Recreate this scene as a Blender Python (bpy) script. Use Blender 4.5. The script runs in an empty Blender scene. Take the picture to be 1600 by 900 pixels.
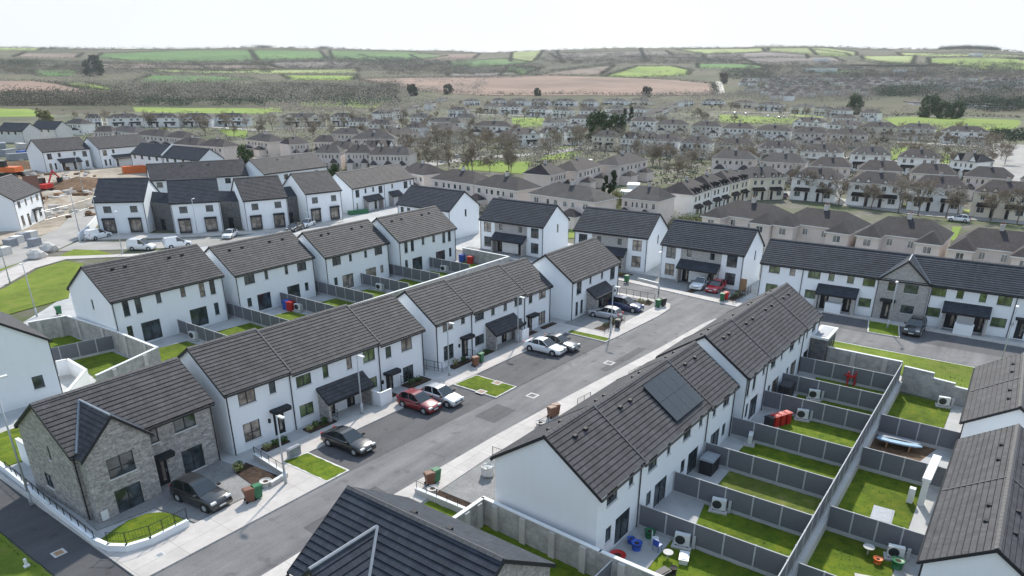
import bpy, math, random
import numpy as np
from mathutils import Vector, Matrix
R = math.radians
rnd = random.Random(7)
sc = bpy.context.scene
C = sc.collection
# ---------------------------------------------------------------- camera
CAMH = 27.62; PITCH = R(23.408); ROLL = R(0.10); YAW = R(35.673); FPX = 1110.0; CX = 800.0; CY = 600.0
def cam_axes():
    cy, sy, cp, sp = math.cos(YAW), math.sin(YAW), math.cos(PITCH), math.sin(PITCH)
    f = np.array([cy*cp, sy*cp, -sp]); r = np.array([sy, -cy, 0.]); u = np.cross(r, f)
    cr, sr = math.cos(ROLL), math.sin(ROLL)
    return cr*r+sr*u, -sr*r+cr*u, f
AX_R, AX_U, AX_F = cam_axes()
cam = bpy.data.cameras.new('camera'); co = bpy.data.objects.new('camera', cam); C.objects.link(co)
cam.sensor_width = 36; cam.lens = 36*FPX/1600; cam.shift_y = (CY-450)/1600
cam.clip_start = 0.5; cam.clip_end = 20000
co.matrix_world = Matrix(((AX_R[0], AX_U[0], -AX_F[0], 0), (AX_R[1], AX_U[1], -AX_F[1], 0), (AX_R[2], AX_U[2], -AX_F[2], CAMH), (0, 0, 0, 1)))
sc.camera = co
# ---------------------------------------------------------------- light
SUN_AZ, SUN_EL = R(24), R(42)
sd = Vector((math.cos(SUN_EL)*math.cos(SUN_AZ), math.cos(SUN_EL)*math.sin(SUN_AZ), math.sin(SUN_EL)))
sl = bpy.data.lights.new('sun', 'SUN'); sl.energy = 4.3; sl.angle = R(2.0); sl.color = (1, .94, .84)
so = bpy.data.objects.new('sun', sl); C.objects.link(so); so.rotation_euler = sd.to_track_quat('Z', 'Y').to_euler()
w = bpy.data.worlds.new('World'); sc.world = w; w.use_nodes = True
nt = w.node_tree; nt.nodes.clear(); N = nt.nodes.new; LK = nt.links.new
out = N('ShaderNodeOutputWorld'); mixs = N('ShaderNodeMixShader'); b1 = N('ShaderNodeBackground'); b2 = N('ShaderNodeBackground')
sky = N('ShaderNodeTexSky'); sky.sky_type = 'NISHITA'; sky.sun_disc = False; sky.sun_elevation = SUN_EL; sky.sun_rotation = R(90)-SUN_AZ
b1.inputs[1].default_value = .13; LK(sky.outputs[0], b1.inputs[0])
tc = N('ShaderNodeTexCoord'); mp = N('ShaderNodeMapping'); mp.inputs['Scale'].default_value = (1, 1, 3); LK(tc.outputs['Generated'], mp.inputs[0])
ns = N('ShaderNodeTexNoise'); ns.inputs['Scale'].default_value = 1.6; ns.inputs['Detail'].default_value = 5; LK(mp.outputs[0], ns.inputs[0])
dt = N('ShaderNodeVectorMath'); dt.operation = 'DOT_PRODUCT'; dt.inputs[1].default_value = tuple(sd); LK(tc.outputs['Generated'], dt.inputs[0])
ad = N('ShaderNodeMath'); ad.operation = 'MULTIPLY_ADD'; ad.inputs[1].default_value = .55; LK(dt.outputs['Value'], ad.inputs[0]); LK(ns.outputs[0], ad.inputs[2])
mr = N('ShaderNodeMapRange'); mr.inputs[1].default_value = .45; mr.inputs[2].default_value = .9; mr.inputs[3].default_value = .62; mr.inputs[4].default_value = .97; LK(ad.outputs[0], mr.inputs[0])
b2.inputs[1].default_value = .84
# thin bright cloud: white towards the horizon, light blue overhead
sep = N('ShaderNodeSeparateXYZ'); LK(tc.outputs['Generated'], sep.inputs[0])
zr = N('ShaderNodeMapRange'); zr.inputs[1].default_value = .10; zr.inputs[2].default_value = .75; LK(sep.outputs[2], zr.inputs[0])
mxc = N('ShaderNodeMix'); mxc.data_type = 'RGBA'; mxc.inputs[6].default_value = (.93, .97, 1.0, 1); mxc.inputs[7].default_value = (.58, .80, 1.12, 1); LK(zr.outputs[0], mxc.inputs[0]); LK(mxc.outputs[2], b2.inputs[0])
LK(mr.outputs[0], mixs.inputs[0]); LK(b1.outputs[0], mixs.inputs[1]); LK(b2.outputs[0], mixs.inputs[2]); LK(mixs.outputs[0], out.inputs[0])
sc.view_settings.view_transform = 'Standard'; sc.view_settings.look = 'None'; sc.view_settings.exposure = .28; sc.view_settings.gamma = 1
# ---------------------------------------------------------------- materials
def newmat(name):
    m = bpy.data.materials.new(name); m.use_nodes = True
    return m, m.node_tree, m.node_tree.nodes['Principled BSDF']
def nd(t, typ, **kw):
    n = t.nodes.new(typ)
    for k, v in kw.items():
        if k in n.inputs: n.inputs[k].default_value = v
        else: setattr(n, k, v)
    return n
def pos(t, s=1):
    g = t.nodes.new('ShaderNodeNewGeometry')
    return g.outputs['Position']
def simple(name, col, rough=.6, var=.12, scale=1.5, bump=0, bscale=20, metal=0, spec=.5, var2=0, scale2=.15, coat=0, obj=False, trans=0):
    m, t, b = newmat(name); b.inputs['Roughness'].default_value = rough; b.inputs['Metallic'].default_value = metal
    b.inputs['Specular IOR Level'].default_value = spec
    if coat: b.inputs['Coat Weight'].default_value = coat; b.inputs['Coat Roughness'].default_value = .05
    c4 = (*col, 1)
    if obj:
        tc_ = t.nodes.new('ShaderNodeTexCoord'); P_ = tc_.outputs['Object']
    else: P_ = pos(t)
    if var:
        n = nd(t, 'ShaderNodeTexNoise', Scale=scale, Detail=4.0, Roughness=.65); t.links.new(P_, n.inputs['Vector'])
        r = nd(t, 'ShaderNodeMapRange'); r.inputs[1].default_value = .3; r.inputs[2].default_value = .7; r.inputs[3].default_value = 1-var; r.inputs[4].default_value = 1+var
        t.links.new(n.outputs[0], r.inputs[0]); val = r.outputs[0]
        if var2:
            n2 = nd(t, 'ShaderNodeTexNoise', Scale=scale2, Detail=3.0); t.links.new(P_, n2.inputs['Vector'])
            r2 = nd(t, 'ShaderNodeMapRange'); r2.inputs[1].default_value = .35; r2.inputs[2].default_value = .65; r2.inputs[3].default_value = 1-var2; r2.inputs[4].default_value = 1+var2
            t.links.new(n2.outputs[0], r2.inputs[0]); mu = nd(t, 'ShaderNodeMath', operation='MULTIPLY'); t.links.new(val, mu.inputs[0]); t.links.new(r2.outputs[0], mu.inputs[1]); val = mu.outputs[0]
        vm = nd(t, 'ShaderNodeVectorMath', operation='SCALE'); vm.inputs[0].default_value = col; t.links.new(val, vm.inputs['Scale']); t.links.new(vm.outputs[0], b.inputs['Base Color'])
    else: b.inputs['Base Color'].default_value = c4
    if bump:
        n = nd(t, 'ShaderNodeTexNoise', Scale=bscale, Detail=3.0); t.links.new(P_, n.inputs['Vector'])
        bp = nd(t, 'ShaderNodeBump', Strength=bump, Distance=.02); t.links.new(n.outputs[0], bp.inputs['Height']); t.links.new(bp.outputs[0], b.inputs['Normal'])
    return m
def blend(name, cols, scale, rough=.9, scale2=None, bump=.3, bscale=30):
    """several real colours mixed by noise (earth, grass, gravel)"""
    m, t, b = newmat(name); b.inputs['Roughness'].default_value = rough; b.inputs['Specular IOR Level'].default_value = .25
    P_ = pos(t); n = nd(t, 'ShaderNodeTexNoise', Scale=scale, Detail=7.0, Roughness=.68); t.links.new(P_, n.inputs['Vector'])
    cr = nd(t, 'ShaderNodeValToRGB'); el = cr.color_ramp.elements
    k = len(cols)
    el[0].position = .3; el[0].color = (*cols[0], 1); el[1].position = .7; el[1].color = (*cols[-1], 1)
    for i in range(1, k-1): e = el.new(.3+.4*i/(k-1)); e.color = (*cols[i], 1)
    t.links.new(n.outputs[0], cr.inputs[0]); o = cr.outputs[0]
    if scale2:
        n2 = nd(t, 'ShaderNodeTexNoise', Scale=scale2, Detail=3.0); t.links.new(P_, n2.inputs['Vector'])
        r2 = nd(t, 'ShaderNodeMapRange'); r2.inputs[1].default_value = .3; r2.inputs[2].default_value = .7; r2.inputs[3].default_value = .75; r2.inputs[4].default_value = 1.25
        t.links.new(n2.outputs[0], r2.inputs[0]); vm = nd(t, 'ShaderNodeVectorMath', operation='SCALE'); t.links.new(o, vm.inputs[0]); t.links.new(r2.outputs[0], vm.inputs['Scale']); o = vm.outputs[0]
    t.links.new(o, b.inputs['Base Color'])
    if bump:
        n3 = nd(t, 'ShaderNodeTexNoise', Scale=bscale, Detail=2.0); t.links.new(P_, n3.inputs['Vector'])
        bp = nd(t, 'ShaderNodeBump', Strength=bump, Distance=.04); t.links.new(n3.outputs[0], bp.inputs['Height']); t.links.new(bp.outputs[0], b.inputs['Normal'])
    return m
def brickmat(name, c1, c2, mortar, bw, bh, ms, rough=.8, offset=.5, uv=True, bump=.5, noise=.25, nscale=3, distort=0, spec=.4, lich=0):
    m, t, b = newmat(name); b.inputs['Roughness'].default_value = rough; b.inputs['Specular IOR Level'].default_value = spec
    if uv: tc_ = t.nodes.new('ShaderNodeUVMap'); V = tc_.outputs[0]
    else:
        V = pos(t)
    if distort:
        nn = nd(t, 'ShaderNodeTexNoise', Scale=2.2, Detail=2.0); t.links.new(V, nn.inputs['Vector'])
        s_ = nd(t, 'ShaderNodeVectorMath', operation='MULTIPLY_ADD'); s_.inputs[1].default_value = (distort, distort, 0); t.links.new(nn.outputs['Color'], s_.inputs[0]); t.links.new(V, s_.inputs[2]); V = s_.outputs[0]
    br = nd(t, 'ShaderNodeTexBrick', Scale=1.0); br.offset = offset
    for k, v in (('Color1', (*c1, 1)), ('Color2', (*c2, 1)), ('Mortar', (*mortar, 1)), ('Mortar Size', ms), ('Brick Width', bw), ('Row Height', bh), ('Bias', 0.0), ('Mortar Smooth', .3)): br.inputs[k].default_value = v
    t.links.new(V, br.inputs['Vector'])
    n = nd(t, 'ShaderNodeTexNoise', Scale=nscale, Detail=5.0, Roughness=.7); t.links.new(pos(t), n.inputs['Vector'])
    r = nd(t, 'ShaderNodeMapRange'); r.inputs[1].default_value = .3; r.inputs[2].default_value = .7; r.inputs[3].default_value = 1-noise; r.inputs[4].default_value = 1+noise
    t.links.new(n.outputs[0], r.inputs[0]); vm = nd(t, 'ShaderNodeVectorMath', operation='SCALE'); t.links.new(br.outputs['Color'], vm.inputs[0]); t.links.new(r.outputs[0], vm.inputs['Scale'])
    t.links.new(vm.outputs[0], b.inputs['Base Color'])
    if bump:
        bp = nd(t, 'ShaderNodeBump', Strength=bump, Distance=.02); bp.invert = True; t.links.new(br.outputs['Fac'], bp.inputs['Height']); t.links.new(bp.outputs[0], b.inputs['Normal'])
    return m
M = {}
M['render2'] = simple('offwhite_render', (.66, .65, .62), .9, .05, .8, .1, 60, var2=.05, scale2=.1)
M['beige'] = simple('beige_render', (.70, .62, .57), .9, .06, .5, .1, 60, var2=.08, scale2=.06)
M['oldwhite'] = simple('old_white_render', (.84, .83, .80), .9, .06, .5, 0, var2=.08, scale2=.05)
M['tile'] = brickmat('roof_tile', (.068, .067, .073), (.046, .045, .050), (.02, .02, .023), .30, .36, .010, .74, .5, True, .35, .32, .9, spec=.32)
M['tilek'] = brickmat('slate_grey_tile', (.044, .052, .066), (.032, .038, .050), (.02, .024, .03), .30, .36, .010, .78, .5, True, .35, .28, .9, spec=.25)  # copy of the roof tile with shade and sky blue put into its colour
M['oldtile'] = brickmat('old_roof_tile', (.055, .045, .045), (.038, .031, .032), (.022, .018, .018), .35, .38, .02, .85, .5, True, .3, .35, .5)
M['oldtile2'] = brickmat('old_roof_tile_grey', (.066, .062, .062), (.046, .044, .045), (.025, .022, .022), .35, .38, .02, .85, .5, True, .3, .35, .5)
M['oldtile3'] = brickmat('old_roof_tile_dark', (.042, .036, .038), (.030, .027, .030), (.02, .018, .018), .35, .38, .02, .85, .5, True, .3, .35, .5)
M['cream'] = simple('cream_render', (.74, .68, .56), .9, .06, .5, 0, var2=.06, scale2=.05)
M['ridge'] = simple('ridge_tile', (.10, .095, .095), .7, .2, 3)
M['leadgrey'] = simple('lead_grey', (.26, .28, .31), .5, .15, 3)
M['stone'] = brickmat('stone_cladding', (.46, .43, .405), (.27, .26, .255), (.34, .33, .315), .42, .13, .012, .85, .45, True, 1.0, .42, 5, .12)
M['stone_dk'] = brickmat('dark_stone_cladding', (.17, .17, .165), (.11, .115, .12), (.12, .12, .12), .42, .13, .012, .85, .45, True, 1.0, .35, 5, .12)
M['stone_lt'] = brickmat('light_stone_cladding', (.46, .44, .42), (.36, .35, .34), (.38, .37, .36), .42, .13, .012, .85, .45, True, 1.0, .25, 5, .12)
M['frame'] = simple('anthracite_upvc', (.035, .038, .043), .4, 0)
M['wframe'] = simple('white_upvc', (.72, .72, .70), .5, 0)
M['black'] = simple('black_trim', (.022, .024, .028), .65, 0, spec=.3)
M['rubber'] = simple('rubber', (.018, .018, .02), .8, 0)
M['sill'] = simple('concrete_sill', (.60, .61, .60), .8, .05, 2)
M['concrete'] = simple('pale_concrete', (.50, .48, .455), .9, .10, .6, .2, 40, var2=.08, scale2=.2)
M['path'] = brickmat('footpath_concrete', (.50, .465, .435), (.44, .41, .385), (.28, .265, .25), 3.0, 2.6, .018, .9, 0, False, .15, .12, .7)
M['kerb'] = brickmat('kerb_concrete', (.58, .56, .53), (.52, .50, .48), (.25, .24, .23), .9, 50, .02, .9, 0, False, .2, .1, 1)
M['blockwall'] = brickmat('block_wall', (.43, .42, .40), (.37, .365, .355), (.33, .32, .31), .44, .215, .012, .95, .5, True, .5, .3, 1.3)
M['cap'] = simple('white_coping', (.72, .73, .72), .8, .06, 2)
M['panel'] = simple('grey_fence_panel', (.145, .152, .17), .6, .06, 2, spec=.35)
M['post'] = simple('concrete_post', (.42, .43, .44), .85, .1, 3)
M['steel'] = simple('galvanised_steel', (.45, .47, .48), .45, .06, 4, metal=.35)
M['lamppole'] = simple('lamp_pole_grey', (.42, .45, .47), .5, .05, 3)
M['lawn'] = blend('lawn_grass', [(.050, .088, .006), (.100, .148, .008), (.165, .182, .014)], 1.2, .95, .25, .7, 45)
M['lawn2'] = blend('patchy_lawn', [(.075, .10, .02), (.12, .15, .022), (.20, .18, .06)], .9, .95, .3, .6, 45)
M['grass'] = blend('rough_grass', [(.09, .13, .015), (.14, .19, .018), (.19, .20, .04)], .5, .95, .08, .5, 20)
M['soil'] = blend('bare_soil', [(.085, .045, .025), (.14, .085, .05), (.20, .14, .09)], 1.5, .98, .4, .8, 12)
M['mulch'] = blend('planting_soil', [(.025, .016, .012), (.055, .035, .025), (.09, .06, .045)], 3, .98, .6, .8, 20)
M['estate'] = blend('estate_ground', [(.05, .075, .028), (.095, .11, .05), (.13, .12, .095), (.22, .205, .185)], .12, .95, .02, 0)
M['site'] = blend('building_site_ground', [(.22, .17, .12), (.33, .28, .22), (.42, .39, .35)], .35, .98, .07, .6, 4)
M['oldroad'] = simple('worn_asphalt', (.30, .285, .265), .9, .12, .2, 0, var2=.12, scale2=.05)
M['paver'] = brickmat('block_paving', (.27, .265, .26), (.22, .218, .215), (.16, .155, .15), .22, .11, .008, .9, .5, False, .3, .18, .5)
M['patio'] = simple('patio_concrete', (.40, .40, .395), .9, .10, .8, .2, 40, var2=.10, scale2=.3)
M['wood'] = simple('brown_timber', (.32, .19, .10), .8, .2, 6)
M['shedblue'] = simple('black_shed_panel', (.022, .022, .028), .6, .1, 2)
M['whitep'] = simple('white_plastic', (.70, .71, .70), .45, 0)
M['redp'] = simple('red_plastic', (.48, .018, .018), .45, .1, 4)
M['bluep'] = simple('blue_plastic', (.03, .09, .42), .45, .1, 4)
M['greenp'] = simple('green_plastic', (.02, .14, .06), .5, .1, 4)
M['brownp'] = simple('brown_plastic', (.17, .075, .045), .55, .1, 4)
M['orangep'] = simple('orange_paint', (.62, .14, .03), .5, .2, 2)
M['bagwhite'] = simple('white_sack', (.62, .61, .58), .9, .2, 5, .6, 15)
M['solar'] = brickmat('solar_cells', (.020, .028, .034), (.018, .025, .031), (.03, .036, .042), .17, .17, .006, .16, 0, True, 0, .05, 1, spec=.8)
def rendermat(name, col):
    m, t, b = newmat(name); b.inputs['Roughness'].default_value = .88; P_ = pos(t)
    mpn = nd(t, 'ShaderNodeMapping'); mpn.inputs['Scale'].default_value = (1.3, 1.3, .25); t.links.new(P_, mpn.inputs[0])
    a = nd(t, 'ShaderNodeTexNoise', Scale=1.0, Detail=6.0, Roughness=.7); t.links.new(mpn.outputs[0], a.inputs['Vector'])
    c = nd(t, 'ShaderNodeTexNoise', Scale=.5, Detail=5.0, Roughness=.6); t.links.new(P_, c.inputs['Vector'])
    r1 = nd(t, 'ShaderNodeMapRange'); r1.inputs[1].default_value = .42; r1.inputs[2].default_value = .72; r1.inputs[3].default_value = 0; r1.inputs[4].default_value = .16; t.links.new(a.outputs[0], r1.inputs[0])
    sp = nd(t, 'ShaderNodeSeparateXYZ'); t.links.new(P_, sp.inputs[0])
    # splash-back grime with a ragged upper edge along the foot of the wall
    ml = nd(t, 'ShaderNodeMath', operation='MULTIPLY_ADD'); ml.inputs[1].default_value = -1.6; t.links.new(c.outputs[0], ml.inputs[0]); t.links.new(sp.outputs[2], ml.inputs[2])
    r2 = nd(t, 'ShaderNodeMapRange'); r2.inputs[1].default_value = -.75; r2.inputs[2].default_value = .1; r2.inputs[3].default_value = .5; r2.inputs[4].default_value = 0; t.links.new(ml.outputs[0], r2.inputs[0])
    ad_ = nd(t, 'ShaderNodeMath', operation='MAXIMUM'); t.links.new(r1.outputs[0], ad_.inputs[0]); t.links.new(r2.outputs[0], ad_.inputs[1])
    mx = nd(t, 'ShaderNodeMix', data_type='RGBA'); mx.inputs[6].default_value = (*col, 1); mx.inputs[7].default_value = (col[0]*.76, col[1]*.77, col[2]*.75, 1); t.links.new(ad_.outputs[0], mx.inputs[0]); t.links.new(mx.outputs[2], b.inputs['Base Color'])
    n4 = nd(t, 'ShaderNodeTexNoise', Scale=60.0); t.links.new(P_, n4.inputs['Vector']); bp = nd(t, 'ShaderNodeBump', Strength=.15, Distance=.01); t.links.new(n4.outputs[0], bp.inputs['Height']); t.links.new(bp.outputs[0], b.inputs['Normal'])
    return m
M['render'] = rendermat('white_render', (.82, .85, .88))
def glassmat(name, col, rough=.06, spec=.9):
    m, t, b = newmat(name); b.inputs['Base Color'].default_value = (*col, 1); b.inputs['Roughness'].default_value = rough; b.inputs['Specular IOR Level'].default_value = spec
    P_ = pos(t); n = nd(t, 'ShaderNodeTexNoise', Scale=1.1, Detail=2.0); t.links.new(P_, n.inputs['Vector'])
    r = nd(t, 'ShaderNodeValToRGB'); e = r.color_ramp.elements; e[0].position = .42; e[0].color = (*col, 1); e[1].position = .62; e[1].color = (*[c*2.6+.012 for c in col], 1)
    t.links.new(n.outputs[0], r.inputs[0]); t.links.new(r.outputs[0], b.inputs['Base Color'])
    return m
M['glass'] = glassmat('window_glass', (.022, .030, .034))
M['glass2'] = glassmat('window_glass_blind', (.15, .13, .11), .1)
M['glassg'] = glassmat('window_glass_painted_reflection', (.05, .075, .03), .1)  # dark glass with a greenish reflection put into its colour
M['carglass'] = simple('car_glass', (.012, .016, .018), .04, 0, spec=1)
def asphalt(name, base, worn):
    m, t, b = newmat(name); b.inputs['Roughness'].default_value = .85; b.inputs['Specular IOR Level'].default_value = .35
    P_ = pos(t); n = nd(t, 'ShaderNodeTexNoise', Scale=9.0, Detail=6.0, Roughness=.8); t.links.new(P_, n.inputs['Vector'])
    mpn = nd(t, 'ShaderNodeMapping'); mpn.inputs['Scale'].default_value = (.06, .75, 1); t.links.new(P_, mpn.inputs[0])
    n2 = nd(t, 'ShaderNodeTexNoise', Scale=1.0, Detail=5.0, Roughness=.6); t.links.new(mpn.outputs[0], n2.inputs['Vector'])
    n3 = nd(t, 'ShaderNodeTexNoise', Scale=.22, Detail=6.0, Roughness=.7); t.links.new(P_, n3.inputs['Vector'])
    a = nd(t, 'ShaderNodeMath', operation='ADD'); t.links.new(n2.outputs[0], a.inputs[0]); t.links.new(n3.outputs[0], a.inputs[1])
    r = nd(t, 'ShaderNodeMapRange'); r.inputs[1].default_value = .72; r.inputs[2].default_value = 1.25; t.links.new(a.outputs[0], r.inputs[0])
    mx = nd(t, 'ShaderNodeMix', data_type='RGBA'); mx.inputs[6].default_value = (*base, 1); mx.inputs[7].default_value = (*worn, 1); t.links.new(r.outputs[0], mx.inputs[0])
    r2 = nd(t, 'ShaderNodeMapRange'); r2.inputs[1].default_value = .3; r2.inputs[2].default_value = .7; r2.inputs[3].default_value = .78; r2.inputs[4].default_value = 1.22; t.links.new(n.outputs[0], r2.inputs[0])
    vo = nd(t, 'ShaderNodeTexNoise', Scale=.75, Detail=3.0, Roughness=.5); t.links.new(P_, vo.inputs['Vector']); rs_ = nd(t, 'ShaderNodeMapRange'); rs_.inputs[1].default_value = .60; rs_.inputs[2].default_value = .70; rs_.inputs[3].default_value = 1; rs_.inputs[4].default_value = .72; t.links.new(vo.outputs[0], rs_.inputs[0])
    m3 = nd(t, 'ShaderNodeMath', operation='MULTIPLY'); t.links.new(r2.outputs[0], m3.inputs[0]); t.links.new(rs_.outputs[0], m3.inputs[1]); r2 = m3
    vm = nd(t, 'ShaderNodeVectorMath', operation='SCALE'); t.links.new(mx.outputs[2], vm.inputs[0]); t.links.new(r2.outputs[0], vm.inputs['Scale']); t.links.new(vm.outputs[0], b.inputs['Base Color'])
    bp = nd(t, 'ShaderNodeBump', Strength=.3, Distance=.01); n4 = nd(t, 'ShaderNodeTexNoise', Scale=60.0); t.links.new(P_, n4.inputs['Vector']); t.links.new(n4.outputs[0], bp.inputs['Height']); t.links.new(bp.outputs[0], b.inputs['Normal'])
    return m
M['asphalt'] = asphalt('road_asphalt', (.105, .103, .107), (.20, .195, .195))
M['asphalt_dk'] = asphalt('dark_asphalt', (.055, .055, .060), (.085, .085, .088))
M['asphalt_bay'] = asphalt('bay_asphalt', (.070, .068, .072), (.115, .112, .116))
M['bark'] = simple('bark', (.16, .13, .105), .9, .2, 4)
M['twig'] = simple('twigs', (.27, .225, .17), .9, .25, .5)
M['leaf'] = blend('evergreen_leaf', [(.018, .04, .012), (.04, .075, .02), (.075, .11, .035)], .6, .8, .1, 0)
M['willow'] = blend('spring_leaf', [(.12, .13, .04), (.20, .20, .07), (.25, .24, .12)], .6, .8, .1, 0)
M['hedge'] = blend('hedge_twigs', [(.040, .042, .024), (.07, .068, .042), (.115, .10, .07)], .05, .95, .01, 0)
M['darkwood'] = blend('conifer_green', [(.02, .035, .018), (.035, .055, .026), (.055, .075, .04)], .05, .95, .01, 0)
# ---------------------------------------------------------------- mesh helpers
class MB:
    def __init__(s): s.v = []; s.f = []; s.m = []; s.uv = []; s.has_uv = False
    def face(s, pts, m=0, uv=None):
        i = len(s.v); s.v += [tuple(p) for p in pts]; s.f.append(tuple(range(i, i+len(pts)))); s.m.append(m)
        if uv: s.has_uv = True
        s.uv.append(uv or [(0, 0)]*len(pts))
    def box(s, x0, x1, y0, y1, z0, z1, m=0, bottom=True):
        a, b_, c, d = (x0, y0), (x1, y0), (x1, y1), (x0, y1)
        L_, W_, H_ = x1-x0, y1-y0, z1-z0
        s.face([(*a, z0), (*b_, z0), (*b_, z1), (*a, z1)], m, [(x0, z0), (x1, z0), (x1, z1), (x0, z1)])
        s.face([(*b_, z0), (*c, z0), (*c, z1), (*b_, z1)], m, [(y0, z0), (y1, z0), (y1, z1), (y0, z1)])
        s.face([(*c, z0), (*d, z0), (*d, z1), (*c, z1)], m, [(x1, z0), (x0, z0), (x0, z1), (x1, z1)])
        s.face([(*d, z0), (*a, z0), (*a, z1), (*d, z1)], m, [(y1, z0), (y0, z0), (y0, z1), (y1, z1)])
        s.face([(*a, z1), (*b_, z1), (*c, z1), (*d, z1)], m, [(x0, y0), (x1, y0), (x1, y1), (x0, y1)])
        if bottom: s.face([(*d, z0), (*c, z0), (*b_, z0), (*a, z0)], m)
    def bar(s, p, q, r, n=4, m=0, r2=None, cap=True):
        p, q = Vector(p), Vector(q); d = (q-p)
        if d.length < 1e-6: return
        d.normalize(); a = d.orthogonal().normalized(); b_ = d.cross(a); r2 = r if r2 is None else r2
        i = len(s.v)
        for k in range(n):
            t = 2*math.pi*(k+.5)/n; o = a*math.cos(t)+b_*math.sin(t); s.v.append(tuple(p+o*r)); s.v.append(tuple(q+o*r2))
        for k in range(n):
            j = (k+1) % n; s.f.append((i+2*k, i+2*j, i+2*j+1, i+2*k+1)); s.m.append(m); s.uv.append([(0, 0)]*4)
        if cap:
            s.f.append(tuple(i+2*k for k in range(n))[::-1]); s.m.append(m); s.uv.append([(0, 0)]*n)
            s.f.append(tuple(i+2*k+1 for k in range(n))); s.m.append(m); s.uv.append([(0, 0)]*n)
    def lathe(s, c, prof, n=12, m=0, axis='z'):
        """prof: list of (radius, height)"""
        i = len(s.v)
        for (r_, h) in prof:
            for k in range(n):
                t = 2*math.pi*k/n; a, b_ = r_*math.cos(t), r_*math.sin(t)
                if axis == 'z': s.v.append((c[0]+a, c[1]+b_, c[2]+h))
                elif axis == 'y': s.v.append((c[0]+a, c[1]+h, c[2]+b_))
                else: s.v.append((c[0]+h, c[1]+a, c[2]+b_))
        for j in range(len(prof)-1):
            for k in range(n):
                k2 = (k+1) % n; s.f.append((i+j*n+k, i+j*n+k2, i+(j+1)*n+k2, i+(j+1)*n+k)); s.m.append(m); s.uv.append([(0, 0)]*4)
        for j in (0, len(prof)-1):
            s.f.append(tuple(i+j*n+k for k in range(n))); s.m.append(m); s.uv.append([(0, 0)]*n)
    def prism(s, poly, z0, z1, m=0, mside=None):
        n = len(poly); mside = m if mside is None else mside
        s.face([(x, y, z1) for x, y in poly], m, [(x, y) for x, y in poly])
        for k in range(n):
            (x, y), (x2, y2) = poly[k], poly[(k+1) % n]; L_ = math.hypot(x2-x, y2-y)
            s.face([(x, y, z0), (x2, y2, z0), (x2, y2, z1), (x, y, z1)], mside, [(0, z0), (L_, z0), (L_, z1), (0, z1)])
    def mesh(s, name, mats, smooth=False):
        me = bpy.data.meshes.new(name); me.from_pydata(s.v, [], s.f)
        for mm in (mats if isinstance(mats, (list, tuple)) else [mats]): me.materials.append(mm)
        if max(s.m, default=0) > 0: me.polygons.foreach_set('material_index', s.m)
        if s.has_uv:
            l = me.uv_layers.new(name='UVMap'); flat = [c for u in s.uv for p in u for c in p]; l.data.foreach_set('uv', flat)
        if smooth: me.polygons.foreach_set('use_smooth', [True]*len(s.f))
        me.update(); return me
def ob(name, me, parent=None, loc=(0, 0, 0), rz=0):
    o = bpy.data.objects.new(name, me); C.objects.link(o); o.location = loc
    if rz: o.rotation_euler = (0, 0, rz)
    if parent is not None: o.parent = parent
    return o
def part(name, mb, mats, parent, smooth=False, loc=(0, 0, 0), label=None, kind=None):
    o = ob(name, mb.mesh(name, mats, smooth), parent, loc)
    if label: o['label'] = label
    if kind: o['kind'] = kind
    return o
def tag(o, label, cat, group=None, kind=None):
    if label: o['label'] = label
    if cat: o['category'] = cat
    if group: o['group'] = group
    if kind: o['kind'] = kind
    return o
def thing(name, loc, rz, label, cat, group=None):
    o = bpy.data.objects.new(name, None); o.empty_display_size = .2; C.objects.link(o); o.location = loc; o.rotation_euler = (0, 0, rz)
    return tag(o, label, cat, group)
def dup(root, loc, rz, label, group=None, scale=None):
    r = root.copy(); C.objects.link(r); r.location = loc; r.rotation_euler = (0, 0, rz)
    if scale: r.scale = scale
    r['label'] = label
    if group: r['group'] = group
    for ch in root.children:
        c = ch.copy(); C.objects.link(c); c.parent = r
        for g in ch.children: d = g.copy(); C.objects.link(d); d.parent = c
    return r
def struct(name, mb, mats, smooth=False):
    o = part(name, mb, mats, None, smooth); o['kind'] = 'structure'; return o
# ---------------------------------------------------------------- places
def ray(px, py): return AX_F+AX_R*(px-CX)/FPX-AX_U*(py-CY)/FPX
def at(px, py, z=0.0):
    """the point at height z where the sight line to photo position (px, py) lands"""
    d = ray(px, py); t = (z-CAMH)/d[2]; return (d[0]*t, d[1]*t)
SKYL = [(-400, 74), (0, 72), (160, 74), (300, 74), (400, 71.5), (520, 74), (640, 77), (700, 77), (750, 80), (800, 79.5), (850, 77), (960, 73), (1040, 73), (1160, 72), (1200, 70), (1300, 71), (1360, 74), (1470, 75), (1510, 73), (1560, 76), (1600, 80), (2000, 76)]
_sk = []
for x_, y_ in SKYL:
    d = ray(x_, y_); _sk.append((math.atan2(d[1], d[0]), d[2]/math.hypot(d[0], d[1])))
_sk.sort()
R0, R1 = 700.0, 2700.0
def terr(x, y):
    r = math.hypot(x, y)
    if r <= R0: return 0.0
    az = math.atan2(y, x)
    s_ = float(np.interp(az, [a for a, b in _sk], [b for a, b in _sk]))
    A = CAMH+R1*s_-4
    t = (r-R0)/(R1-R0)
    if t > 1: return A*(1-.25*min(1, (t-1)*1.2))
    h = A*t**1.35
    h += t*(1-t)*(9*math.sin(az*9+r*.0016)+6*math.sin(az*23-r*.003))
    return h
def at_t(px, py):
    d = ray(px, py); k = math.hypot(d[0], d[1]); ux, uy, s_ = d[0]/k, d[1]/k, d[2]/k
    if s_ < 0:
        r = -CAMH/s_
        if r <= R0: return (ux*r, uy*r, 0.0)
    r = R0
    while r < R1:
        if CAMH+r*s_ <= terr(ux*r, uy*r): break
        r += 12
    return (ux*r, uy*r, terr(ux*r, uy*r))
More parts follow.
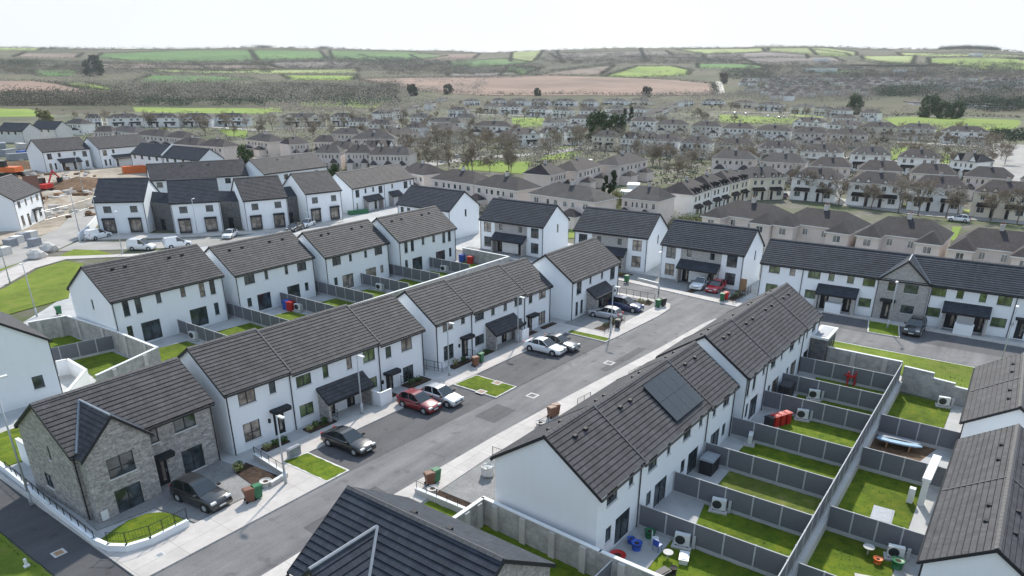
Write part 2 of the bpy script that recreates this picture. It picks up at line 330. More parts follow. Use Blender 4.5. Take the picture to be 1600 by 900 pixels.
# ---------------------------------------------------------------- building kit
def wall_face(mb, o, d, L, z0, z1, holes, inn, m=0, rev=.14, mr_=None):
    """upright rectangle from o along d with real openings and reveals; holes = (a0, a1, z0, z1)"""
    mr_ = m if mr_ is None else mr_
    ux = sorted({0, L, *[h[0] for h in holes], *[h[1] for h in holes]}); uz = sorted({z0, z1, *[h[2] for h in holes], *[h[3] for h in holes]})
    ux = [a for a in ux if -1e-6 <= a <= L+1e-6]; uz = [a for a in uz if z0-1e-6 <= a <= z1+1e-6]
    pt = lambda a, z, k=0: (o[0]+d[0]*a+inn[0]*k, o[1]+d[1]*a+inn[1]*k, z)
    for i in range(len(ux)-1):
        for j in range(len(uz)-1):
            ca, cz = (ux[i]+ux[i+1])/2, (uz[j]+uz[j+1])/2
            if any(h[0] < ca < h[1] and h[2] < cz < h[3] for h in holes): continue
            mb.face([pt(ux[i], uz[j]), pt(ux[i+1], uz[j]), pt(ux[i+1], uz[j+1]), pt(ux[i], uz[j+1])], m, [(ux[i], uz[j]), (ux[i+1], uz[j]), (ux[i+1], uz[j+1]), (ux[i], uz[j+1])])
    for (a0, a1, b0, b1) in holes:
        for (p, q, r_, s_) in (((a0, b0), (a0, b1), 0, 0), ((a1, b1), (a1, b0), 0, 0), ((a0, b1), (a1, b1), 0, 0), ((a1, b0), (a0, b0), 0, 0)):
            mb.face([pt(p[0], p[1]), pt(q[0], q[1]), pt(q[0], q[1], rev), pt(p[0], p[1], rev)], mr_)
_wc = {}
def win_meshes(w_, h_, kind):
    key = (round(w_, 1), round(h_, 1), kind)
    if key in _wc: return _wc[key]
    w_, h_ = key[0], key[1]; f = MB(); g = MB(); s_ = MB(); b = .06
    y0, y1 = .04, .11
    f.box(-w_/2, w_/2, y0, y1, 0, b); f.box(-w_/2, w_/2, y0, y1, h_-b, h_); f.box(-w_/2, -w_/2+b, y0, y1, b, h_-b); f.box(w_/2-b, w_/2, y0, y1, b, h_-b)
    cols = 1 if w_ < 1.05 else (2 if w_ < 2.3 else 3)
    for k in range(1, cols): x = -w_/2+w_*k/cols; f.box(x-.035, x+.035, y0-.01, y1, b, h_-b)
    if kind == 'w' and h_ > 1.3: zz = h_*(.42 if h_ < 1.8 else .35); f.box(-w_/2+b, w_/2-b, y0-.006, y1, zz-.03, zz+.03)
    g.box(-w_/2+b*.6, w_/2-b*.6, .07, .10, b*.6, h_-b*.6)
    s_.box(-w_/2-.06, w_/2+.06, -.07, .12, -.07, -.004)
    _wc[key] = (f.mesh('window', M['frame']), {k: g.mesh('pane', M[k]) for k in ('glass', 'glass2', 'glassg')}, s_.mesh('sill', M['sill']))
    return _wc[key]
_dc = {}
def door_meshes(w_, h_):
    key = (round(w_, 1), round(h_, 1))
    if key in _dc: return _dc[key]
    w_, h_ = key; f = MB(); g = MB(); hd = MB()
    f.box(-w_/2, w_/2, .05, .11, 0, h_); f.box(-w_/2, w_/2, .02, .05, h_-.07, h_); f.box(-w_/2, -w_/2+.07, .02, .05, 0, h_-.07); f.box(w_/2-.07, w_/2, .02, .05, 0, h_-.07)
    f.box(-w_/2+.12, -.06, .035, .05, .15, h_-.2); 
    g.box(.04, .04+w_*.22, .03, .05, .35, h_-.3); hd.bar((w_/2-.14, .0, h_*.45), (w_/2-.14, .0, h_*.45+.25), .018, 6)
    _dc[key] = (f.mesh('door', M['black']), g.mesh('door_glass', M['glass2']), hd.mesh('handle', M['steel']))
    return _dc[key]
def roof_mb(Lu, W, EV, rise, e0, e1, oh=.25, sides=(1, 1), course=.36, v0=0.0, z_off=.10, gr=.045):
    mb = MB(); half = W/2; a = math.atan2(rise, half); SL = (half+oh)/math.cos(a); n = max(4, round(SL/course)); c = SL/n
    for sgn, on in ((-1, sides[0]), (1, sides[1])):
        if not on: continue
        P = lambda t, h, u: (u, v0+half+sgn*(t*math.cos(a)+h*math.sin(a)), EV+rise+z_off-t*math.sin(a)+h*math.cos(a))
        prof = []
        for k in range(n): prof += [(k*c, 0.0), ((k+1)*c-gr, .034), ((k+1)*c-gr, -gr), ((k+1)*c, -gr)]
        prof[-1] = ((n)*c, .038); prof[-2] = (n*c-.001, .038); prof.append((n*c, -.12))
        for (t0, h0), (t1, h1) in zip(prof, prof[1:]):
            q = [P(t0, h0, -e0), P(t0, h0, Lu+e1), P(t1, h1, Lu+e1), P(t1, h1, -e0)]
            uv = [(-e0, t0), (Lu+e1, t0), (Lu+e1, t1), (-e0, t1)]
            if sgn < 0: q = q[::-1]; uv = uv[::-1]
            mb.face(q, 0, uv)
        mb.face([P(0, -.12, -e0), P(SL, -.12, -e0), P(SL, -.12, Lu+e1), P(0, -.12, Lu+e1)], 1)
        for u in (-e0, Lu+e1): mb.face([P(0, -.12, u), P(0, 0, u), P(SL, 0, u), P(SL, -.12, u)], 1)
    return mb, a, SL
def place(o, side, a, z, L, W):
    if side == 's': o.location = (a, 0, z)
    elif side == 'n': o.location = (L-a, W, z); o.rotation_euler = (0, 0, math.pi)
    elif side == 'g0': o.location = (0, W-a, z); o.rotation_euler = (0, 0, -math.pi/2)
    else: o.location = (L, a, z); o.rotation_euler = (0, 0, math.pi/2)
def dwelling(B, u0, u1, items, label, dz=0.0, ends=(1, 1), mat='render', tile='tile', cat='house', glass='glass', stone=None, vents=True, group=None, pipes=(1, 1), name='house', blinds=.2, vergew=False):
    x, y, th, BL, W, EV, rise, zg = B; th = R(th); L = u1-u0-.004
    root = thing(name, (x+u0*math.cos(th), y+u0*math.sin(th), zg+dz), th, label, cat, group)
    holes = {'s': [], 'n': [], 'g0': [], 'g1': []}
    for it in items:
        if it[0] in ('w', 'd', 'sl'):
            k, sd_, a0, a1, z0, z1 = it[:6]
            if sd_ == 's': a0, a1 = a0-u0, a1-u0
            w_, h_ = round(a1-a0, 1), round(z1-z0, 1); c_ = (a0+a1)/2
            holes[sd_].append((c_-w_/2, c_+w_/2, z0, z0+h_))
            gl = it[6] if len(it) > 6 else (glass if rnd.random() > blinds else 'glass2')
            if k == 'd': f, g, s_ = door_meshes(w_, h_)
            else: f, g, s_ = win_meshes(w_, h_, k); g = g[gl]
            o = ob('door' if k == 'd' else ('patio_door' if k == 'sl' else 'window'), f, root); place(o, sd_, c_, z0, L, W)
            ob('door_glass' if k == 'd' else 'pane', g, o)
            if k == 'w' or k == 'd': ob('sill' if k == 'w' else 'handle', s_, o)
    mb = MB(); Z0 = -.4
    ev = EV+.02
    wall_face(mb, (0, 0), (1, 0), L, Z0, ev, holes['s'], (0, 1))
    # far faces are laid out as seen from outside
    wall_face(mb, (L, W), (-1, 0), L, Z0, ev, holes['n'], (0, -1))
    wall_face(mb, (0, W), (0, -1), W, Z0, ev, holes['g0'], (1, 0))
    wall_face(mb, (L, 0), (0, 1), W, Z0, ev, holes['g1'], (-1, 0))
    for u in (0, L): mb.face([(u, 0, ev), (u, W, ev), (u, W/2, EV+rise)], 0, [(0, ev), (W, ev), (W/2, EV+rise)])
    part('wall', mb, [M[mat]], root)
    e0 = .12 if ends[0] else .0; e1 = .12 if ends[1] else .0
    rm, a, SL = roof_mb(L, W, EV, rise, e0, e1, gr=.05 if math.hypot(x, y) < 60 else (.04 if tile == 'tile' else .024))
    rf = part('roof', rm, [M[tile], M['black']], root)
    rd = MB(); zt = EV+rise+.10
    n = max(1, int((L+e0+e1)/.45)); step = (L+e0+e1)/n
    for k in range(n):
        p0, p1 = -e0+k*step, -e0+(k+1)*step-.02
        for sg in (-1, 1): rd.face([(p0, W/2, zt+.09), (p1, W/2, zt+.09), (p1, W/2+sg*.16, zt-.03), (p0, W/2+sg*.16, zt-.03)][::sg], 0)
        rd.face([(p0, W/2-.16, zt-.03), (p0, W/2+.16, zt-.03), (p0, W/2, zt+.09)], 0)
    part('ridge_tiles', rd, [M['ridge']], rf)
    for v, s_ in ((-.25, -1), (W+.25, 1)):
        g = MB(); ze = EV-.25*math.tan(a)-.06; g.bar((-e0, v+s_*.07, ze), (L+e1, v+s_*.07, ze), .065, 6)
        g.box(-e0, L+e1, min(v, v+s_*.02), max(v, v+s_*.02), ze-.12, ze+.05)
        part('gutter', g, [M['black']], root)
    for en, u, sg in ((ends[0], 0, -1), (ends[1], L, 1)):
        if not en: continue
        bb = MB()
        for s2 in (-1, 1):
            pA = (W/2, EV+rise+.13); pB = (W/2+s2*(W/2+.27), EV+.13-.27*math.tan(a)); uo, ui = u+sg*.16, u+sg*.10
            q = [pA, pB, (pB[0], pB[1]-.24), (pA[0], pA[1]-.24)]
            for uu, fl in ((uo, 1), (ui, -1)): bb.face([(uu, p[0], p[1]) for p in q][::fl])
            for i in range(4):
                p, p2_ = q[i], q[(i+1) % 4]; bb.face([(uo, *p), (uo, *p2_), (ui, *p2_), (ui, *p)])
        part('bargeboard', bb, [M['black']], root)
    if vergew:
        vt = MB()
        for s2 in (-1, 1):
            pA = (W/2, EV+rise+.13); pB = (W/2+s2*(W/2+.25), EV+.13-.25*math.tan(a))
            q = [pA, pB, (pB[0], pB[1]+.05), (pA[0], pA[1]+.05)]
            vt.face([(L-.06, p[0], p[1]) for p in q]); vt.face([(L+.03, p[0], p[1]) for p in q]); vt.face([(L-.06, q[2][0], q[2][1]), (L+.03, q[2][0], q[2][1]), (L+.03, q[3][0], q[3][1]), (L-.06, q[3][0], q[3][1])])
        part('verge_trim', vt, [M['ridge']], rf)
    for on, u in ((pipes[0], .12), (pipes[1], L-.12)):
        if on:
            for v, s_ in ((-.07, -1), (W+.07, 1)):
                pp = MB(); pp.bar((u, v, -.1), (u, v, EV-.25), .045, 6); pp.bar((u, v, EV-.25), (u, v+s_*.22, EV-.12), .045, 6); part('downpipe', pp, [M['black']], root)
    if vents:
        for uu in (L*.36, L*.62):
            for sg in ((1,) if cat == 'house ' or name == 'stone_house' else (-1, 1)):
                t = SL*.22; v = W/2+sg*t*math.cos(a); z = EV+rise+.10-t*math.sin(a)
                vm_ = MB(); vm_.box(-.16, .16, -.12, .12, 0, .18, 0); part('roof_vent', vm_, [M['black']], rf, loc=(uu+rnd.uniform(-.3, .3), v, z-.04))
    for it in items:
        if it[0] == 'can':
            _, a0, a1, z = it[:4]; dp = it[4] if len(it) > 4 else .8; a0, a1 = a0-u0, a1-u0; c = MB()
            c.prism([(a0, -.005), (a0, -dp+.25), (a0+.2, -dp), (a1-.2, -dp), (a1, -dp+.25), (a1, -.005)][::-1], z-.12, z+.12); part('door_canopy', c, [M['black']], root)
            lb = MB(); lb.box(a0-.25, a0-.07, -.12, -.003, z-.95, z-.6); part('letter_box', lb, [M['black']], root) if rnd.random() < .6 else None
        elif it[0] == 'porch':
            _, a0, a1, zf, zb, dp, st = it; a0, a1 = a0-u0, a1-u0
            pr = thing_part('porch', root)
            c = MB(); nn = 5; a_ = math.atan2(zb-zf, dp)
            for k in range(nn):
                v0, v1 = -dp*k/nn, -dp*(k+1)/nn; z0, z1 = zb-(zb-zf)*k/nn, zb-(zb-zf)*(k+1)/nn
                c.face([(a0-.1, v0, z0), (a0-.1, v1, z1+.03), (a1+.1, v1, z1+.03), (a1+.1, v0, z0)], 0, [(a0, k*.35), (a0, k*.35+.34), (a1, k*.35+.34), (a1, k*.35)])
                c.face([(a0-.1, v1, z1+.03), (a0-.1, v1, z1-.02), (a1+.1, v1, z1-.02), (a1+.1, v1, z1+.03)], 1)
            c.face([(a0-.1, 0, zb-.2), (a0-.1, -dp, zf-.2), (a1+.1, -dp, zf-.2), (a1+.1, 0, zb-.2)][::-1], 1)
            c.box(a0-.1, a1+.1, -dp-.08, -dp, zf-.2, zf+.04, 1)
            for u in (a0-.1, a1+.1): c.face([(u, -.004, zb-.2), (u, -dp, zf-.2), (u, -dp, zf+.03), (u, -.004, zb)], 1)
            pr.data = c.mesh('porch_roof', [M[tile], M['black']])
            for u in (a0, a1-.25):
                ck = MB(); q = [(-.005, -.1), (-dp+.12, -.1), (-dp+.12, zf-.2), (-.005, zb-.2)]
                for uu, fl in ((u, 1), (u+.25, -1)): ck.face([(uu, *p) for p in q][::fl], 0, [(p[0], p[1]) for p in q][::fl])
                for i in (1,): ck.face([(u, *q[i]), (u+.25, *q[i]), (u+.25, *q[i+1]), (u, *q[i+1])], 0, [(0, 0), (.25, 0), (.25, 2.3), (0, 2.3)])
                part('side_wall', ck, [M[st]], pr)
        elif it[0] == 'stone':
            _, a0, a1, z0, z1 = it[:5]; a0, a1 = a0-u0, a1-u0; c = MB()
            hs = [(h[0]-a0, h[1]-a0, h[2], h[3]) for h in holes['s'] if h[0] > a0 and h[1] < a1]
            wall_face(c, (a0, -.035), (1, 0), a1-a0, z0, z1, hs, (0, 1), rev=.03)
            for u in (a0, a1): c.face([(u, -.035, z0), (u, 0, z0), (u, 0, z1), (u, -.035, z1)])
            part('stone_panel', c, [M[it[5] if len(it) > 5 else 'stone_lt']], root)
        elif it[0] == 'bay':
            _, a0, a1 = it[:3]; a0, a1 = a0-u0, a1-u0; c = MB()
            c.box(a0-.12, a1+.12, -.5, -.005, 2.62, 2.98); part('bay_canopy', c, [M['black']], root)
            c = MB(); c.prism([(a0-.1, -.005), (a0-.1, -.34), (a1+.1, -.34), (a1+.1, -.005)], .25, .5); c.box(a0-.10, a0, -.34, -.005, .5, 2.62); c.box(a1, a1+.10, -.34, -.005, .5, 2.62); part('bay_surround', c, [M['frame']], root)
    return root
def thing_part(name, parent):
    me = bpy.data.meshes.new(name); o = ob(name, me, parent); return o
def cross_gable(root, ua, ub, out, EVc, risec, W, tile, mat, items, zmain_rise, EV, rise):
    """a stone front bay with its own ridge, standing 'out' metres proud of the main front (v = 0)"""
    w_ = ub-ua; um = (ua+ub)/2; mb = MB(); holes = []
    for it in items:
        _, a0, a1, z0, z1 = it[:5]; w2, h2 = round(a1-a0, 1), round(z1-z0, 1); c_ = (a0+a1)/2; holes.append((c_-w2/2-ua, c_+w2/2-ua, z0, z0+h2))
        f, g, s_ = win_meshes(w2, h2, 'w'); o = ob('window', f, root, (c_, -out, z0)); ob('pane', g['glass'], o); ob('sill', s_, o)
    wall_face(mb, (ua, -out), (1, 0), w_, -.4, EVc, holes, (0, 1))
    for u in (ua, ub):
        q = [(u, -out, -.4), (u, 0, -.4), (u, 0, EVc), (u, -out, EVc)]; mb.face(q, 0, [(0, -.4), (out, -.4), (out, EVc), (0, EVc)])
    mb.face([(ua, -out, EVc), (ub, -out, EVc), (um, -out, EVc+risec)], 0, [(0, EVc), (w_, EVc), (w_/2, EVc+risec)])
    part('front_bay_wall', mb, [M[mat]], root)
    # roof: ridge runs back until it meets the main slope
    c = MB(); am = math.atan2(rise, W/2)
    ac = math.atan2(risec, w_/2); oh = .25; SLc = (w_/2+oh)/math.cos(ac); n = round(SLc/.36); cc = SLc/n
    zr = EVc+risec+.12
    vmain = lambda z: (z-(EV+.12))/math.tan(am)     # v at which the main slope has height z
    for sg in (-1, 1):
        for k in range(n):
            t0, t1 = k*cc, (k+1)*cc-.04
            row = []
            for t, h in ((t0, 0), (t1, .035), (t1, -.03), ((k+1)*cc, -.03)):
                z = zr-t*math.sin(ac)+h*math.cos(ac); u = um+sg*(t*math.cos(ac)+h*math.sin(ac)); row.append((u, z, t))
            for (p, q) in zip(row, row[1:]):
                A_ = (p[0], -out-.15, p[1]); B_ = (p[0], max(vmain(p[1])+.12, -out), p[1]); C_ = (q[0], max(vmain(q[1])+.12, -out), q[1]); D_ = (q[0], -out-.15, q[1])
                f_ = [A_, B_, C_, D_]; uv = [(A_[1], p[2]), (B_[1], p[2]), (C_[1], q[2]), (D_[1], q[2])]
                c.face(f_ if sg > 0 else f_[::-1], 0, uv if sg > 0 else uv[::-1])
    part('front_bay_roof', c, [M[tile], M['black']], root)
    bb = MB()
    for sg in (-1, 1):
        pA = (um, zr+.03); pB = (um+sg*(w_/2+oh), zr+.03-(w_/2+oh)*math.tan(ac))
        for (y_, fl) in ((-out-.19, 1), (-out-.13, -1)): bb.face([(pA[0], y_, pA[1]), (pB[0], y_, pB[1]), (pB[0], y_, pB[1]-.24), (pA[0], y_, pA[1]-.24)][::fl])
        bb.face([(pA[0], -out-.19, pA[1]), (pA[0], -out-.13, pA[1]), (pB[0], -out-.13, pB[1]), (pB[0], -out-.19, pB[1])])
        bb.face([(pA[0], -out-.19, pA[1]-.24), (pA[0], -out-.13, pA[1]-.24), (pB[0], -out-.13, pB[1]-.24), (pB[0], -out-.19, pB[1]-.24)])
    part('bargeboard', bb, [M['black']], root)
    vr = vmain(zr)
    rg = MB(); rg.bar((um, -out-.15, zr+.03), (um, vr, zr+.03), .09, 6); part('ridge_tiles', rg, [M['leadgrey']], root)
    for sg in (-1, 1):
        zb = zr-(w_/2+oh)*math.tan(ac); zb = max(zb, EV-.05); ub_ = um+sg*min(w_/2+oh, (zr-zb)/math.tan(ac))
        vl = MB(); vl.bar((um, vr, zr+.05), (ub_, vmain(zb), zb+.05), .10, 4); part('valley_lining', vl, [M['leadgrey']], root)
# ---------------------------------------------------------------- buildings of the new estate: x, y, angle, length, depth, eaves, rise, base
BLD = dict(
 S=(16.09, 46.83, .5, 10.20, 7.47, 5.10, 2.52, 0), B=(27.34, 46.74, -2.8, 21.24, 8.41, 5.37, 2.63, 0), Cc=(50.12, 45.43, -2.2, 20.01, 7.80, 5.04, 2.59, 0),
 E=(71.88, 42.75, .3, 12.16, 7.67, 5.04, 2.63, 0), D=(31.86, 16.61, -1.3, 21.76, 7.72, 5.10, 2.68, 0), F=(54.78, 15.65, -1.0, 21.77, 7.78, 5.11, 2.67, 0),
 G=(34.18, 77.18, .7, 13.51, 8.88, 5.65, 2.99, 0), I2=(48.92, 76.69, .5, 12.11, 8.48, 5.42, 2.81, 0), I3=(61.97, 75.56, -.3, 11.86, 7.93, 5.32, 2.74, 0), I4=(74.68, 74.14, .3, 12.99, 8.21, 5.42, 2.86, 0),
 T0=(99.49, 98.45, -90.9, 13.25, 8.35, 5.39, 2.80, 0), T1=(97.0, 76.44, -88.5, 12.83, 8.10, 5.24, 2.81, 0), T2=(97.98, 58.14, -85.0, 12.34, 8.70, 5.36, 2.77, 0), T3=(97.56, 42.88, -90.8, 12.41, 7.72, 5.17, 2.81, 0),
 Rr=(95.0, 27.37, -87.2, 40.3, 7.05, 5.10, 2.36, 0), V1=(64.11, 142.25, -45.6, 8.80, 10.15, 6.1, 3.4, 0), V2=(72.14, 130.20, -32.7, 8.60, 9.28, 5.97, 3.45, 0), V3=(82.04, 121.89, -21.0, 8.30, 9.28, 5.97, 3.45, 0), V4=(93.97, 118.44, -11.4, 8.04, 10.2, 6.1, 3.3, 0),
 V5=(88.14, 165.30, -24.6, 21.39, 8.71, 5.70, 3.02, 0), V6=(109.67, 152.89, 2.7, 20.54, 9.39, 5.87, 2.99, 0), X1=(107.56, 119.91, 4.2, 21.16, 8.52, 5.45, 2.83, 0), U2=(101.45, 251.03, 2.5, 14.57, 9.66, 6.14, 3.21, 0), U3=(117.46, 249.02, 5.9, 18.18, 9.46, 6.05, 3.18, 0),
 U4=(119.56, 233.33, -88.3, 35.52, 8.12, 5.33, 2.81, 0), U1=(56.71, 158.15, 48.4, 13.54, 8.79, 5.82, 3.15, 0), L1=(39.57, -5.71, -.4, 17.66, 5.93, 4.0, 2.03, -1.0), L2=(61.02, -5.92, .9, 13.65, 6.18, 4.02, 2.04, -1.0), K=(16.95, 25.51, -90.9, 10.0, 7.95, 5.18, 2.69, 0))
# stone corner house
b = BLD['S']
it = [('w', 's', 7.1, 8.75, 3.65, 4.85), ('w', 's', 5.25, 5.85, 3.55, 4.65), ('w', 's', 7.2, 8.9, .15, 2.05), ('d', 's', 5.05, 6.0, .05, 2.25), ('can', 4.9, 6.5, 2.5, .8), ('w', 'g0', 4.0, 4.35, 3.6, 4.7), ('w', 'g0', 2.2, 3.3, .95, 2.0), ('w', 'n', 1.5, 3, 3.6, 4.8)]
s = dwelling(b, 0, b[3], it, 'grey stone house with a front gable at the bottom left corner', mat='stone', ends=(1, 1), vents=False, name='stone_house', blinds=0)
cross_gable(s, .35, 4.75, 1.0, 4.95, 2.15, b[4], 'tile', 'stone', [('w', 1.65, 3.4, 2.75, 4.25), ('w', 1.65, 3.45, -.0, 1.75)], 0, b[5], b[6])
mbx = MB(); mbx.box(.5, .95, -1.08, -1.003, .1, .8); part('meter_box', mbx, [M['whitep']], s)
# the two four-house terraces along the left of the street
def front_row(key, labels, seg, dzs, pr, blind=.2, glassm=None):
    b = BLD[key]; u = seg
    i0 = [('w', 's', 1.1, 2.6, 3.85, 5.0), ('w', 's', 3.85, 4.5, 3.95, 5.05), ('w', 's', 1.1, 2.6, .65, 2.3), ('d', 's', 3.85, 4.85, .15, 2.25), ('can', 3.6, 5.3, 2.5, .85), ('w', 'n', 1, 2.5, 3.7, 4.8), ('sl', 'n', 1.5, 3.5, .1, 2.1)]
    m1, m2 = u[1], u[2]
    i1 = [('w', 's', m1+.5, m1+1.95, 3.8, 4.85), ('w', 's', m1+3.2, m1+3.8, 3.8, 4.95), ('w', 's', m1+.45, m1+1.9, 1.05, 2.15), ('d', 's', m1+3.2, m1+4.1, .1, 2.15), ('porch', pr[0], pr[1], 2.15, 3.2, 1.5, 'stone'), ('w', 'n', 1, 2.5, 3.7, 4.8), ('sl', 'n', 1.5, 3.5, .1, 2.1)]
    e = u[3]
    i2 = [('w', 's', m2+.85, m2+1.45, 3.8, 4.95), ('w', 's', e-1.95, e-.55, 3.8, 4.95), ('w', 's', e-1.95, e-.55, 1.05, 2.15), ('d', 's', m2+.5, m2+1.4, .1, 2.15), ('w', 'n', 1, 2.5, 3.7, 4.8), ('sl', 'n', 1.5, 3.5, .1, 2.1)]
    i3 = [('w', 's', e+.75, e+1.45, 3.7, 4.8), ('w', 's', e+2.75, e+4.15, 3.75, 4.9), ('d', 's', e+.55, e+1.45, .05, 2.15), ('w', 's', e+2.75, e+4.15, .5, 2.15), ('can', e+.25, e+2.0, 2.3, .85), ('w', 'n', 1, 2.5, 3.7, 4.8), ('sl', 'n', 1.5, 3.5, .1, 2.1)]
    gm = glassm or ['glass']*4
    for k, (ii, nm) in enumerate(zip((i0, i1, i2, i3), labels)):
        dwelling(b, u[k], u[k+1], ii, nm, dz=dzs[k], ends=(k == 0, k == 3), vergew=(k in (0, 2)), vents=False, pipes=(k == 0, k in (0, 2, 3)), glass=gm[k], blinds=blind)
front_row('B', ['white end-of-terrace house directly beside the stone house, black canopy over its door', 'white terrace house at the left half of the shared porch, right behind the black saloon', 'white terrace house at the right half of the shared porch, above the maroon car', 'white end-of-terrace house behind the silver car, its lower window reflecting green'], [0, 5.95, 10.9, 15.6, 21.24], [.0, -.22, -.22, -.45], (8.35, 13.35), glassm=['glass', 'glassg', 'glassg', 'glass'])
front_row('Cc', ['white end house of the second terrace, nearest to the kerbside brown bin', 'white house at the left half of the porch in the second terrace up the street', 'white house at the right half of the second terrace porch, behind the white saloon', 'white end house of the second terrace, beside the gap before the semi-detached pair'], [0, 5.6, 10.1, 14.9, 20.01], [.0, -.18, -.18, -.36], (7.85, 12.7))
# semi-detached pair at the end of the street
b = BLD['E']
e_l = [('w', 's', 1.2, 2.4, 3.0, 4.7), ('w', 's', 4.3, 4.85, 3.7, 4.7), ('w', 's', 1.1, 1.7, .3, 2.1), ('w', 's', 2.3, 2.9, .3, 2.1), ('d', 's', 4.3, 5.2, .05, 2.15), ('porch', 3.7, 8.5, 2.25, 3.25, 1.5, 'stone'), ('w', 'n', 2, 3.5, 3.7, 4.8)]
e_r = [('w', 's', 7.3, 7.85, 3.7, 4.7), ('w', 's', 9.8, 11.1, 3.0, 4.7), ('d', 's', 7.0, 7.9, .05, 2.15), ('w', 's', 9.8, 11.1, .5, 2.1), ('w', 'n', 2, 3.5, 3.7, 4.8)]
dwelling(b, 0, 6.08, e_l, 'left half of the semi-detached pair behind the dark blue car', ends=(1, 0), pipes=(1, 0), vents=False)
dwelling(b, 6.08, 12.16, e_r, 'right half of the semi-detached pair behind the dark blue car, at the street corner', ends=(0, 1), pipes=(0, 1), vents=False)
# terraces in the right foreground, seen from the gardens
def rear_items(o, flip=False, end=False):
    r_ = [('w', 's', 1.05, 2.35, 3.75, 4.75), ('w', 's', 3.85, 4.4, 3.8, 4.75), ('sl', 's', 2.4, 4.25, .15, 2.15), ('w', 's', 1.15, 1.85, 1.0, 2.15)]
    if flip: r_ = [(k, sd_, 5.44-a1, 5.44-a0, z0, z1) for (k, sd_, a0, a1, z0, z1) in r_]
    return [(k, sd_, a0+o, a1+o, z0, z1) for (k, sd_, a0, a1, z0, z1) in r_]
fr_n = [('w', 'n', .9, 2.3, 3.8, 4.9), ('w', 'n', 3.6, 4.2, 3.8, 4.9), ('d', 'n', 3.4, 4.3, .1, 2.2), ('w', 'n', .9, 2.3, .8, 2.1)]
b = BLD['D']; dl = ['nearest white terrace house on the right, bare gable above the block wall', 'second house of the right-hand terrace, the empty patio with a heat pump behind it', 'third house of the right-hand terrace, with solar panels on its roof', 'fourth house of the right-hand terrace, at the roof step beside the gap']
for k in range(4): dwelling(b, k*5.44, (k+1)*5.44, rear_items(k*5.44, k in (2, 3) and k == 3)+fr_n, dl[k], dz=[0, -.18, -.18, -.36][k], ends=(k == 0, k == 3), vergew=(k in (0, 2)), pipes=(0, k != 1), blinds=.1)
b = BLD['F']; dl = ['first house of the far right-hand terrace, with tall bedroom windows and red boxes outside', 'second house of the far right-hand terrace, with a black garden shed on its patio', 'third house of the far right-hand terrace, with small things strewn outside its back door', 'last house of the far right-hand terrace, with the flat-roofed stone porch on its end']
fi = [('w', 's', .55, 1.15, 3.0, 4.75), ('w', 's', 1.95, 2.6, 3.1, 4.7), ('sl', 's', 1.95, 3.85, .25, 2.3), ('w', 's', .9, 1.5, .9, 2.2), ('w', 's', 4.25, 4.85, 3.8, 4.7)]
for k in range(4):
    dwelling(b, k*5.44, (k+1)*5.44, (fi if k == 0 else rear_items(k*5.44, k == 3))+fr_n, dl[k], dz=[0, -.18, -.18, -.32][k], ends=(k == 0, k == 3), vergew=(k in (0, 2)), pipes=(k == 0, k != 1), blinds=.1)
# rear row across the gardens on the left
def semi(key, L_, la, lb, kind, sides=(1, 1), **kw):
    b = BLD[key]; h = L_/2; s_ = b[5]/5.4
    if kind == 'tall':
        i_ = [('w', 's', 1.15, 1.85, 3.4*s_, 5.1*s_), ('w', 's', 2.55, 3.2, 3.4*s_, 5.1*s_), ('w', 's', 4.95, 5.6, 3.95*s_, 5.1*s_), ('sl', 's', 2.7, 4.9, .2, 2.3*s_), ('w', 's', 1.1, 1.7, .95, 2.3*s_)]
    else:
        i_ = [('w', 's', 1.25, 2.75, 3.85*s_, 4.95*s_), ('w', 's', 4.25, 4.75, 3.9*s_, 4.95*s_), ('sl', 's', 2.75, 4.7, .15, 2.2*s_), ('w', 's', 1.25, 1.85, 1.05, 2.15*s_)]
    j_ = [(k, sd_, L_-a1, L_-a0, z0, z1) for (k, sd_, a0, a1, z0, z1) in i_]
    ga = [('w', 'g0', 4.6, 4.95, 4.0, 5.1)]
    dwelling(b, 0, h, i_+ga, la, ends=(1, 0), pipes=(1, 0), **kw); dwelling(b, h, L_, j_, lb, ends=(0, 1), pipes=(0, 1), **kw)
semi('G', 13.51, 'left half of the nearest back-garden pair on the left, blank gable facing the green', 'right half of the nearest white pair across the gardens on the left', 'tall')
semi('I2', 12.11, 'left half of the second white pair along the left back gardens', 'right half of the second white pair, red and blue toys in its garden', 'wide')
semi('I3', 11.86, 'left half of the third white pair along the back gardens', 'right half of the third white pair along the back gardens', 'wide')
semi('I4', 12.99, 'left half of the fourth white pair along the back gardens', 'right half of the fourth white pair, nearest to the end wall bins', 'tall')
# navy-roofed pairs facing the cross street
def front_pair(key, la, lb, stone='stone_lt', **kw):
    b = BLD[key]; L_ = b[3]; h = L_/2; s_ = b[5]/5.2
    i_ = [('w', 's', .8, 2.3, 3.15, 4.8), ('w', 's', 4.0, 4.7, 3.7, 4.75), ('w', 's', .8, 2.3, .6, 2.3), ('d', 's', 3.6, 4.6, .05, 2.15), ('porch', 3.2, L_-3.3, 2.3, 3.35, 1.4, 'stone_lt'), ('stone', 3.1, h, 2.3, b[5]-.05)]
    j_ = [('w', 's', L_-2.4, L_-.95, 3.15, 4.8), ('w', 's', L_-4.9, L_-4.2, 3.7, 4.75), ('w', 's', L_-2.4, L_-.95, .6, 2.3), ('d', 's', L_-4.9, L_-3.9, .05, 2.15), ('stone', h, L_-3.2, 2.3, b[5]-.05), ('w', 'g1', 4.3, 4.8, 3.6, 4.9)]
    dwelling(b, 0, h, i_, la, ends=(1, 0), pipes=(1, 0), vents=False, tile='tilek', **kw); dwelling(b, h, L_, j_, lb, ends=(0, 1), pipes=(0, 1), vents=False, tile='tilek', **kw)
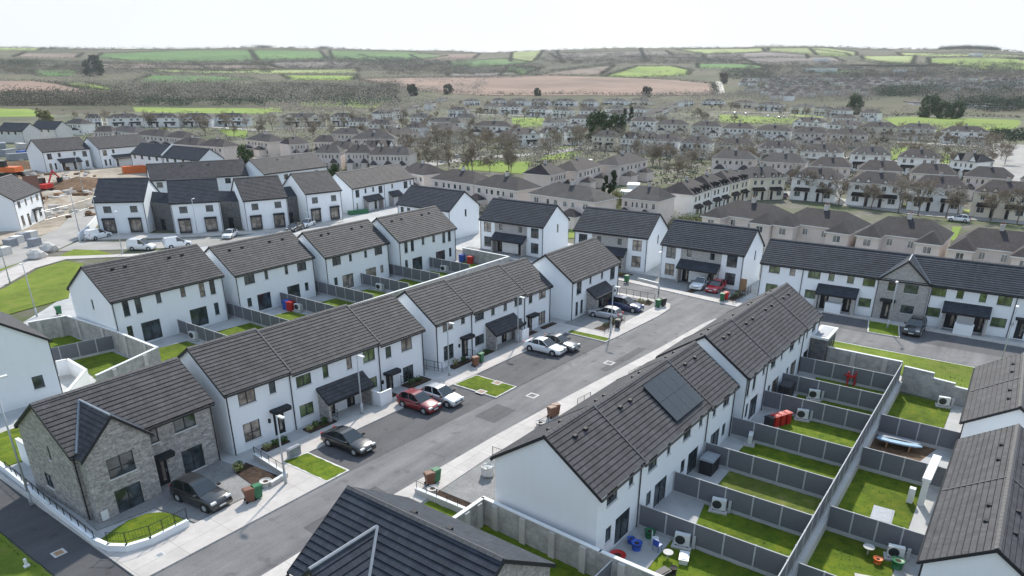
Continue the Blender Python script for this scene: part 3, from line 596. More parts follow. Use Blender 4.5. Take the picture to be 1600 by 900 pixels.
front_pair('T3', 'left half of the navy-roofed pair with the white and the red car outside', 'right half of the navy-roofed pair, behind the red hatchback')
front_pair('T2', 'left half of the second navy-roofed pair from the right, half hidden by a grey roof', 'right half of the second navy-roofed pair from the right, above the planted front beds')
front_pair('T1', 'left half of the third navy-roofed pair from the right, its porch over the footpath', 'right half of the third navy-roofed pair from the right, with a bright white gable')
b = BLD['T0']; dwelling(b, 0, b[3], [('w', 's', .8, 1.6, 3.8, 4.8), ('w', 's', 2.5, 3.3, 3.8, 4.8), ('w', 'g1', 4.2, 4.7, 3.7, 5.0)], 'white house with a big blank gable and slate-blue roof, leftmost of the cross-street pairs', tile='tilek', vents=False)
# long terrace on the right with the stone gable
b = BLD['Rr']; gl = 'glassg'
r1 = [('w', 's', 1.05, 2.5, 3.8, 4.85), ('w', 's', 3.75, 4.4, 3.8, 4.85, 'glass2'), ('w', 's', 1.0, 2.45, 1.1, 2.3), ('w', 's', 4.9, 5.3, 1, 2)]
o1 = 5.62
r2 = [('w', 's', 6.05, 7.5, 3.8, 4.85), ('w', 's', 8.5, 9.2, 3.8, 4.85), ('w', 's', 6.0, 7.5, 1.15, 2.3), ('d', 's', 7.95, 9.0, .05, 2.1), ('porch', 7.55, 12.25, 2.35, 3.3, 1.4, 'stone_lt')]
r3 = [('w', 's', 10.75, 11.5, 3.8, 4.85), ('w', 's', 12.55, 13.95, 3.75, 4.75), ('w', 's', 12.5, 13.9, 1.1, 2.2), ('d', 's', 10.65, 11.7, .05, 2.1)]
r4 = [('w', 's', 15.45, 16.2, 3.6, 4.75), ('w', 's', 17.2, 18.7, 3.6, 4.65), ('w', 's', 17.3, 18.7, 1.1, 2.15), ('d', 's', 15.2, 16.15, .05, 2.15), ('can', 14.95, 16.6, 2.45, .8)]
r5 = [('w', 's', 20.15, 21.6, 3.7, 4.75), ('w', 's', 22.7, 23.4, 3.75, 4.75), ('w', 's', 20.1, 21.5, 1.15, 2.25), ('d', 's', 22.15, 23.3, .05, 2.1), ('porch', 21.75, 26.4, 2.35, 3.3, 1.4, 'stone_lt')]
r6 = [('w', 's', 25.0, 25.7, 3.7, 4.75), ('w', 's', 26.75, 28.2, 3.65, 4.7), ('w', 's', 26.7, 28.2, 1.05, 2.15), ('d', 's', 25.1, 26.1, .05, 2.1)]
r7 = [(t[0], t[1], t[2]+9.2, *t[3:]) if False else t for t in [('w', 's', 29.9, 31.4, 3.7, 4.75), ('d', 's', 29.2, 30.1, .05, 2.1), ('w', 's', 31.9, 33.4, 1.1, 2.2), ('can', 28.95, 30.5, 2.45, .8)]]
r8 = [('w', 's', 35, 36.5, 3.7, 4.75), ('d', 's', 38.2, 39.1, .05, 2.1), ('w', 's', 35, 36.5, 1.1, 2.2)]
rl = ['leftmost white house of the long navy-roofed terrace, partly behind a grey roof', 'white house left of the shared porch in the long navy-roofed terrace', 'white house just left of the stone gable in the long navy-roofed terrace', 'stone-fronted house with a gable in the middle of the long navy-roofed terrace', 'white house just right of the stone gable in the long navy-roofed terrace', 'white house at the right half of the second porch, long navy-roofed terrace', 'white house of the long navy-roofed terrace cut by the right edge of the picture', 'last white house of the long navy-roofed terrace, outside the right edge']
ub = [0, 5.5, 9.85, 14.2, 19.95, 24.1, 28.7, 34.4, 40.2]
for k, ii in enumerate((r1[:3], r2, r3, r4, r5, r6, r7, r8)):
    h_ = dwelling(b, ub[k], ub[k+1], ii, rl[k], ends=(k == 0, k == 7), tile='tilek', mat='stone_lt' if k == 3 else 'render', glass=gl, blinds=.12, vents=False, pipes=(k in (0, 3, 4), k in (0, 5, 7)))
    if k == 3:
        cross_gable(h_, .15, 5.6, .22, 4.95, 2.45, b[4], 'tilek', 'stone_lt', [('w', 15.45-14.2, 16.2-14.2, 3.6, 4.75), ('w', 3.0, 4.5, 3.6, 4.65), ('w', 3.1, 4.5, 1.1, 2.15)], 0, b[5], b[6])
        dd = door_meshes(.9, 2.1); o = ob('door', dd[0], h_, (1.5, -.3, .05)); ob('handle', dd[2], o); ob('door_glass', dd[1], o)
        c = MB(); c.box(.7, 2.4, -1.0, -.23, 2.35, 2.6); part('door_canopy', c, [M['black']], h_)
# detached white houses joined by dark stone links, upper left
vl = ['white detached house with a black-navy roof, nearest to the building site', 'white detached house second from the building site, between two dark stone links', 'white detached house third from the building site', 'white detached house with a grey-brown roof beside two white cars']
for k, key in enumerate(('V1', 'V2', 'V3', 'V4')):
    b = BLD[key]; q = b[3]/8.8
    ii = [('w', 's', 1.45*q, 2.85*q, 3.95, 5.2), ('w', 's', 6.15*q, 7.5*q, 3.95, 5.2), ('sl', 's', 1.0*q, 3.0*q, .5, 2.55, 'glass2'), ('sl', 's', 5.7*q, 7.7*q, .5, 2.55, 'glass2'), ('bay', 1.0*q, 3.0*q), ('bay', 5.7*q, 7.7*q)]
    dwelling(b, 0, b[3], ii, vl[k], tile='tilek' if k < 2 else 'tile', vents=False, blinds=0)
def link(kA, kB, label):
    a, b = BLD[kA], BLD[kB]; ta, tb = R(a[2]), R(b[2])
    p = lambda q, t, u, v: (q[0]+u*math.cos(t)-v*math.sin(t), q[1]+u*math.sin(t)+v*math.cos(t))
    P0 = p(a, ta, a[3]+.02, 3.6); P1 = p(b, tb, -.02, 3.6); P2 = p(b, tb, -.02, 8.4); P3 = p(a, ta, a[3]+.02, 8.4)
    ox, oy = P0; loc = lambda P: (P[0]-ox, P[1]-oy)
    root = thing('linking_block', (ox, oy, 0), 0, label, 'building', 'dark stone links between the white detached houses')
    mb = MB(); poly = [loc(P0), loc(P1), loc(P2), loc(P3)]; mb.prism(poly, -.2, 5.2, 0); part('wall', mb, [M['stone_dk']], root)
    cx = sum(q[0] for q in poly)/4; cy = sum(q[1] for q in poly)/4; c = MB()
    e0, e1, e2, e3 = [(q[0]*1.0, q[1]*1.0) for q in poly]; m0 = ((e0[0]+e3[0])/2, (e0[1]+e3[1])/2); m1 = ((e1[0]+e2[0])/2, (e1[1]+e2[1])/2)
    c.face([(*e0, 5.21), (*e1, 5.21), (*m1, 6.9), (*m0, 6.9)], 0, [(0, 2.9), (3, 2.9), (3, 0), (0, 0)]); c.face([(*e2, 5.21), (*e3, 5.21), (*m0, 6.9), (*m1, 6.9)], 0, [(0, 2.9), (3, 2.9), (3, 0), (0, 0)])
    part('roof', c, [M['tilek']], root)
    dx, dy = loc(P1); L_ = math.hypot(dx, dy); rz = math.atan2(dy, dx)
    f, g, s_ = win_meshes(.9, 1.2, 'w'); o = ob('window', f, root, (dx*.5+math.sin(rz)*.06, dy*.5-math.cos(rz)*.06, 3.6), rz); ob('pane', g['glass'], o)
    f, g, s_ = door_meshes(1.0, 2.1); o = ob('door', f, root, (dx*.45+math.sin(rz)*.08, dy*.45-math.cos(rz)*.08, .05), rz); ob('handle', s_, o)
link('V1', 'V2', 'dark stone linking block behind the red machine, with a slate roof')
link('V2', 'V3', 'dark stone linking block between the second and third white detached houses')
link('V3', 'V4', 'narrow dark stone linking block left of the brown-roofed detached house')
for key, lb, n_ in (('V5', 'long grey-roofed house row behind the white detached houses', 4), ('V6', 'grey-roofed white row behind and right of the detached houses', 4)):
    b = BLD[key]; dwelling(b, 0, b[3], [('w', 's', 1+5*k, 2.3+5*k, 3.9, 5.1) for k in range(n_)], lb, vents=True, name='house_row')
b = BLD['X1']; s1 = b[3]/4
ii = [[('w', 's', 1.1, 2.3, 3.3, 4.9), ('w', 's', 4.0, 4.6, 3.9, 4.9), ('w', 's', 1.1, 1.6, .4, 2.1), ('d', 's', 4.1, 4.9, .05, 2.1), ('porch', 3.4, 8.6, 2.3, 3.3, 1.4, 'stone')], [('w', 's', 6.5, 7.1, 3.9, 4.9), ('w', 's', 8.6, 9.9, 3.3, 4.9), ('d', 's', 6.9, 7.7, .05, 2.1), ('w', 's', 9.2, 9.8, .4, 2.1)],
      [('w', 's', 13.0, 13.6, 3.9, 4.9), ('porch', 11.9, 15.4, 2.3, 3.3, 1.4, 'stone'), ('d', 's', 12.8, 13.6, .05, 2.1)], [('w', 's', 17.4, 18.8, 3.3, 4.9), ('w', 's', 19.6, 20.2, 3.9, 4.9)]]
xl = ['left end house of the white row behind the green netting', 'second house of the white row behind the green netting', 'third house of the white row behind the green netting', 'right end house of the white row behind the green netting']
for k in range(4): dwelling(b, k*s1, (k+1)*s1, ii[k], xl[k], ends=(k == 0, k == 3), vents=False, pipes=(k == 0, k in (1, 3)))
for key, lb in (('U2', 'white pair with a navy porch roof beyond the tipper truck'), ('U3', 'white pair with a pale roof beyond the dirt heap')):
    b = BLD[key]; L_ = b[3]
    dwelling(b, 0, L_, [('w', 's', 1.2, 2.6, 3.7, 5.4), ('w', 's', 4.5, 5.3, 4.2, 5.4), ('w', 's', L_-5.4, L_-4.6, 4.2, 5.4), ('w', 's', L_-2.6, L_-1.2, 3.7, 5.4), ('w', 's', 1.2, 2, .6, 2.5), ('w', 's', 2.8, 3.4, .6, 2.5), ('w', 's', L_-2.2, L_-1.2, .6, 2.5), ('porch', 4.0, L_-4, 2.6, 3.7, 1.7, 'render'), ('d', 's', 5, 6, .1, 2.3), ('d', 's', L_-6, L_-5, .1, 2.3)], lb, vents=False, name='semi_detached_house')
b = BLD['U4']
for k, (u0, u1, lb) in enumerate(((0, 17, 'left half of the slate-blue roofed block still being built'), (17.6, 35.5, 'right half of the slate-blue roofed block still being built, with a bright white gable'))):
    h_ = dwelling(b, u0, u1, [('w', 's', u0+1.5+4*j, u0+2.7+4*j, 3.9, 5.0) for j in range(4)], lb, tile='tilek', vents=False, name='unfinished_house', ends=(0, 1))
    c = MB()
    for s2 in (-1, 1):
        q = [(b[4]/2, b[5]+b[6]+.15), (b[4]/2+s2*(b[4]/2+.2), b[5]), (b[4]/2+s2*(b[4]/2+.2), b[5]+.45), (b[4]/2, b[5]+b[6]+.6)]
        for uu in (u1-u0+.01, u1-u0+.45): c.face([(uu, *p) for p in q])
        c.face([(u1-u0+.01, *q[2]), (u1-u0+.45, *q[2]), (u1-u0+.45, *q[3]), (u1-u0+.01, *q[3])])
    if k == 0: part('parapet', c, [M['cap']], h_)
b = BLD['U1']
dwelling(b, 0, b[3], [('w', 's', 1.6, 3.0, 4.0, 5.2), ('w', 's', 5.2, 6.0, 4.0, 5.2), ('w', 's', 8.2, 9.0, 4.0, 5.2), ('w', 's', 10.9, 12.2, 4.0, 5.2), ('w', 's', 1.6, 2.9, .5, 2.5), ('d', 's', 4.6, 5.7, .1, 2.4), ('d', 's', 7.9, 9.0, .1, 2.4), ('w', 's', 10.6, 12, .8, 2.4), ('can', 7.4, 10.5, 2.7, 1.0)], 'white pair with a grey roof at the left edge beside the site road', vents=False, name='semi_detached_house')
# house at the left edge
c0 = at(98, 618); tW = R(-5)
BLD['W'] = (c0[0]-8*math.cos(tW), c0[1]-8*math.sin(tW), -5, 8.0, 11.0, 5.6, 2.9, 0)
# ridge runs away from the camera, so the kit's length axis is turned a quarter
BLD['W2'] = (c0[0], c0[1], 85, 11.0, 8.0, 5.6, 2.9, 0)
bw = BLD['W2']; dwelling((bw[0], bw[1], 85, 11.0, 8.0, 5.6, 2.9, 0), 0, 11, [('w', 'g0', 5.95, 6.85, 1.3, 2.5), ('w', 's', 2, 3.5, 3.9, 5.1), ('sl', 's', 5, 7, .1, 2.2)], 'white house with one small window cut off by the left edge', vents=False)
# right-hand houses on the lower side
for key, us, lbs in (('L1', [0, 8.9, 17.66], ['nearest grey-roofed house at the bottom right corner, its gable cut by the frame', 'grey-roofed house joined behind the bottom right one, beyond the roof joint']), ('L2', [0, 6.8, 13.65], ['grey-roofed house on the right beyond the white gable strip', 'furthest grey-roofed house on the right edge, by the street lamp'])):
    b = BLD[key]
    for k in range(2): dwelling(b, us[k], us[k+1], [('w', 's', us[k]+1, us[k]+2.2, 2.7, 3.6), ('w', 'n', 1.2, 2.4, 2.7, 3.6), ('sl', 'n', 4, 5.8, .1, 2.0)], lbs[k], ends=(k == 0, k == 1), vergew=(k == 0), pipes=(k == 0, k == 1))
# dark roof in the foreground
b = BLD['K']
kk = dwelling(b, 0, b[3], [('w', 's', 7.0, 8.7, 3.6, 4.8), ('w', 's', 5.3, 5.9, 3.6, 4.7), ('w', 's', 7.1, 8.8, .2, 2.1), ('d', 's', 5.0, 6.0, .05, 2.2), ('can', 4.8, 6.4, 2.5, .8), ('w', 'n', 3, 4.5, 3.7, 4.8)], 'dark-roofed stone house in the foreground, cut by the bottom edge', mat='stone', tile='tilek', vents=True, name='stone_house', pipes=(0, 0))
cross_gable(kk, .75, 5.35, 1.0, 4.95, 2.25, b[4], 'tilek', 'stone', [('w', 2.1, 3.8, 2.75, 4.25), ('w', 2.1, 3.9, 0, 1.75)], 0, b[5], b[6])
# solar panels
rD = [o for o in C.objects if o.get('label', '').startswith('third house of the right-hand terrace')][0]
roofD = [c for c in rD.children if c.name.startswith('roof')][0]
W_, EV_, ri_ = 7.72, 5.10, 2.68; a_ = math.atan2(ri_, W_/2)
def solar(root, u0, W_, EV_, ri_, t0, cols, rows, pw=1.72, ph=1.13):
    a_ = math.atan2(ri_, W_/2)
    for r_ in range(rows):
        for c_ in range(cols):
            mb = MB(); P = lambda t, h, u: (u, W_/2-(t*math.cos(a_)+h*math.sin(a_)), EV_+ri_+.10-t*math.sin(a_)+h*math.cos(a_))
            ua, ub_ = u0+c_*(ph+.02), u0+c_*(ph+.02)+ph; ta, tb = t0+r_*(pw+.02), t0+r_*(pw+.02)+pw
            top = [P(tb, .17, ua), P(tb, .17, ub_), P(ta, .17, ub_), P(ta, .17, ua)]; bot = [P(tb, .12, ua), P(tb, .12, ub_), P(ta, .12, ub_), P(ta, .12, ua)]
            mb.face(top, 0, [(0, 0), (ph, 0), (ph, pw), (0, pw)])
            for i in range(4): mb.face([bot[i], bot[(i+1) % 4], top[(i+1) % 4], top[i]], 1)
            part('solar_panel', mb, [M['solar'], M['black']], root)
solar(roofD, .35, W_, EV_, ri_, .75, 4, 2)
# ---------------------------------------------------------------- ground sheets
def sheet(name, poly, z, mat, skirt=.12, side=None):
    a = sum(poly[i][0]*poly[(i+1) % len(poly)][1]-poly[(i+1) % len(poly)][0]*poly[i][1] for i in range(len(poly)))
    if a < 0: poly = poly[::-1]
    if mat.startswith('lawn') or mat in ('grass', 'soil'):      # ragged turf edges
        q = []; rj = random.Random(int(abs(poly[0][0]*100)))
        for i in range(len(poly)):
            (xa, ya), (xb, yb) = poly[i], poly[(i+1) % len(poly)]; L = math.hypot(xb-xa, yb-ya); n = max(1, min(60, int(L/.35)))
            for k in range(n): f = k/n; j = .045 if k else 0; q.append((xa+(xb-xa)*f+rj.uniform(-j, j), ya+(yb-ya)*f+rj.uniform(-j, j)))
        poly = q
    mb = MB(); mb.prism(poly, z-skirt, z, 0, 1 if side else 0)
    return struct(name, mb, [M[mat]]+([M[side]] if side else []))
gm = MB(); XB = [-800, -60, 76.3, 800]; YB = [-800, -150, 6.45, 800]
for i in range(3):
    for j in range(3):
        z = -1.06 if (i == 1 and j == 1) else -.06
        gm.face([(XB[i], YB[j], z), (XB[i+1], YB[j], z), (XB[i+1], YB[j+1], z), (XB[i], YB[j+1], z)])
gm.face([(76.3, -150, -1.06), (76.3, 6.45, -1.06), (76.3, 6.45, -.06), (76.3, -150, -.06)])
struct('ground', gm, [M['estate']])
sheet('yard_paving', [(14.9, 38), (15.2, 66), (27, 92), (36, 100), (58, 121), (96, 118), (120, 150), (135, 118), (112, 84), (106, 30), (106, -40), (76.4, -40), (76.4, 6.6), (31, 6.6), (16, 9), (16, 30)], -.03, 'patio', .03)
sheet('building_site_ground', [(52, 148), (62, 153), (74, 176), (84, 168), (100, 172), (112, 200), (170, 215), (170, 262), (96, 262), (60, 240), (30, 190), (25, 140)], -.02, 'site', .04)
# dips and heaps are separate; roads
rk = [(-30, 32.6), (31, 32.3), (42, 31.9), (52, 31.2), (70, 29.7), (80, 29.1), (83, 28.6), (83.8, 27)]
sheet('main_road', rk+[(83.8, 27), (86.4, 37), (84.5, 35.2), (80, 34.7), (69, 35.4), (51.3, 36.3), (31, 37.4), (14.8, 37.8), (-30, 38)], .0, 'asphalt')
sheet('side_road', [(83.8, -60), (88.6, -60), (88.6, 18), (89.6, 29), (92.2, 46), (93.2, 62), (94, 90), (88, 110), (87, 95), (88, 70), (86.5, 60), (86.4, 37), (83.8, 27)], .004, 'asphalt')
sheet('unfinished_road', [(88, 110), (74, 124), (62, 133), (58.5, 139), (52.5, 134), (60, 126), (66, 120), (80, 109), (87, 95), (94, 90), (92, 108)], .008, 'oldroad')
sheet('site_road', [(15, 108), (38, 122), (51, 133), (58.2, 139.7), (62.3, 142.7), (69.7, 154), (84, 178), (78, 180), (61.8, 154), (54.8, 148), (45, 142), (15, 128)], .012, 'oldroad')
sheet('parking_bays', [(31.02, 37.4), (48.15, 36.5), (48.2, 41.7), (31, 42.25)], .006, 'asphalt_bay', .02)
sheet('parking_bays', [(51.4, 36.35), (67.55, 35.5), (67.7, 40.9), (51.45, 41.5)], .006, 'asphalt_bay', .02)
sheet('parking_bays', [(88.6, -60), (93.3, -60), (93.6, 18.5), (88.6, 18.3)], .008, 'asphalt_bay', .02)
sheet('lane', [(12.1, 0), (14.8, 38), (15.1, 60), (16, 82), (13, 82), (12.1, 50)], .002, 'asphalt_dk', .05)
sheet('footpath', [(14.85, 37.8), (31, 37.45), (31, 42.25), (48.2, 41.7), (51.4, 41.5), (67.7, 40.9), (69.05, 40.9), (69.05, 35.35), (80, 34.75), (83.6, 34.9), (85.6, 35.7), (86.3, 37.6), (86.3, 44.5), (85.2, 44.5), (85.2, 38), (84.2, 36.8), (70.4, 37.2), (70.4, 43.4), (31, 44.6), (27.9, 44.8), (27.6, 40.5), (19.8, 40.6), (16.4, 41), (15.3, 43), (15.2, 66), (15, 66)], .10, 'path', .2, 'kerb')
sheet('footpath', rk+[(83.7, 24), (81.8, 24), (81.5, 26.5), (70, 27.4), (56.7, 28.6), (47.8, 29.4), (39.3, 30.1), (31, 30), (-30, 30)], .10, 'path', .2, 'kerb')
sheet('footpath', [(88.65, 18.4), (93.6, 18.5), (93.4, -60), (94.7, -60), (94.9, 20), (91.0, 29), (93.6, 46), (94.9, 80), (93.8, 80), (93.2, 62), (92.2, 46), (89.6, 29)], .10, 'path', .2, 'kerb')
sheet('footpath', [(37.1, 115.9), (45, 124), (50.6, 126.3), (58.5, 119.2), (60, 120.3), (51.5, 128.6), (48.5, 131.5), (36, 121), (24, 113), (24, 107)], .07, 'path', .1)
sheet('footpath', [(59.5, 139.3), (63.5, 143.6), (74, 129.3), (84, 121.2), (94.8, 117.2), (101, 117.6), (100, 114.8), (94, 114.8), (82, 118.6), (72, 126.6)], .10, 'path', .15)
sheet('driveway', [(20.2, 40.7), (26, 40.7), (26.5, 44), (26.2, 46.9), (16, 46.9), (15.9, 45.2), (19.6, 44.6)], .05, 'paver', .1)
sheet('driveway', [(32.9, 30.05), (39.3, 30.1), (47.8, 29.4), (56.7, 28.6), (70, 27.4), (81.5, 26.5), (81.5, 20), (32.2, 24.4)], .05, 'paver', .1)
sheet('driveway', [(70.4, 37.25), (84.2, 36.85), (85.1, 38), (85.1, 42.9), (70.4, 43)], .05, 'paver', .1)
sheet('driveway', [(91.05, 29), (93.6, 46), (94.9, 79), (97, 79), (98, 29)], .05, 'paver', .1)
sheet('garden_path', [(16, 60), (27, 60), (27, 68), (18, 66)], .02, 'path', .05)
for nm, p in (('grass_verge', [(28.95, 37.65), (30.85, 37.6), (30.85, 42.15), (28.9, 42.6)]), ('grass_island', [(48.3, 36.55), (51.25, 36.45), (51.3, 41.2), (48.35, 41.5)]), ('grass_strip', [(67.75, 35.65), (68.9, 35.55), (68.85, 40.7), (67.85, 40.7)]), ('grass_island', [(88.95, 8.9), (93.3, 9.7), (93.3, 12.9), (88.95, 12.1)])):
    cx, cy = sum(q[0] for q in p)/4, sum(q[1] for q in p)/4; big = [(cx+(x-cx)*1.0+.14*(1 if x > cx else -1), cy+(y-cy)+.14*(1 if y > cy else -1)) for x, y in p]
    sheet('kerb', big, .112, 'kerb', .2); sheet(nm, p, .125, 'lawn', .02)
sheet('grass_verge', [(77, -60), (83.5, -60), (83.3, 15.5), (77.2, 16), (76.6, 5)], .05, 'grass', .1)
sheet('grass_field', [(-30, 0), (11.95, 0), (12.0, 50), (12.9, 82), (13, 140), (-40, 140)], .05, 'grass', .1)
sheet('green', [(25, 100), (40.4, 102.9), (44.5, 111.5), (51, 120.9), (50, 125.2), (45.5, 123.4), (37.3, 115.2), (25, 106)], .05, 'grass', .1)
sheet('grass_verge', [(50.8, 129.3), (54.9, 132.9), (57, 128.6), (57, 123.5)], .06, 'grass', .1)
sheet('grass_verge', [(24, 114.5), (36, 122.3), (45.5, 130), (42, 128), (24, 118)], .06, 'grass', .1)
# gardens
GX = [31.3, 37.2, 42.5, 48.0, 53.6, 60.6, 65.7, 71.1, 75.2]
PAT = [13.9, 12.9, 14.0, 14.5, 13.2, 13.8, 13.5, 13.3]
for k in range(8):
    a, b_ = GX[k], GX[k+1]; dy = -.02*(a-31)
    sheet('patio', [(a, 16.7+dy), (b_, 16.7+dy), (b_, PAT[k]+(.9 if k == 1 else 0)), (a+.2, PAT[k])], .04, 'patio', .08)
    sheet('lawn', [(a+.05, PAT[k]-.02), (b_-.05, PAT[k]-.02+(.9 if k == 1 else 0)), (b_-.05, 6.85), (a+.05, 6.85)], .03, 'lawn2' if k == 2 else 'lawn', .06)
sheet('lawn', [(25.1, 8), (30.7, 8), (31.0, 15.8), (31.4, 24.9), (25.1, 25.0)], .03, 'lawn', .06); sheet('lawn', [(25, 25.3), (31.5, 25.3), (31.45, 29.8), (25, 30)], .03, 'lawn', .06)
RX = [28, 38.3, 45.9, 56.2, 63.5, 74.3]
for k in range(5):
    sheet('soil_garden' if k == 3 else 'lawn', [(RX[k], 1.7 if k != 3 else 3.6), (RX[k+1], 1.7), (RX[k+1], 6.4), (RX[k], 6.4)], -1.02, 'soil' if k == 3 else 'lawn', .04)
    sheet('patio', [(RX[k], -.1), (RX[k+1], -.1), (RX[k+1], 1.68), (RX[k], 1.68 if k != 3 else 3.58)], -1.0, 'patio', .06)
LX = [34.4, 41.0, 48.3, 55.1, 61.5, 68.1, 74.4, 81.2, 87.8]
for k in range(8):
    y0 = 77.2-.03*(LX[k]-34)
    sheet('patio', [(LX[k], y0), (LX[k+1], y0), (LX[k+1], y0-3.0), (LX[k], y0-2.4)], .04, 'patio', .08)
    sheet('lawn', [(LX[k]+.6*(k % 2), y0-2.4), (LX[k+1]-1.0*((k+1) % 2), y0-3), (LX[k+1]-.1, 65), (LX[k]+.1, 65)], .03, 'lawn', .06)
sheet('lawn', [(28.5, 79), (33.4, 78.2), (33.4, 68), (27.5, 64.5), (26.5, 68), (28.6, 71.2), (29.5, 78)], .03, 'lawn', .06)
sheet('lawn', [(28.4, 79.6), (33.3, 79), (33.2, 88), (29, 88.5)], .03, 'lawn', .06)
sheet('lawn', [(15.6, 59.5), (26, 58), (27, 62), (26, 66), (17.5, 66)], .03, 'lawn', .06)
for k in range(4):
    sheet('lawn', [(28+5.4*k, 55.5), (33+5.4*k, 55.3), (33+5.4*k, 64), (28+5.4*k, 64)], .03, 'lawn', .06); sheet('lawn', [(50.5+5*k, 54), (55.3+5*k, 54), (55.3+5*k, 64), (50.5+5*k, 64)], .03, 'lawn', .06)
sheet('front_lawn', [(15.55, 43.9), (17.6, 44.5), (18.8, 44.3), (19.5, 43.6), (19.9, 42.4), (19.9, 40.95), (17.8, 40.95), (16.3, 41.5), (15.6, 42.6)], .12, 'lawn', .1)
for p in ([(25.7, 44.3), (27.1, 44.9), (27.35, 40.4), (26.2, 40.4), (25.4, 41.8)], [(29.2, 45.9), (31.4, 45.8), (31.4, 45.0), (29.2, 45.1)], [(33.4, 45.9), (36.2, 45.75), (36.2, 44.75), (33.4, 44.85)], [(41.5, 45.4), (43.4, 45.4), (43.4, 44.4), (41.5, 44.4)], [(45.2, 45.7), (48, 45.6), (48, 44.3), (45.2, 44.4)], [(51.5, 45.1), (54.5, 45.0), (54.5, 44.2), (51.5, 44.2)], [(56, 44.9), (58.5, 44.8), (58.5, 43.8), (56, 43.9)], [(64.5, 44.5), (66, 44.5), (66, 43.5), (64.5, 43.6)], [(67.5, 44.3), (70, 44.2), (70, 43.5), (67.5, 43.6)], [(31.8, 31.0), (32.8, 31.0), (32.9, 26.2), (31.85, 26.2)], [(71, 38.9), (75.9, 38.2), (75.9, 37.5), (71, 37.6)], [(81.9, 42), (83.9, 42), (85, 37.9), (83.4, 37.6)], [(92.3, 36.4), (96.5, 36.0), (96.4, 35.0), (92.2, 35.4)], [(91.9, 30.6), (96, 30.2), (96, 29.2), (91.8, 29.4)], [(94, 50), (96.5, 50), (96.5, 46.6), (93.9, 46.8)]):
    sheet('planting_bed', p, .09, 'mulch', .1)
# patched asphalt, stop line
for p in ([(24, 33.2), (30.5, 33.1), (30.6, 34.3), (24.1, 34.4)], [(44, 33.5), (47.2, 33.4), (47.3, 35.6), (44.1, 35.7)], [(60.2, 31.2), (68.5, 30.9), (68.5, 31.8), (60.2, 32.1)], [(34, 38), (36.3, 38), (36.3, 40.2), (34, 40.2)]): sheet('road_patch', p, .010, 'asphalt_bay', .008)
# ---------------------------------------------------------------- fences and walls
_fm = {}
def fence(p0, p1, label, n=None, h=1.8, z=0.0, name='panel_fence', step=None):
    dx, dy = p1[0]-p0[0], p1[1]-p0[1]; L = math.hypot(dx, dy); n = n or max(1, round(L/1.85)); w_ = L/n; key = (round(w_, 2), h)
    if key not in _fm:
        a = MB(); a.box(.05, w_-.05, -.025, .025, .30, h); b_ = MB(); b_.box(.05, w_-.05, -.03, .03, -.06, .295); c = MB(); c.box(-.05, .05, -.06, .06, -.06, h+.05); d_ = MB(); d_.box(.05, w_-.05, -.035, .035, h+.002, h+.035)
        _fm[key] = (a.mesh('panel', M['panel']), b_.mesh('gravel_board', M['post']), c.mesh('post', M['post']), d_.mesh('top_rail', M['post']))
    a, b_, c, d_ = _fm[key]
    r = thing(name, (p0[0], p0[1], z), math.atan2(dy, dx), label, 'fence')
    for k in range(n):
        o = ob('panel', a, r, (k*w_, 0, 0)); ob('top_rail', d_, o); ob('gravel_board', b_, r, (k*w_, 0, 0))
    for k in range(n+1): ob('post', c, r, (k*w_, 0, 0))
    return r
ORDW = ['first', 'second', 'third', 'fourth', 'fifth', 'sixth', 'seventh', 'eighth', 'ninth', 'tenth', 'eleventh', 'twelfth', 'thirteenth', 'fourteenth', 'fifteenth', 'sixteenth', 'seventeenth', 'eighteenth', 'nineteenth', 'twentieth'] + [f'twenty-{w}' for w in ('first', 'second', 'third', 'fourth', 'fifth', 'sixth', 'seventh', 'eighth', 'ninth')] + ['thirtieth']
ordn = ['first', 'second', 'third', 'fourth', 'fifth', 'sixth', 'seventh', 'eighth']
for k in range(1, 8):
    fence((GX[k], 16.45-.02*(GX[k]-31)), (GX[k], 6.75), f'grey panel fence, {ordn[k-1]} from the toy-strewn patio across the right-hand gardens', 5)
fence((30.9, 15.0), (25.1, 15.2), 'grey panel fence below the block wall at the bottom edge', 3)
fence((31.35, 6.7), (75.1, 6.7), 'long grey fence on top of the pale retaining wall between the two rows of gardens', 24, name='boundary_fence')
for k in (1, 2, 3, 4):
    fence((RX[k], 6.35), (RX[k], .3), ['', 'grey fence of the bottom right corner garden', 'grey fence behind the white goal frame and the black shed', 'grey fence between the bright lawn and the bare soil garden', 'grey fence behind the blue paddle boards'][k], 4, z=-1.0, h=1.9)
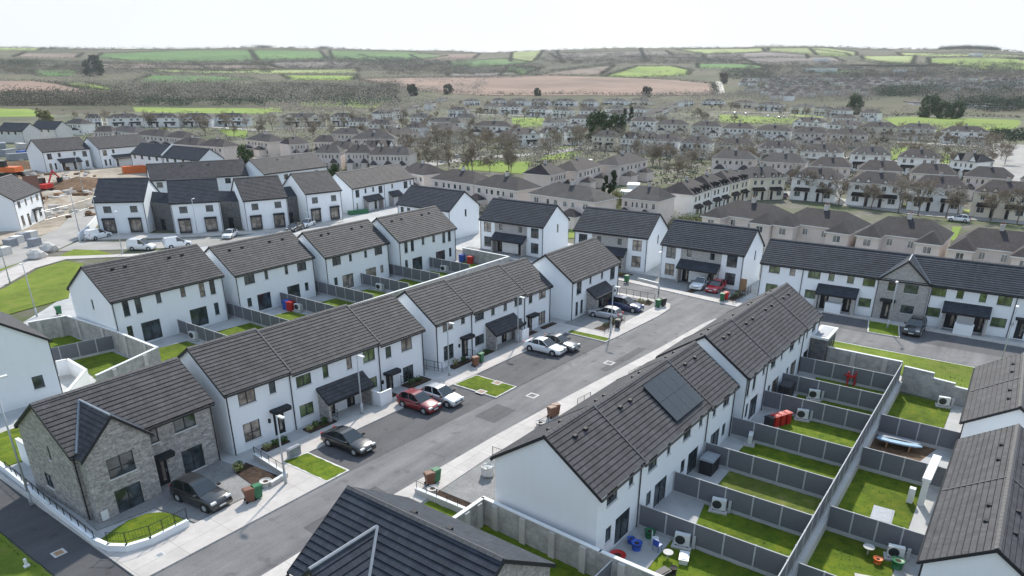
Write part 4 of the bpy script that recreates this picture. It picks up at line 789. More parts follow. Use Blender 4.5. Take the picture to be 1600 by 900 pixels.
def wall(name, pts, z0, tops, th, mat, label, cat='wall', cap=True, piers=0, capmat='cap', parent=None):
    r = thing(name, (pts[0][0], pts[0][1], 0), 0, label, cat); ox, oy = pts[0]
    body = MB(); cp = MB()
    for i in range(len(pts)-1):
        (x0, y0), (x1, y1) = pts[i], pts[i+1]; L = math.hypot(x1-x0, y1-y0); ux, uy = (x1-x0)/L, (y1-y0)/L; nx, ny = -uy*th/2, ux*th/2; t = tops[i] if isinstance(tops, list) else tops
        ea, eb = (th/2 if i else 0), 0
        q = [(x0-ux*ea-ox, y0-uy*ea-oy), (x1-ox, y1-oy)]
        P = [(q[0][0]-nx, q[0][1]-ny), (q[1][0]-nx, q[1][1]-ny), (q[1][0]+nx, q[1][1]+ny), (q[0][0]+nx, q[0][1]+ny)]; body.prism(P, z0, t)
        if cap:
            nx *= 1.25; ny *= 1.25; P = [(q[0][0]-nx, q[0][1]-ny), (q[1][0]-nx, q[1][1]-ny), (q[1][0]+nx, q[1][1]+ny), (q[0][0]+nx, q[0][1]+ny)]; cp.prism(P, t+.003, t+.07)
        for k in range(piers):
            f = (k+.5)/piers; cx, cy = x0+(x1-x0)*f-ox, y0+(y1-y0)*f-oy; pm = MB(); a = .22
            pm.prism([(cx-ux*a-nx*1.9, cy-uy*a-ny*1.9), (cx+ux*a-nx*1.9, cy+uy*a-ny*1.9), (cx+ux*a+nx*1.9, cy+uy*a+ny*1.9), (cx-ux*a+nx*1.9, cy-uy*a+ny*1.9)], z0, t-.06); part('pier', pm, [M['concrete']], r)
    part('wall_body', body, [M[mat]], r)
    if cap: part('coping', cp, [M[capmat]], r)
    return r
wall('retaining_wall', [(31.3, 6.48), (76.2, 6.48)], -1.1, -.01, .34, 'concrete', 'pale retaining wall under the long grey boundary fence', cap=False)
wall('block_wall', [(26.5, 25.1), (31.6, 25.0), (31.05, 15.8), (30.8, 4.0)], -.1, 1.95, .22, 'blockwall', 'concrete block wall with piers below the nearest white gable', piers=4)
wall('block_wall', [(75.4, 15.6), (75.2, 6.7)], -1.1, 1.9, .22, 'blockwall', 'tall concrete block wall behind the red bins at the end of the gardens', piers=3)
wall('block_wall', [(75.2, 6.45), (74.9, 3.8), (74.6, 1.9), (74.4, -.3)], -1.1, [1.5, 1.0, .7], .22, 'blockwall', 'stepped block wall between the end lawn and the grass verge')
wall('block_wall', [(26.6, 66.2), (33.9, 68.7), (34.0, 77.0), (33.5, 87), (29.8, 88)], -.1, 2.3, .22, 'blockwall', 'block wall around the angled garden on the left', piers=2)
wall('garden_wall', [(34.2, 64.7), (88.1, 63.9), (88.6, 73.5)], -.1, 2.0, .22, 'blockwall', 'long pale wall at the end of the left back gardens')
wall('garden_wall', [(26.9, 75.2), (27.9, 74.9), (27.6, 70.6), (24, 66.5)], -.1, 1.5, .22, 'render', 'white rendered wall beside the angled lawn')
wall('garden_wall', [(17.2, 59.4), (17.2, 54.3), (16.5, 54.2)], -.1, 1.9, .22, 'render', 'white wall end beside the back corner of the stone house')
wall('low_wall', [(15.75, 66), (15.6, 58), (15.25, 50), (15.05, 43.6), (15.25, 42.2), (15.9, 41.2), (17.2, 40.7), (19.7, 40.65)], -.05, .5, .22, 'render', 'curved low white wall along the lane around the front lawn', capmat='render')
wall('low_wall', [(28.0, 45.0), (27.5, 40.5), (26.0, 40.3)], -.05, .42, .2, 'concrete', 'low wall around the planting bed by the wheelie bins')
wall('low_wall', [(31.6, 31.2), (31.65, 25.3)], -.05, .45, .2, 'concrete', 'low wall with railing in front of the nearest right-hand house')
wall('low_wall', [(93.9, 44.6), (93.0, 40.8)], -.05, .4, .2, 'concrete', 'low wall by the pair with the white and red cars')
wall('low_wall', [(59.0, 139.5), (62.5, 143.8), (70, 155)], -.05, 1.3, .25, 'render', 'white wall curving from the white vans to the site road')
wall('bin_screen', [(40.6, 45.0), (40.55, 43.75), (41.9, 43.7)], -.05, 1.35, .14, 'render', 'white wall screening bins at the first shared porch', capmat='render')
wall('bin_screen', [(62.2, 44.2), (62.15, 43.2), (63.3, 43.15)], -.05, 1.35, .14, 'render', 'white wall screening bins at the second shared porch', capmat='render')
for (u, lb) in ((9.9, 'white bin screen under the left porch of the long navy-roofed terrace'), (24.3, 'white bin screen under the right porch of the long navy-roofed terrace')):
    wall('bin_screen', [(94.9, 27.4-u+.9), (94.15, 27.4-u+.9), (94.1, 27.4-u-.9), (94.9, 27.4-u-.9)], -.05, 1.25, .12, 'render', lb, capmat='render')
wall('bin_screen', [(94.9, 27.4-19.6), (93.9, 27.4-19.6)], -.05, 1.2, .12, 'render', 'white wall between the stone gable house and its right neighbour', capmat='render')
for k in range(1, 8):
    lab = f'grey panel fence, {ordn[k-1]} from the left across the back gardens on the left'
    fence((LX[k], 77.0 if k % 2 else 84), (LX[k], 66.2), lab, 6 if k % 2 else 10)
fence((33.8, 77.6), (27.0, 78.9), 'grey panel fence crossing the angled garden beside the left-edge house', 4)
def railing(p0, p1, label, h=1.05, z=.05, sp=1.0):
    dx, dy = p1[0]-p0[0], p1[1]-p0[1]; L = math.hypot(dx, dy); n = max(1, round(L/sp))
    r = thing('railing', (p0[0], p0[1], z), math.atan2(dy, dx), label, 'railing')
    for hh in (h, h*.35):
        m_ = MB(); m_.bar((0, 0, hh), (L, 0, hh), .022, 4); part('rail', m_, [M['black']], r)
    pm = MB(); pm.bar((0, 0, 0), (0, 0, h+.02), .028, 4); pme = pm.mesh('post', [M['black']])
    for k in range(n+1): ob('post', pme, r, (L*k/n, 0, 0))
    bm = MB(); nn = int(L/.16)
    for k in range(nn): bm.bar((L*(k+.5)/nn, 0, h*.35), (L*(k+.5)/nn, 0, h), .008, 3, cap=False)
    part('balusters', bm, [M['black']], r, kind='stuff'); return r
for a, b_, lb in (((15.6, 58), (15.25, 50), 'black railing on the low white wall by the lane, far part'), ((15.25, 50), (15.05, 43.6), 'black railing on the low white wall beside the stone house'), ((27.95, 44.9), (27.5, 40.6), 'black railing along the planting bed beside the tall street lamp'), ((31.6, 31.1), (31.65, 25.4), 'black railing on the low wall by the pots and bins on the right'), ((36.3, 45.9), (36.3, 44.7), 'short black railing between the first two doorways'), ((45.1, 45.6), (45.1, 44.4), 'short black railing by the door behind the silver car'), ((48.7, 52), (50.0, 44.6), 'black railing across the gap between the two long terraces'), ((54.6, 45.0), (54.6, 44), 'short black railing at the canopied door of the second terrace'), ((70.6, 37.3), (75.5, 37.2), 'black railing in front of the silver hatchback'), ((85.4, 44.2), (85.4, 37.9), 'black railing around the corner garden by the side road'), ((38.9, 29.8), (38.9, 27), 'black railing at the driveway edge near the white sack'), ((50.5, 29.0), (52.5, 28.8), 'black posts and railing beside the right footpath, middle'), ((58.9, 28.2), (61, 28.0), 'black railing beside the right footpath, far end'), ((44.9, 29.4), (46.2, 29.3), 'black railing by the planter on the right footpath'), ((93.4, 36.6), (96.6, 36.3), 'black railing beside the parked white car'), ((90.9, 29.2), (97, 28.9), 'pale railing between the red car and the long terrace'), ((95, 60), (95, 56), 'railing in front of the second navy-roofed pair')):
    railing(a, b_, lb)
# curved railing by the front lawn
for i, (a, b_) in enumerate(zip([(15.25, 42.2), (15.9, 41.2), (17.2, 40.7)], [(15.9, 41.2), (17.2, 40.7), (19.7, 40.65)])): railing(a, b_, ['black railing at the curve of the low white wall, lane side', 'black railing at the middle of the curved low wall', 'black railing on the low wall in front of the oval lawn'][i], .95, .5)
# stone annexe at the end of the far terrace
r = thing('stone_annexe', (74.1, 13.7, 0), 0, 'small flat-roofed stone annexe at the far end of the right-hand terrace', 'building')
m_ = MB(); m_.box(0, 4.1, 0, 1.5, -.1, 3.0); part('wall', m_, [M['stone_dk']], r)
m_ = MB(); m_.box(-.12, 4.22, -.12, 1.62, 3.0, 3.22); part('parapet', m_, [M['cap']], r)
m_ = MB(); m_.box(.25, 3.85, .2, 1.3, 3.222, 3.26); part('roof', m_, [M['leadgrey']], r)
for x_ in (.5, 2.5):
    f, g, s_ = win_meshes(1.0, 1.8, 'w'); o = ob('window', f, r, (x_+.5, -.08, .5)); ob('pane', g['glass'], o)
# ---------------------------------------------------------------- street lamps
def lamp(x, y, h, label, az=None, th_=1.0):
    r = thing('street_lamp', (x, y, .05), az if az is not None else 0, label, 'street lamp')
    m_ = MB(); m_.bar((0, 0, 0), (0, 0, 1.1), .10*th_, 8); part('base', m_, [M['lamppole']], r, True)
    m_ = MB(); m_.bar((0, 0, 1.1), (0, 0, h), .065*th_, 8, r2=.045*th_); m_.bar((0, 0, h-.03), (.35, 0, h+.03), .035, 6); part('pole', m_, [M['lamppole']], r, True)
    m_ = MB(); m_.box(.25, .85, -.13, .13, h-.02, h+.09); part('lamp_head', m_, [M['whitep']], r)
    return r
for px, py, h, lb, az in ((447, 757, 5.6, 'slim grey street lamp beside the planting bed and the black saloon', -1.57), (566, 648, 5.6, 'slim street lamp in front of the first shared porch', -1.57), (702, 588, 5.6, 'slim street lamp at the corner of the second terrace', -1.57), (809, 537, 5.4, 'slim street lamp in front of the second shared porch', -1.57), (954, 521, 5.6, 'slim street lamp by the silver hatchback', -1.57), (1029, 456, 5.6, 'street lamp on the far footpath left of the white car', 3.14), (1386, 514, 5.8, 'street lamp on the small grass patch before the stone gable', 3.14), (50, 790, 9.5, 'tall thick street lamp at the left edge beside the lane', 0), (58, 495, 6.5, 'street lamp standing in the green on the left', 1.57), (16, 443, 8.5, 'tall lamp post at the left edge beyond the green', .5), (124, 362, 8, 'tall lamp post by the site road, first', .5), (158, 368, 7, 'tall lamp post at the end of the white wall by the vans', .5), (192, 398, 7, 'thin lamp post between the two nearer white vans', .5), (310, 372, 7, 'thin lamp post left of the parked white car', .5), (130, 300, 9, 'tall white lamp post inside the building site', .5)):
    x_, y_ = at(px, py); lamp(x_, y_, h, lb, az, 2.0 if px == 48 else 1.15)
lamp(84.0, -1.2, 6.6, 'street lamp behind the right-hand grey roof', 0)
# ---------------------------------------------------------------- vehicles
PAINT = {}
def paint(name, col, metal=.0):
    if name not in PAINT: PAINT[name] = simple('car_paint_'+name, col, .28, 0, metal=metal, spec=.6, coat=.8)
    return PAINT[name]
def car(px0, px1, col, label, kind='hatch', L=None, cat='car'):
    (x0, y0), (x1, y1) = at(*px0), at(*px1); cx, cy = (x0+x1)/2, (y0+y1)/2; az = math.atan2(y1-y0, x1-x0)
    return car_at(cx, cy, az, col, label, kind, L, cat)
SPEC = {  # length, half width, height, stations (x fraction of length from rear, deck height, roof height or None)
 'hatch': (4.1, .87, 1.47, [(0, .55, 0), (.02, .82, 0), (.07, .93, 0), (.25, .95, 0), (.60, .94, 0), (.70, .92, 0), (.80, .86, 0), (.92, .76, 0), (.985, .62, 0), (1, .48, 0)], [(.03, .95), (.10, 1.30), (.22, 1.45), (.40, 1.47), (.52, 1.42), (.72, .93)]),
 'saloon': (4.65, .90, 1.44, [(0, .55, 0), (.015, .90, 0), (.06, .99, 0), (.20, .98, 0), (.60, .93, 0), (.70, .90, 0), (.80, .86, 0), (.92, .76, 0), (.985, .62, 0), (1, .48, 0)], [(.10, .98), (.22, 1.28), (.34, 1.42), (.44, 1.44), (.52, 1.40), (.71, .92)]),
 'suv': (4.5, .93, 1.68, [(0, .60, 0), (.02, 1.0, 0), (.07, 1.06, 0), (.25, 1.06, 0), (.60, 1.04, 0), (.71, 1.02, 0), (.82, .98, 0), (.93, .88, 0), (.985, .70, 0), (1, .52, 0)], [(.025, 1.08), (.09, 1.50), (.20, 1.64), (.40, 1.68), (.53, 1.62), (.71, 1.04)]),
 'van': (4.5, .92, 1.85, [(0, .60, 0), (.01, 1.1, 0), (.05, 1.14, 0), (.25, 1.14, 0), (.66, 1.12, 0), (.74, 1.08, 0), (.84, .98, 0), (.94, .84, 0), (.985, .68, 0), (1, .50, 0)], [(.005, 1.15), (.02, 1.76), (.08, 1.84), (.45, 1.85), (.58, 1.78), (.77, 1.08)])}
_car = {}
def car_at(cx, cy, az, col, label, kind='hatch', L=None, cat='car'):
    Lc, hw, H, st, gh = SPEC[kind]; pm = paint(*col)
    r = thing('parked_'+('van' if kind == 'van' else 'car'), (cx, cy, .01), az, label, cat)
    if kind not in _car:
        mb = MB(); NX = 26; rows = []
        fx = [s_[0] for s_ in st]; fz = [s_[1] for s_ in st]
        xs = sorted(set([i/(NX-1) for i in range(NX)]+fx))
        for x in xs:
            zt = float(np.interp(x, fx, fz)); taper = 1-.10*max(0, (x-.82)/.18)**1.8-.07*max(0, (.12-x)/.12)**1.8
            w_ = hw*taper; zb = .20+.05*max(0, (x-.93)/.07)+.06*max(0, (.07-x)/.07)
            zm = zb+(zt-zb)*.45
            sec = [(0, zb), (w_*.92, zb), (w_*.99, zb+.10), (w_, zm), (w_*.985, zb+(zt-zb)*.78), (w_*.93, zt-.04), (w_*.80, zt), (0, zt+.012)]
            rows.append([((x-.5)*Lc, y, z) for y, z in sec]+[((x-.5)*Lc, -y, z) for y, z in sec[-2:0:-1]])
        n = len(rows[0]); base = 0; mb.v = [p for rw in rows for p in rw]
        for i in range(len(rows)-1):
            for k in range(n): k2 = (k+1) % n; mb.f.append((i*n+k, i*n+k2, (i+1)*n+k2, (i+1)*n+k)[::-1])
        mb.f.append(tuple(range(n))); mb.f.append(tuple((len(rows)-1)*n+k for k in range(n))[::-1]); mb.m = [0]*len(mb.f); mb.uv = [[(0, 0)]*len(f) for f in mb.f]
        body = mb
        # glasshouse: lower ring follows the belt, upper ring the roof
        g = MB(); rf = MB(); gx = [q[0] for q in gh]; gz = [q[1] for q in gh]; N2 = 16; up = []; lo = []
        for i in range(N2+1):
            x = gx[0]+(gx[-1]-gx[0])*i/N2; z = float(np.interp(x, gx, gz)); belt = float(np.interp(x, fx, fz)); f = max(0., (z-belt)/(H-belt+.001)); wb = hw*.86; wt = wb-(.17 if kind != 'van' else .10)*f
            lo.append(((x-.5)*Lc, wb, belt-.03)); up.append(((x-.5)*Lc, wt, max(z, belt-.02)))
        for i in range(N2):
            for sg in (1, -1):
                a, b_, c_, d_ = lo[i], lo[i+1], up[i+1], up[i]; q = [(p[0], sg*p[1], p[2]) for p in (a, b_, c_, d_)]; g.face(q if sg < 0 else q[::-1])
            a, b_ = up[i], up[i+1]; g.face([(a[0], a[1], a[2]), (a[0], -a[1], a[2]), (b_[0], -b_[1], b_[2]), (b_[0], b_[1], b_[2])][::-1])
        # roof skin and pillars in body colour
        i0 = next(i for i in range(N2+1) if up[i][2] > H-.17); i1 = max(i for i in range(N2+1) if up[i][2] > H-.06)
        if kind == 'van': i0 = 0
        for i in range(i0, i1):
            a, b_ = up[i], up[i+1]; dz = .014
            rf.face([(a[0], a[1]+.01, a[2]-.05), (a[0], a[1]-.06, a[2]+dz), (b_[0], b_[1]-.06, b_[2]+dz), (b_[0], b_[1]+.01, b_[2]-.05)][::-1]); rf.face([(a[0], -a[1]-.01, a[2]-.05), (a[0], -a[1]+.06, a[2]+dz), (b_[0], -b_[1]+.06, b_[2]+dz), (b_[0], -b_[1]-.01, b_[2]-.05)])
            rf.face([(a[0], a[1]-.06, a[2]+dz), (a[0], -a[1]+.06, a[2]+dz), (b_[0], -b_[1]+.06, b_[2]+dz), (b_[0], b_[1]-.06, b_[2]+dz)][::-1])
        pls = []
        def pil(i, j, w_=.04):
            for sg in (1, -1):
                pm_ = MB(); A_ = Vector((lo[i][0], sg*(lo[i][1]+.004), lo[i][2])); B_ = Vector((up[j][0], sg*(up[j][1]+.008), up[j][2]-.02)); pm_.bar(A_, B_, w_, 4); pls.append(pm_)
        pil(N2, i1); pil(0, i0 if kind != 'van' else 0, .05); mid = (i0+i1)//2+1; pil(mid+1, mid)
        if kind != 'van': pil(max(2, i0-1), i0, .05)
        vp = None
        if kind == 'van':
            vp = MB(); j1 = int(N2*.62)
            for sg in (1, -1):
                for i in range(0, j1):
                    q = [(p[0], sg*(p[1]+.006), p[2]) for p in (lo[i], lo[i+1], up[i+1], up[i])]; vp.face(q if sg < 0 else q[::-1])
            vp.face([(lo[0][0]-.005, lo[0][1], lo[0][2]), (lo[0][0]-.005, -lo[0][1], lo[0][2]), (up[1][0]-.06, -up[1][1], up[1][2]), (up[1][0]-.06, up[1][1], up[1][2])][::-1])
        wr = .33 if kind != 'suv' else .36
        ty = MB(); ty.lathe((0, 0, 0), [(wr*.60, -.10), (wr*.95, -.11), (wr, -.07), (wr, .07), (wr*.95, .11), (wr*.60, .10)], 18, 0, 'y')
        rim = MB(); rim.lathe((0, 0, 0), [(.03, -.118), (wr*.58, -.112), (wr*.62, -.09), (wr*.62, .09), (wr*.58, .112), (.03, .118)], 10, 0, 'y')
        arch = MB(); arch.lathe((0, 0, 0), [(wr*1.18, -.125), (wr*1.18, .10)], 18, 0, 'y')
        hl = MB(); hl.box(-.16, .02, -.19, .19, -.06, .07); tl = MB(); tl.box(-.03, .07, -.12, .12, -.13, .13)
        gr = MB(); gr.box(-.04, .03, -.5, .5, -.10, .10); pl = MB(); pl.box(-.012, .012, -.26, .26, -.055, .055); mi = MB(); mi.box(-.09, .09, -.11, .11, -.07, .07)
        bk = [body.mesh('body', M['black'], True), g.mesh('windows', M['carglass']), rf.mesh('roof_panel', M['black'], True), [p.mesh('pillar', M['black']) for p in pls], ty.mesh('tyre', M['rubber'], False), rim.mesh('rim', M['steel']), arch.mesh('wheel_arch', M['rubber']), hl.mesh('headlight', M['whitep']), tl.mesh('tail_light', M['redp']), gr.mesh('grille', M['black']), pl.mesh('number_plate', M['whitep']), mi.mesh('wing_mirror', M['black']), vp.mesh('cargo_side', M['black']) if vp else None, wr]
        _car[kind] = bk
    bk = _car[kind]
    def cp(name, me, mat=None, loc=(0, 0, 0), parent=r):
        if mat: me = me.copy(); me.materials[0] = mat
        return ob(name, me, parent, loc)
    bd = cp('body', bk[0], pm); cp('windows', bk[1]); cp('roof_panel', bk[2], pm if kind != 'none' else None)
    pme = {}
    for p in bk[3]: cp('pillar', p, pm if col[0] in ('white', 'silver', 'red', 'maroon') else None)
    if bk[12]: cp('cargo_side', bk[12], pm)
    wr = bk[13]
    for sx in (-.30, .32):
        for sg in (-1, 1):
            cp('wheel_arch', bk[6], None, (sx*Lc, sg*(hw-.105), wr)); t = cp('tyre', bk[4], None, (sx*Lc, sg*(hw-.10), wr)); cp('rim', bk[5], None, (0, sg*.012, 0), t)
    zf = .66 if kind != 'suv' else .80; zr_ = .82 if kind in ('hatch', 'saloon') else .95
    for sg in (-1, 1): cp('headlight', bk[7], None, (Lc*.487, sg*hw*.66, zf)); cp('tail_light', bk[8], None, (-Lc*.495, sg*hw*.72, zr_)); cp('wing_mirror', bk[11], None, (Lc*.17, sg*(hw+.06), zf+.34))
    cp('grille', bk[9], None, (Lc*.492, 0, .50)); cp('number_plate', bk[10], None, (Lc*.5+.02, 0, .46)); cp('number_plate', bk[10], None, (-Lc*.5-.01, 0, .62))
    return r
BK = ('black', (.012, .013, .015)); WH = ('white', (.78, .79, .80)); SI = ('silver', (.55, .56, .58), .5); MR = ('maroon', (.20, .008, .015)); RD = ('red', (.42, .01, .02)); BL = ('darkblue', (.015, .03, .10)); GY = ('grey', (.10, .105, .11), .3)
def bay_car(px, py, az, *a, **k): x_, y_ = at(px, py); return car_at(x_, y_, R(az), *a, **k)
bay_car(316, 783, -84, BK, 'black hatchback with a glossy roof on the driveway of the stone house', 'suv')
bay_car(545, 698, -88, BK, 'shiny black saloon in the parking bay nearest the grass verge', 'saloon')
bay_car(655, 637, -90, MR, 'maroon hatchback parked beside the silver one', 'hatch')
bay_car(691, 627, -90, SI, 'silver people carrier parked beside the maroon hatchback', 'hatch')
bay_car(851, 549, -88, WH, 'white saloon in the far parking bays', 'saloon')
bay_car(873, 543, -90, GY, 'dark grey saloon behind the white saloon in the far bays', 'saloon')
bay_car(946, 496, 92, SI, 'silver hatchback on the corner driveway', 'hatch')
bay_car(977, 484, -88, BL, 'dark blue hatchback on the corner driveway', 'suv')
bay_car(1094, 449, 182, WH, 'white car on the driveway left of the red hatchback', 'saloon')
bay_car(1118, 454, 180, RD, 'red hatchback on the driveway of the navy-roofed pair', 'hatch')
bay_car(1428, 519, 178, BK, 'black car with a pale bonnet glare near the stone gable house', 'suv')
car((143, 375), (166, 370), WH, 'white van nose in by the white wall, furthest left', 'van', cat='van')
car((203, 390), (243, 390), WH, 'white van parked side-on in the middle of the unfinished road', 'van', cat='van')
car((263, 388), (294, 384), WH, 'white van half hidden behind the roof ridge', 'van', cat='van')
bay_car(360, 371, 215, WH, 'white car facing the camera beside the small grass patch', 'hatch')
bay_car(480, 354, 200, WH, 'white car outside the brown-roofed detached house', 'hatch')
bay_car(462, 360, 200, BK, 'dark car just left of the white one by the brown-roofed detached house', 'hatch')
# ---------------------------------------------------------------- bins, heat pumps and garden things
def bin_(x, y, az, col, label, z=.1, s=1.0):
    r = thing('wheelie_bin', (x, y, z), az, label, 'bin'); r.scale = (s, s, s)
    b_ = MB(); lo = [(-.22, -.25), (.22, -.25), (.22, .25), (-.22, .25)]; up = [(-.29, -.33), (.29, -.33), (.29, .36), (-.29, .36)]
    for i in range(4): j = (i+1) % 4; b_.face([(*lo[i], .08), (*lo[j], .08), (*up[j], .98), (*up[i], .98)])
    b_.face([(*p, .98) for p in up]); b_.face([(*p, .08) for p in lo[::-1]]); part('bin_body', b_, [M[col]], r)
    l_ = MB(); l_.box(-.31, .31, -.37, .39, .985, 1.02); l_.box(-.26, .26, -.33, .33, 1.02, 1.06); part('lid', l_, [M[col if col != 'brownp' else 'brownp']], r)
    h_ = MB(); h_.bar((-.25, .42, .95), (.25, .42, .95), .02, 5); part('handle', h_, [M['black']], r)
    for sg in (-1, 1):
        w_ = MB(); w_.lathe((sg*.25, .27, .1), [(.1, -.03), (.1, .03)], 10, 0, 'x'); part('wheel', w_, [M['rubber']], r)
    return r
for px, py, c, lb in ((391, 783, 'brownp', 'brown wheelie bin at the end of the stone house driveway'), (403, 778, 'greenp', 'green wheelie bin beside the brown one on the stone house driveway'), (672, 757, 'brownp', 'brown wheelie bin on the right-hand kerb, left of the dark green one'), (681, 752, 'greenp', 'dark green wheelie bin on the right-hand kerb by the railing'), (743, 572, 'brownp', 'brown wheelie bin at the footpath of the second terrace'), (751, 566, 'greenp', 'green wheelie bin at the footpath of the second terrace'), (965, 512, 'shedblue', 'black wheelie bin by the silver hatchback'), (1028, 480, 'greenp', 'green wheelie bin at the street corner'), (1036, 478, 'shedblue', 'black wheelie bin at the street corner'), (1128, 470, 'greenp', 'green wheelie bin beside the red hatchback'), (1133, 468, 'redp', 'red bin beside the green one by the red hatchback'), (862, 652, 'brownp', 'brown wheelie bin on the right footpath above the nearest roof'), (868, 648, 'brownp', 'second brown wheelie bin on the right footpath above the nearest roof'), (93, 491, 'greenp', 'green wheelie bin at the kerb by the green'), (979, 441, 'greenp', 'green wheelie bin before the second navy-roofed pair')):
    x_, y_ = at(px, py, .1); bin_(x_, y_, rnd.uniform(-.4, .4)+1.4, c, lb)
def heat_pump(x, y, az, label, z=.05):
    r = thing('heat_pump', (x, y, z), az, label, 'heat pump')
    m_ = MB(); m_.box(-.62, .62, -.4, .4, -.02, .10); part('plinth', m_, [M['concrete']], r)
    m_ = MB(); m_.box(-.48, .48, -.17, .17, .16, .96); part('casing', m_, [M['whitep']], r)
    m_ = MB(); m_.lathe((-.12, -.19, .56), [(.32, -.0), (.32, .015), (.0, .016)], 20, 0, 'y'); part('fan_grille', m_, [M['frame']], r)
    m_ = MB(); [m_.box(x0, x0+.08, -.2, .2, .10, .16) for x0 in (-.4, .32)][0]; part('feet', m_, [M['black']], r, kind='stuff')
    m_ = MB(); m_.box(.62, .82, -.06, .06, .0, .95); part('isolator_post', m_, [M['post']], r)
for (x, y, az, z, lb) in ((37.0, 13.1, 0, .05, 'heat pump on the grass edge of the toy-strewn garden'), (42.3, 12.7, 0, .05, 'heat pump beside the empty patio'), (60.4, 12.0, 0, .05, 'heat pump beside the row of red boxes'), (73.4, 2.4, 0, -.98, 'heat pump against the stepped block wall'), (45.2, 1.9, 0, -.98, 'heat pump between the black shed and the green tub'), (40.9, 73.9, 0, .05, 'heat pump by the patio of the nearest left pair'), (54.9, 73.0, 0, .05, 'heat pump by the fence of the second left pair'), (67.8, 71.5, 0, .05, 'heat pump by the fence of the third left pair'), (81, 71, 0, .05, 'heat pump by the fence of the fourth left pair'), (65.4, 12.3, 0, .05, 'heat pump by the fence behind the black garden shed'), (53.3, 14.2, 1.57, .05, 'white outdoor unit in the gap between the two right terraces')):
    heat_pump(x-.1, y, az-1.35, lb, z)
def boxthing(name, x, y, z, sx, sy, sz, mat, label, cat, lid=None, az=0, lidh=.08):
    r = thing(name, (x, y, z), az, label, cat); m_ = MB(); m_.box(-sx/2, sx/2, -sy/2, sy/2, 0, sz); part('box', m_, [M[mat]], r)
    m_ = MB(); m_.box(-sx/2-.05, sx/2+.05, -sy/2-.05, sy/2+.05, sz+.002, sz+lidh); m_.box(-sx/2+.05, sx/2-.05, -sy/2+.05, sy/2-.05, sz+lidh, sz+lidh+.04); part('lid', m_, [M[lid or mat]], r); return r
boxthing('garden_shed', 47.0, 15.3, .04, 1.5, 1.0, 1.15, 'shedblue', 'black garden store with a pale top beside the third back door', 'garden store', 'leadgrey')
boxthing('garden_shed', 64.3, 14.6, .04, 1.8, 1.0, 1.3, 'shedblue', 'black garden store with a dark lid two gardens past the red boxes', 'garden store', 'shedblue')
boxthing('garden_shed', 47.4, 3.3, -1.0, 1.9, 1.2, 1.5, 'shedblue', 'black shed with a blue-grey roof on the corner lawn', 'shed', 'leadgrey', .05)
for k in range(4): boxthing('storage_box', 57.0+.62*k, 13.9-.32*k, .04, .52, .6, .95, 'redp' if k else 'shedblue', ['black box at the left end of the row of red boxes', 'red box on the far patio, leftmost of three', 'red box on the far patio, middle of three', 'red box on the far patio, rightmost of three'][k], 'box', None, -.4)
for k, (px, py, c, lb) in enumerate(((1303, 566, 'redp', 'red bin left of the dark ones by the end block wall'), (1313, 567, 'shedblue', 'dark bin between the red ones by the end block wall'), (1325, 570, 'redp', 'red bin right of the dark ones by the end block wall'), (455, 484, 'redp', 'red toy box in the back garden of the second left pair'), (449, 482, 'bluep', 'blue toy box in the back garden of the second left pair'), (722, 408, 'bluep', 'blue bin by the pale wall behind the fourth left pair'), (735, 411, 'redp', 'red bin by the pale wall behind the fourth left pair'), (236, 359, 'redp', 'red machine between the first two detached houses'))):
    x_, y_ = at(px, py, .1); boxthing('bin' if 'bin' in lb else 'toy_box', x_, y_, .05, .8, .8, 1.05, c, lb, 'bin' if 'bin' in lb else 'box', None, .3)
# red slide
x_, y_ = at(1325, 600, .05); r = thing('garden_slide', (x_, y_, .03), .6, 'red plastic slide on the shaded lawn', 'slide')
m_ = MB(); m_.box(-.5, .5, -.4, .4, .9, 1.0); [m_.box(a-.05, a+.05, b_-.05, b_+.05, 0, 1.5) for a in (-.45, .45) for b_ in (-.35, .35)]; part('tower', m_, [M['redp']], r, kind='stuff')
m_ = MB(); m_.face([(-.3, -.4, 1.0), (.3, -.4, 1.0), (.3, -1.7, .1), (-.3, -1.7, .1)]); m_.face([(-.3, -.4, .94), (.3, -.4, .94), (.3, -1.7, .04), (-.3, -1.7, .04)]); m_.box(-.34, -.3, -1.7, -.4, .08, .3); m_.box(.3, .34, -1.7, -.4, .08, .3); part('chute', m_, [M['redp']], r)
# goal / swing frame
r = thing('goal_frame', (48.5, 5.0, -1.0), math.radians(-95), 'white metal frame beside the retaining wall on the corner lawn', 'frame')
m_ = MB()
for a, b_ in (((0, 0, 0), (0, 0, 1.4)), ((3.4, 0, 0), (3.4, 0, 1.4)), ((0, 0, 1.4), (3.4, 0, 1.4)), ((0, .9, 0), (0, 0, 1.4)), ((3.4, .9, 0), (3.4, 0, 1.4)), ((0, .9, 0), (3.4, .9, 0))): m_.bar(a, b_, .04, 6)
part('frame', m_, [M['whitep']], r)
r.location = (46.6, 6.0, -1.0); r.rotation_euler = (0, 0, math.radians(-88))
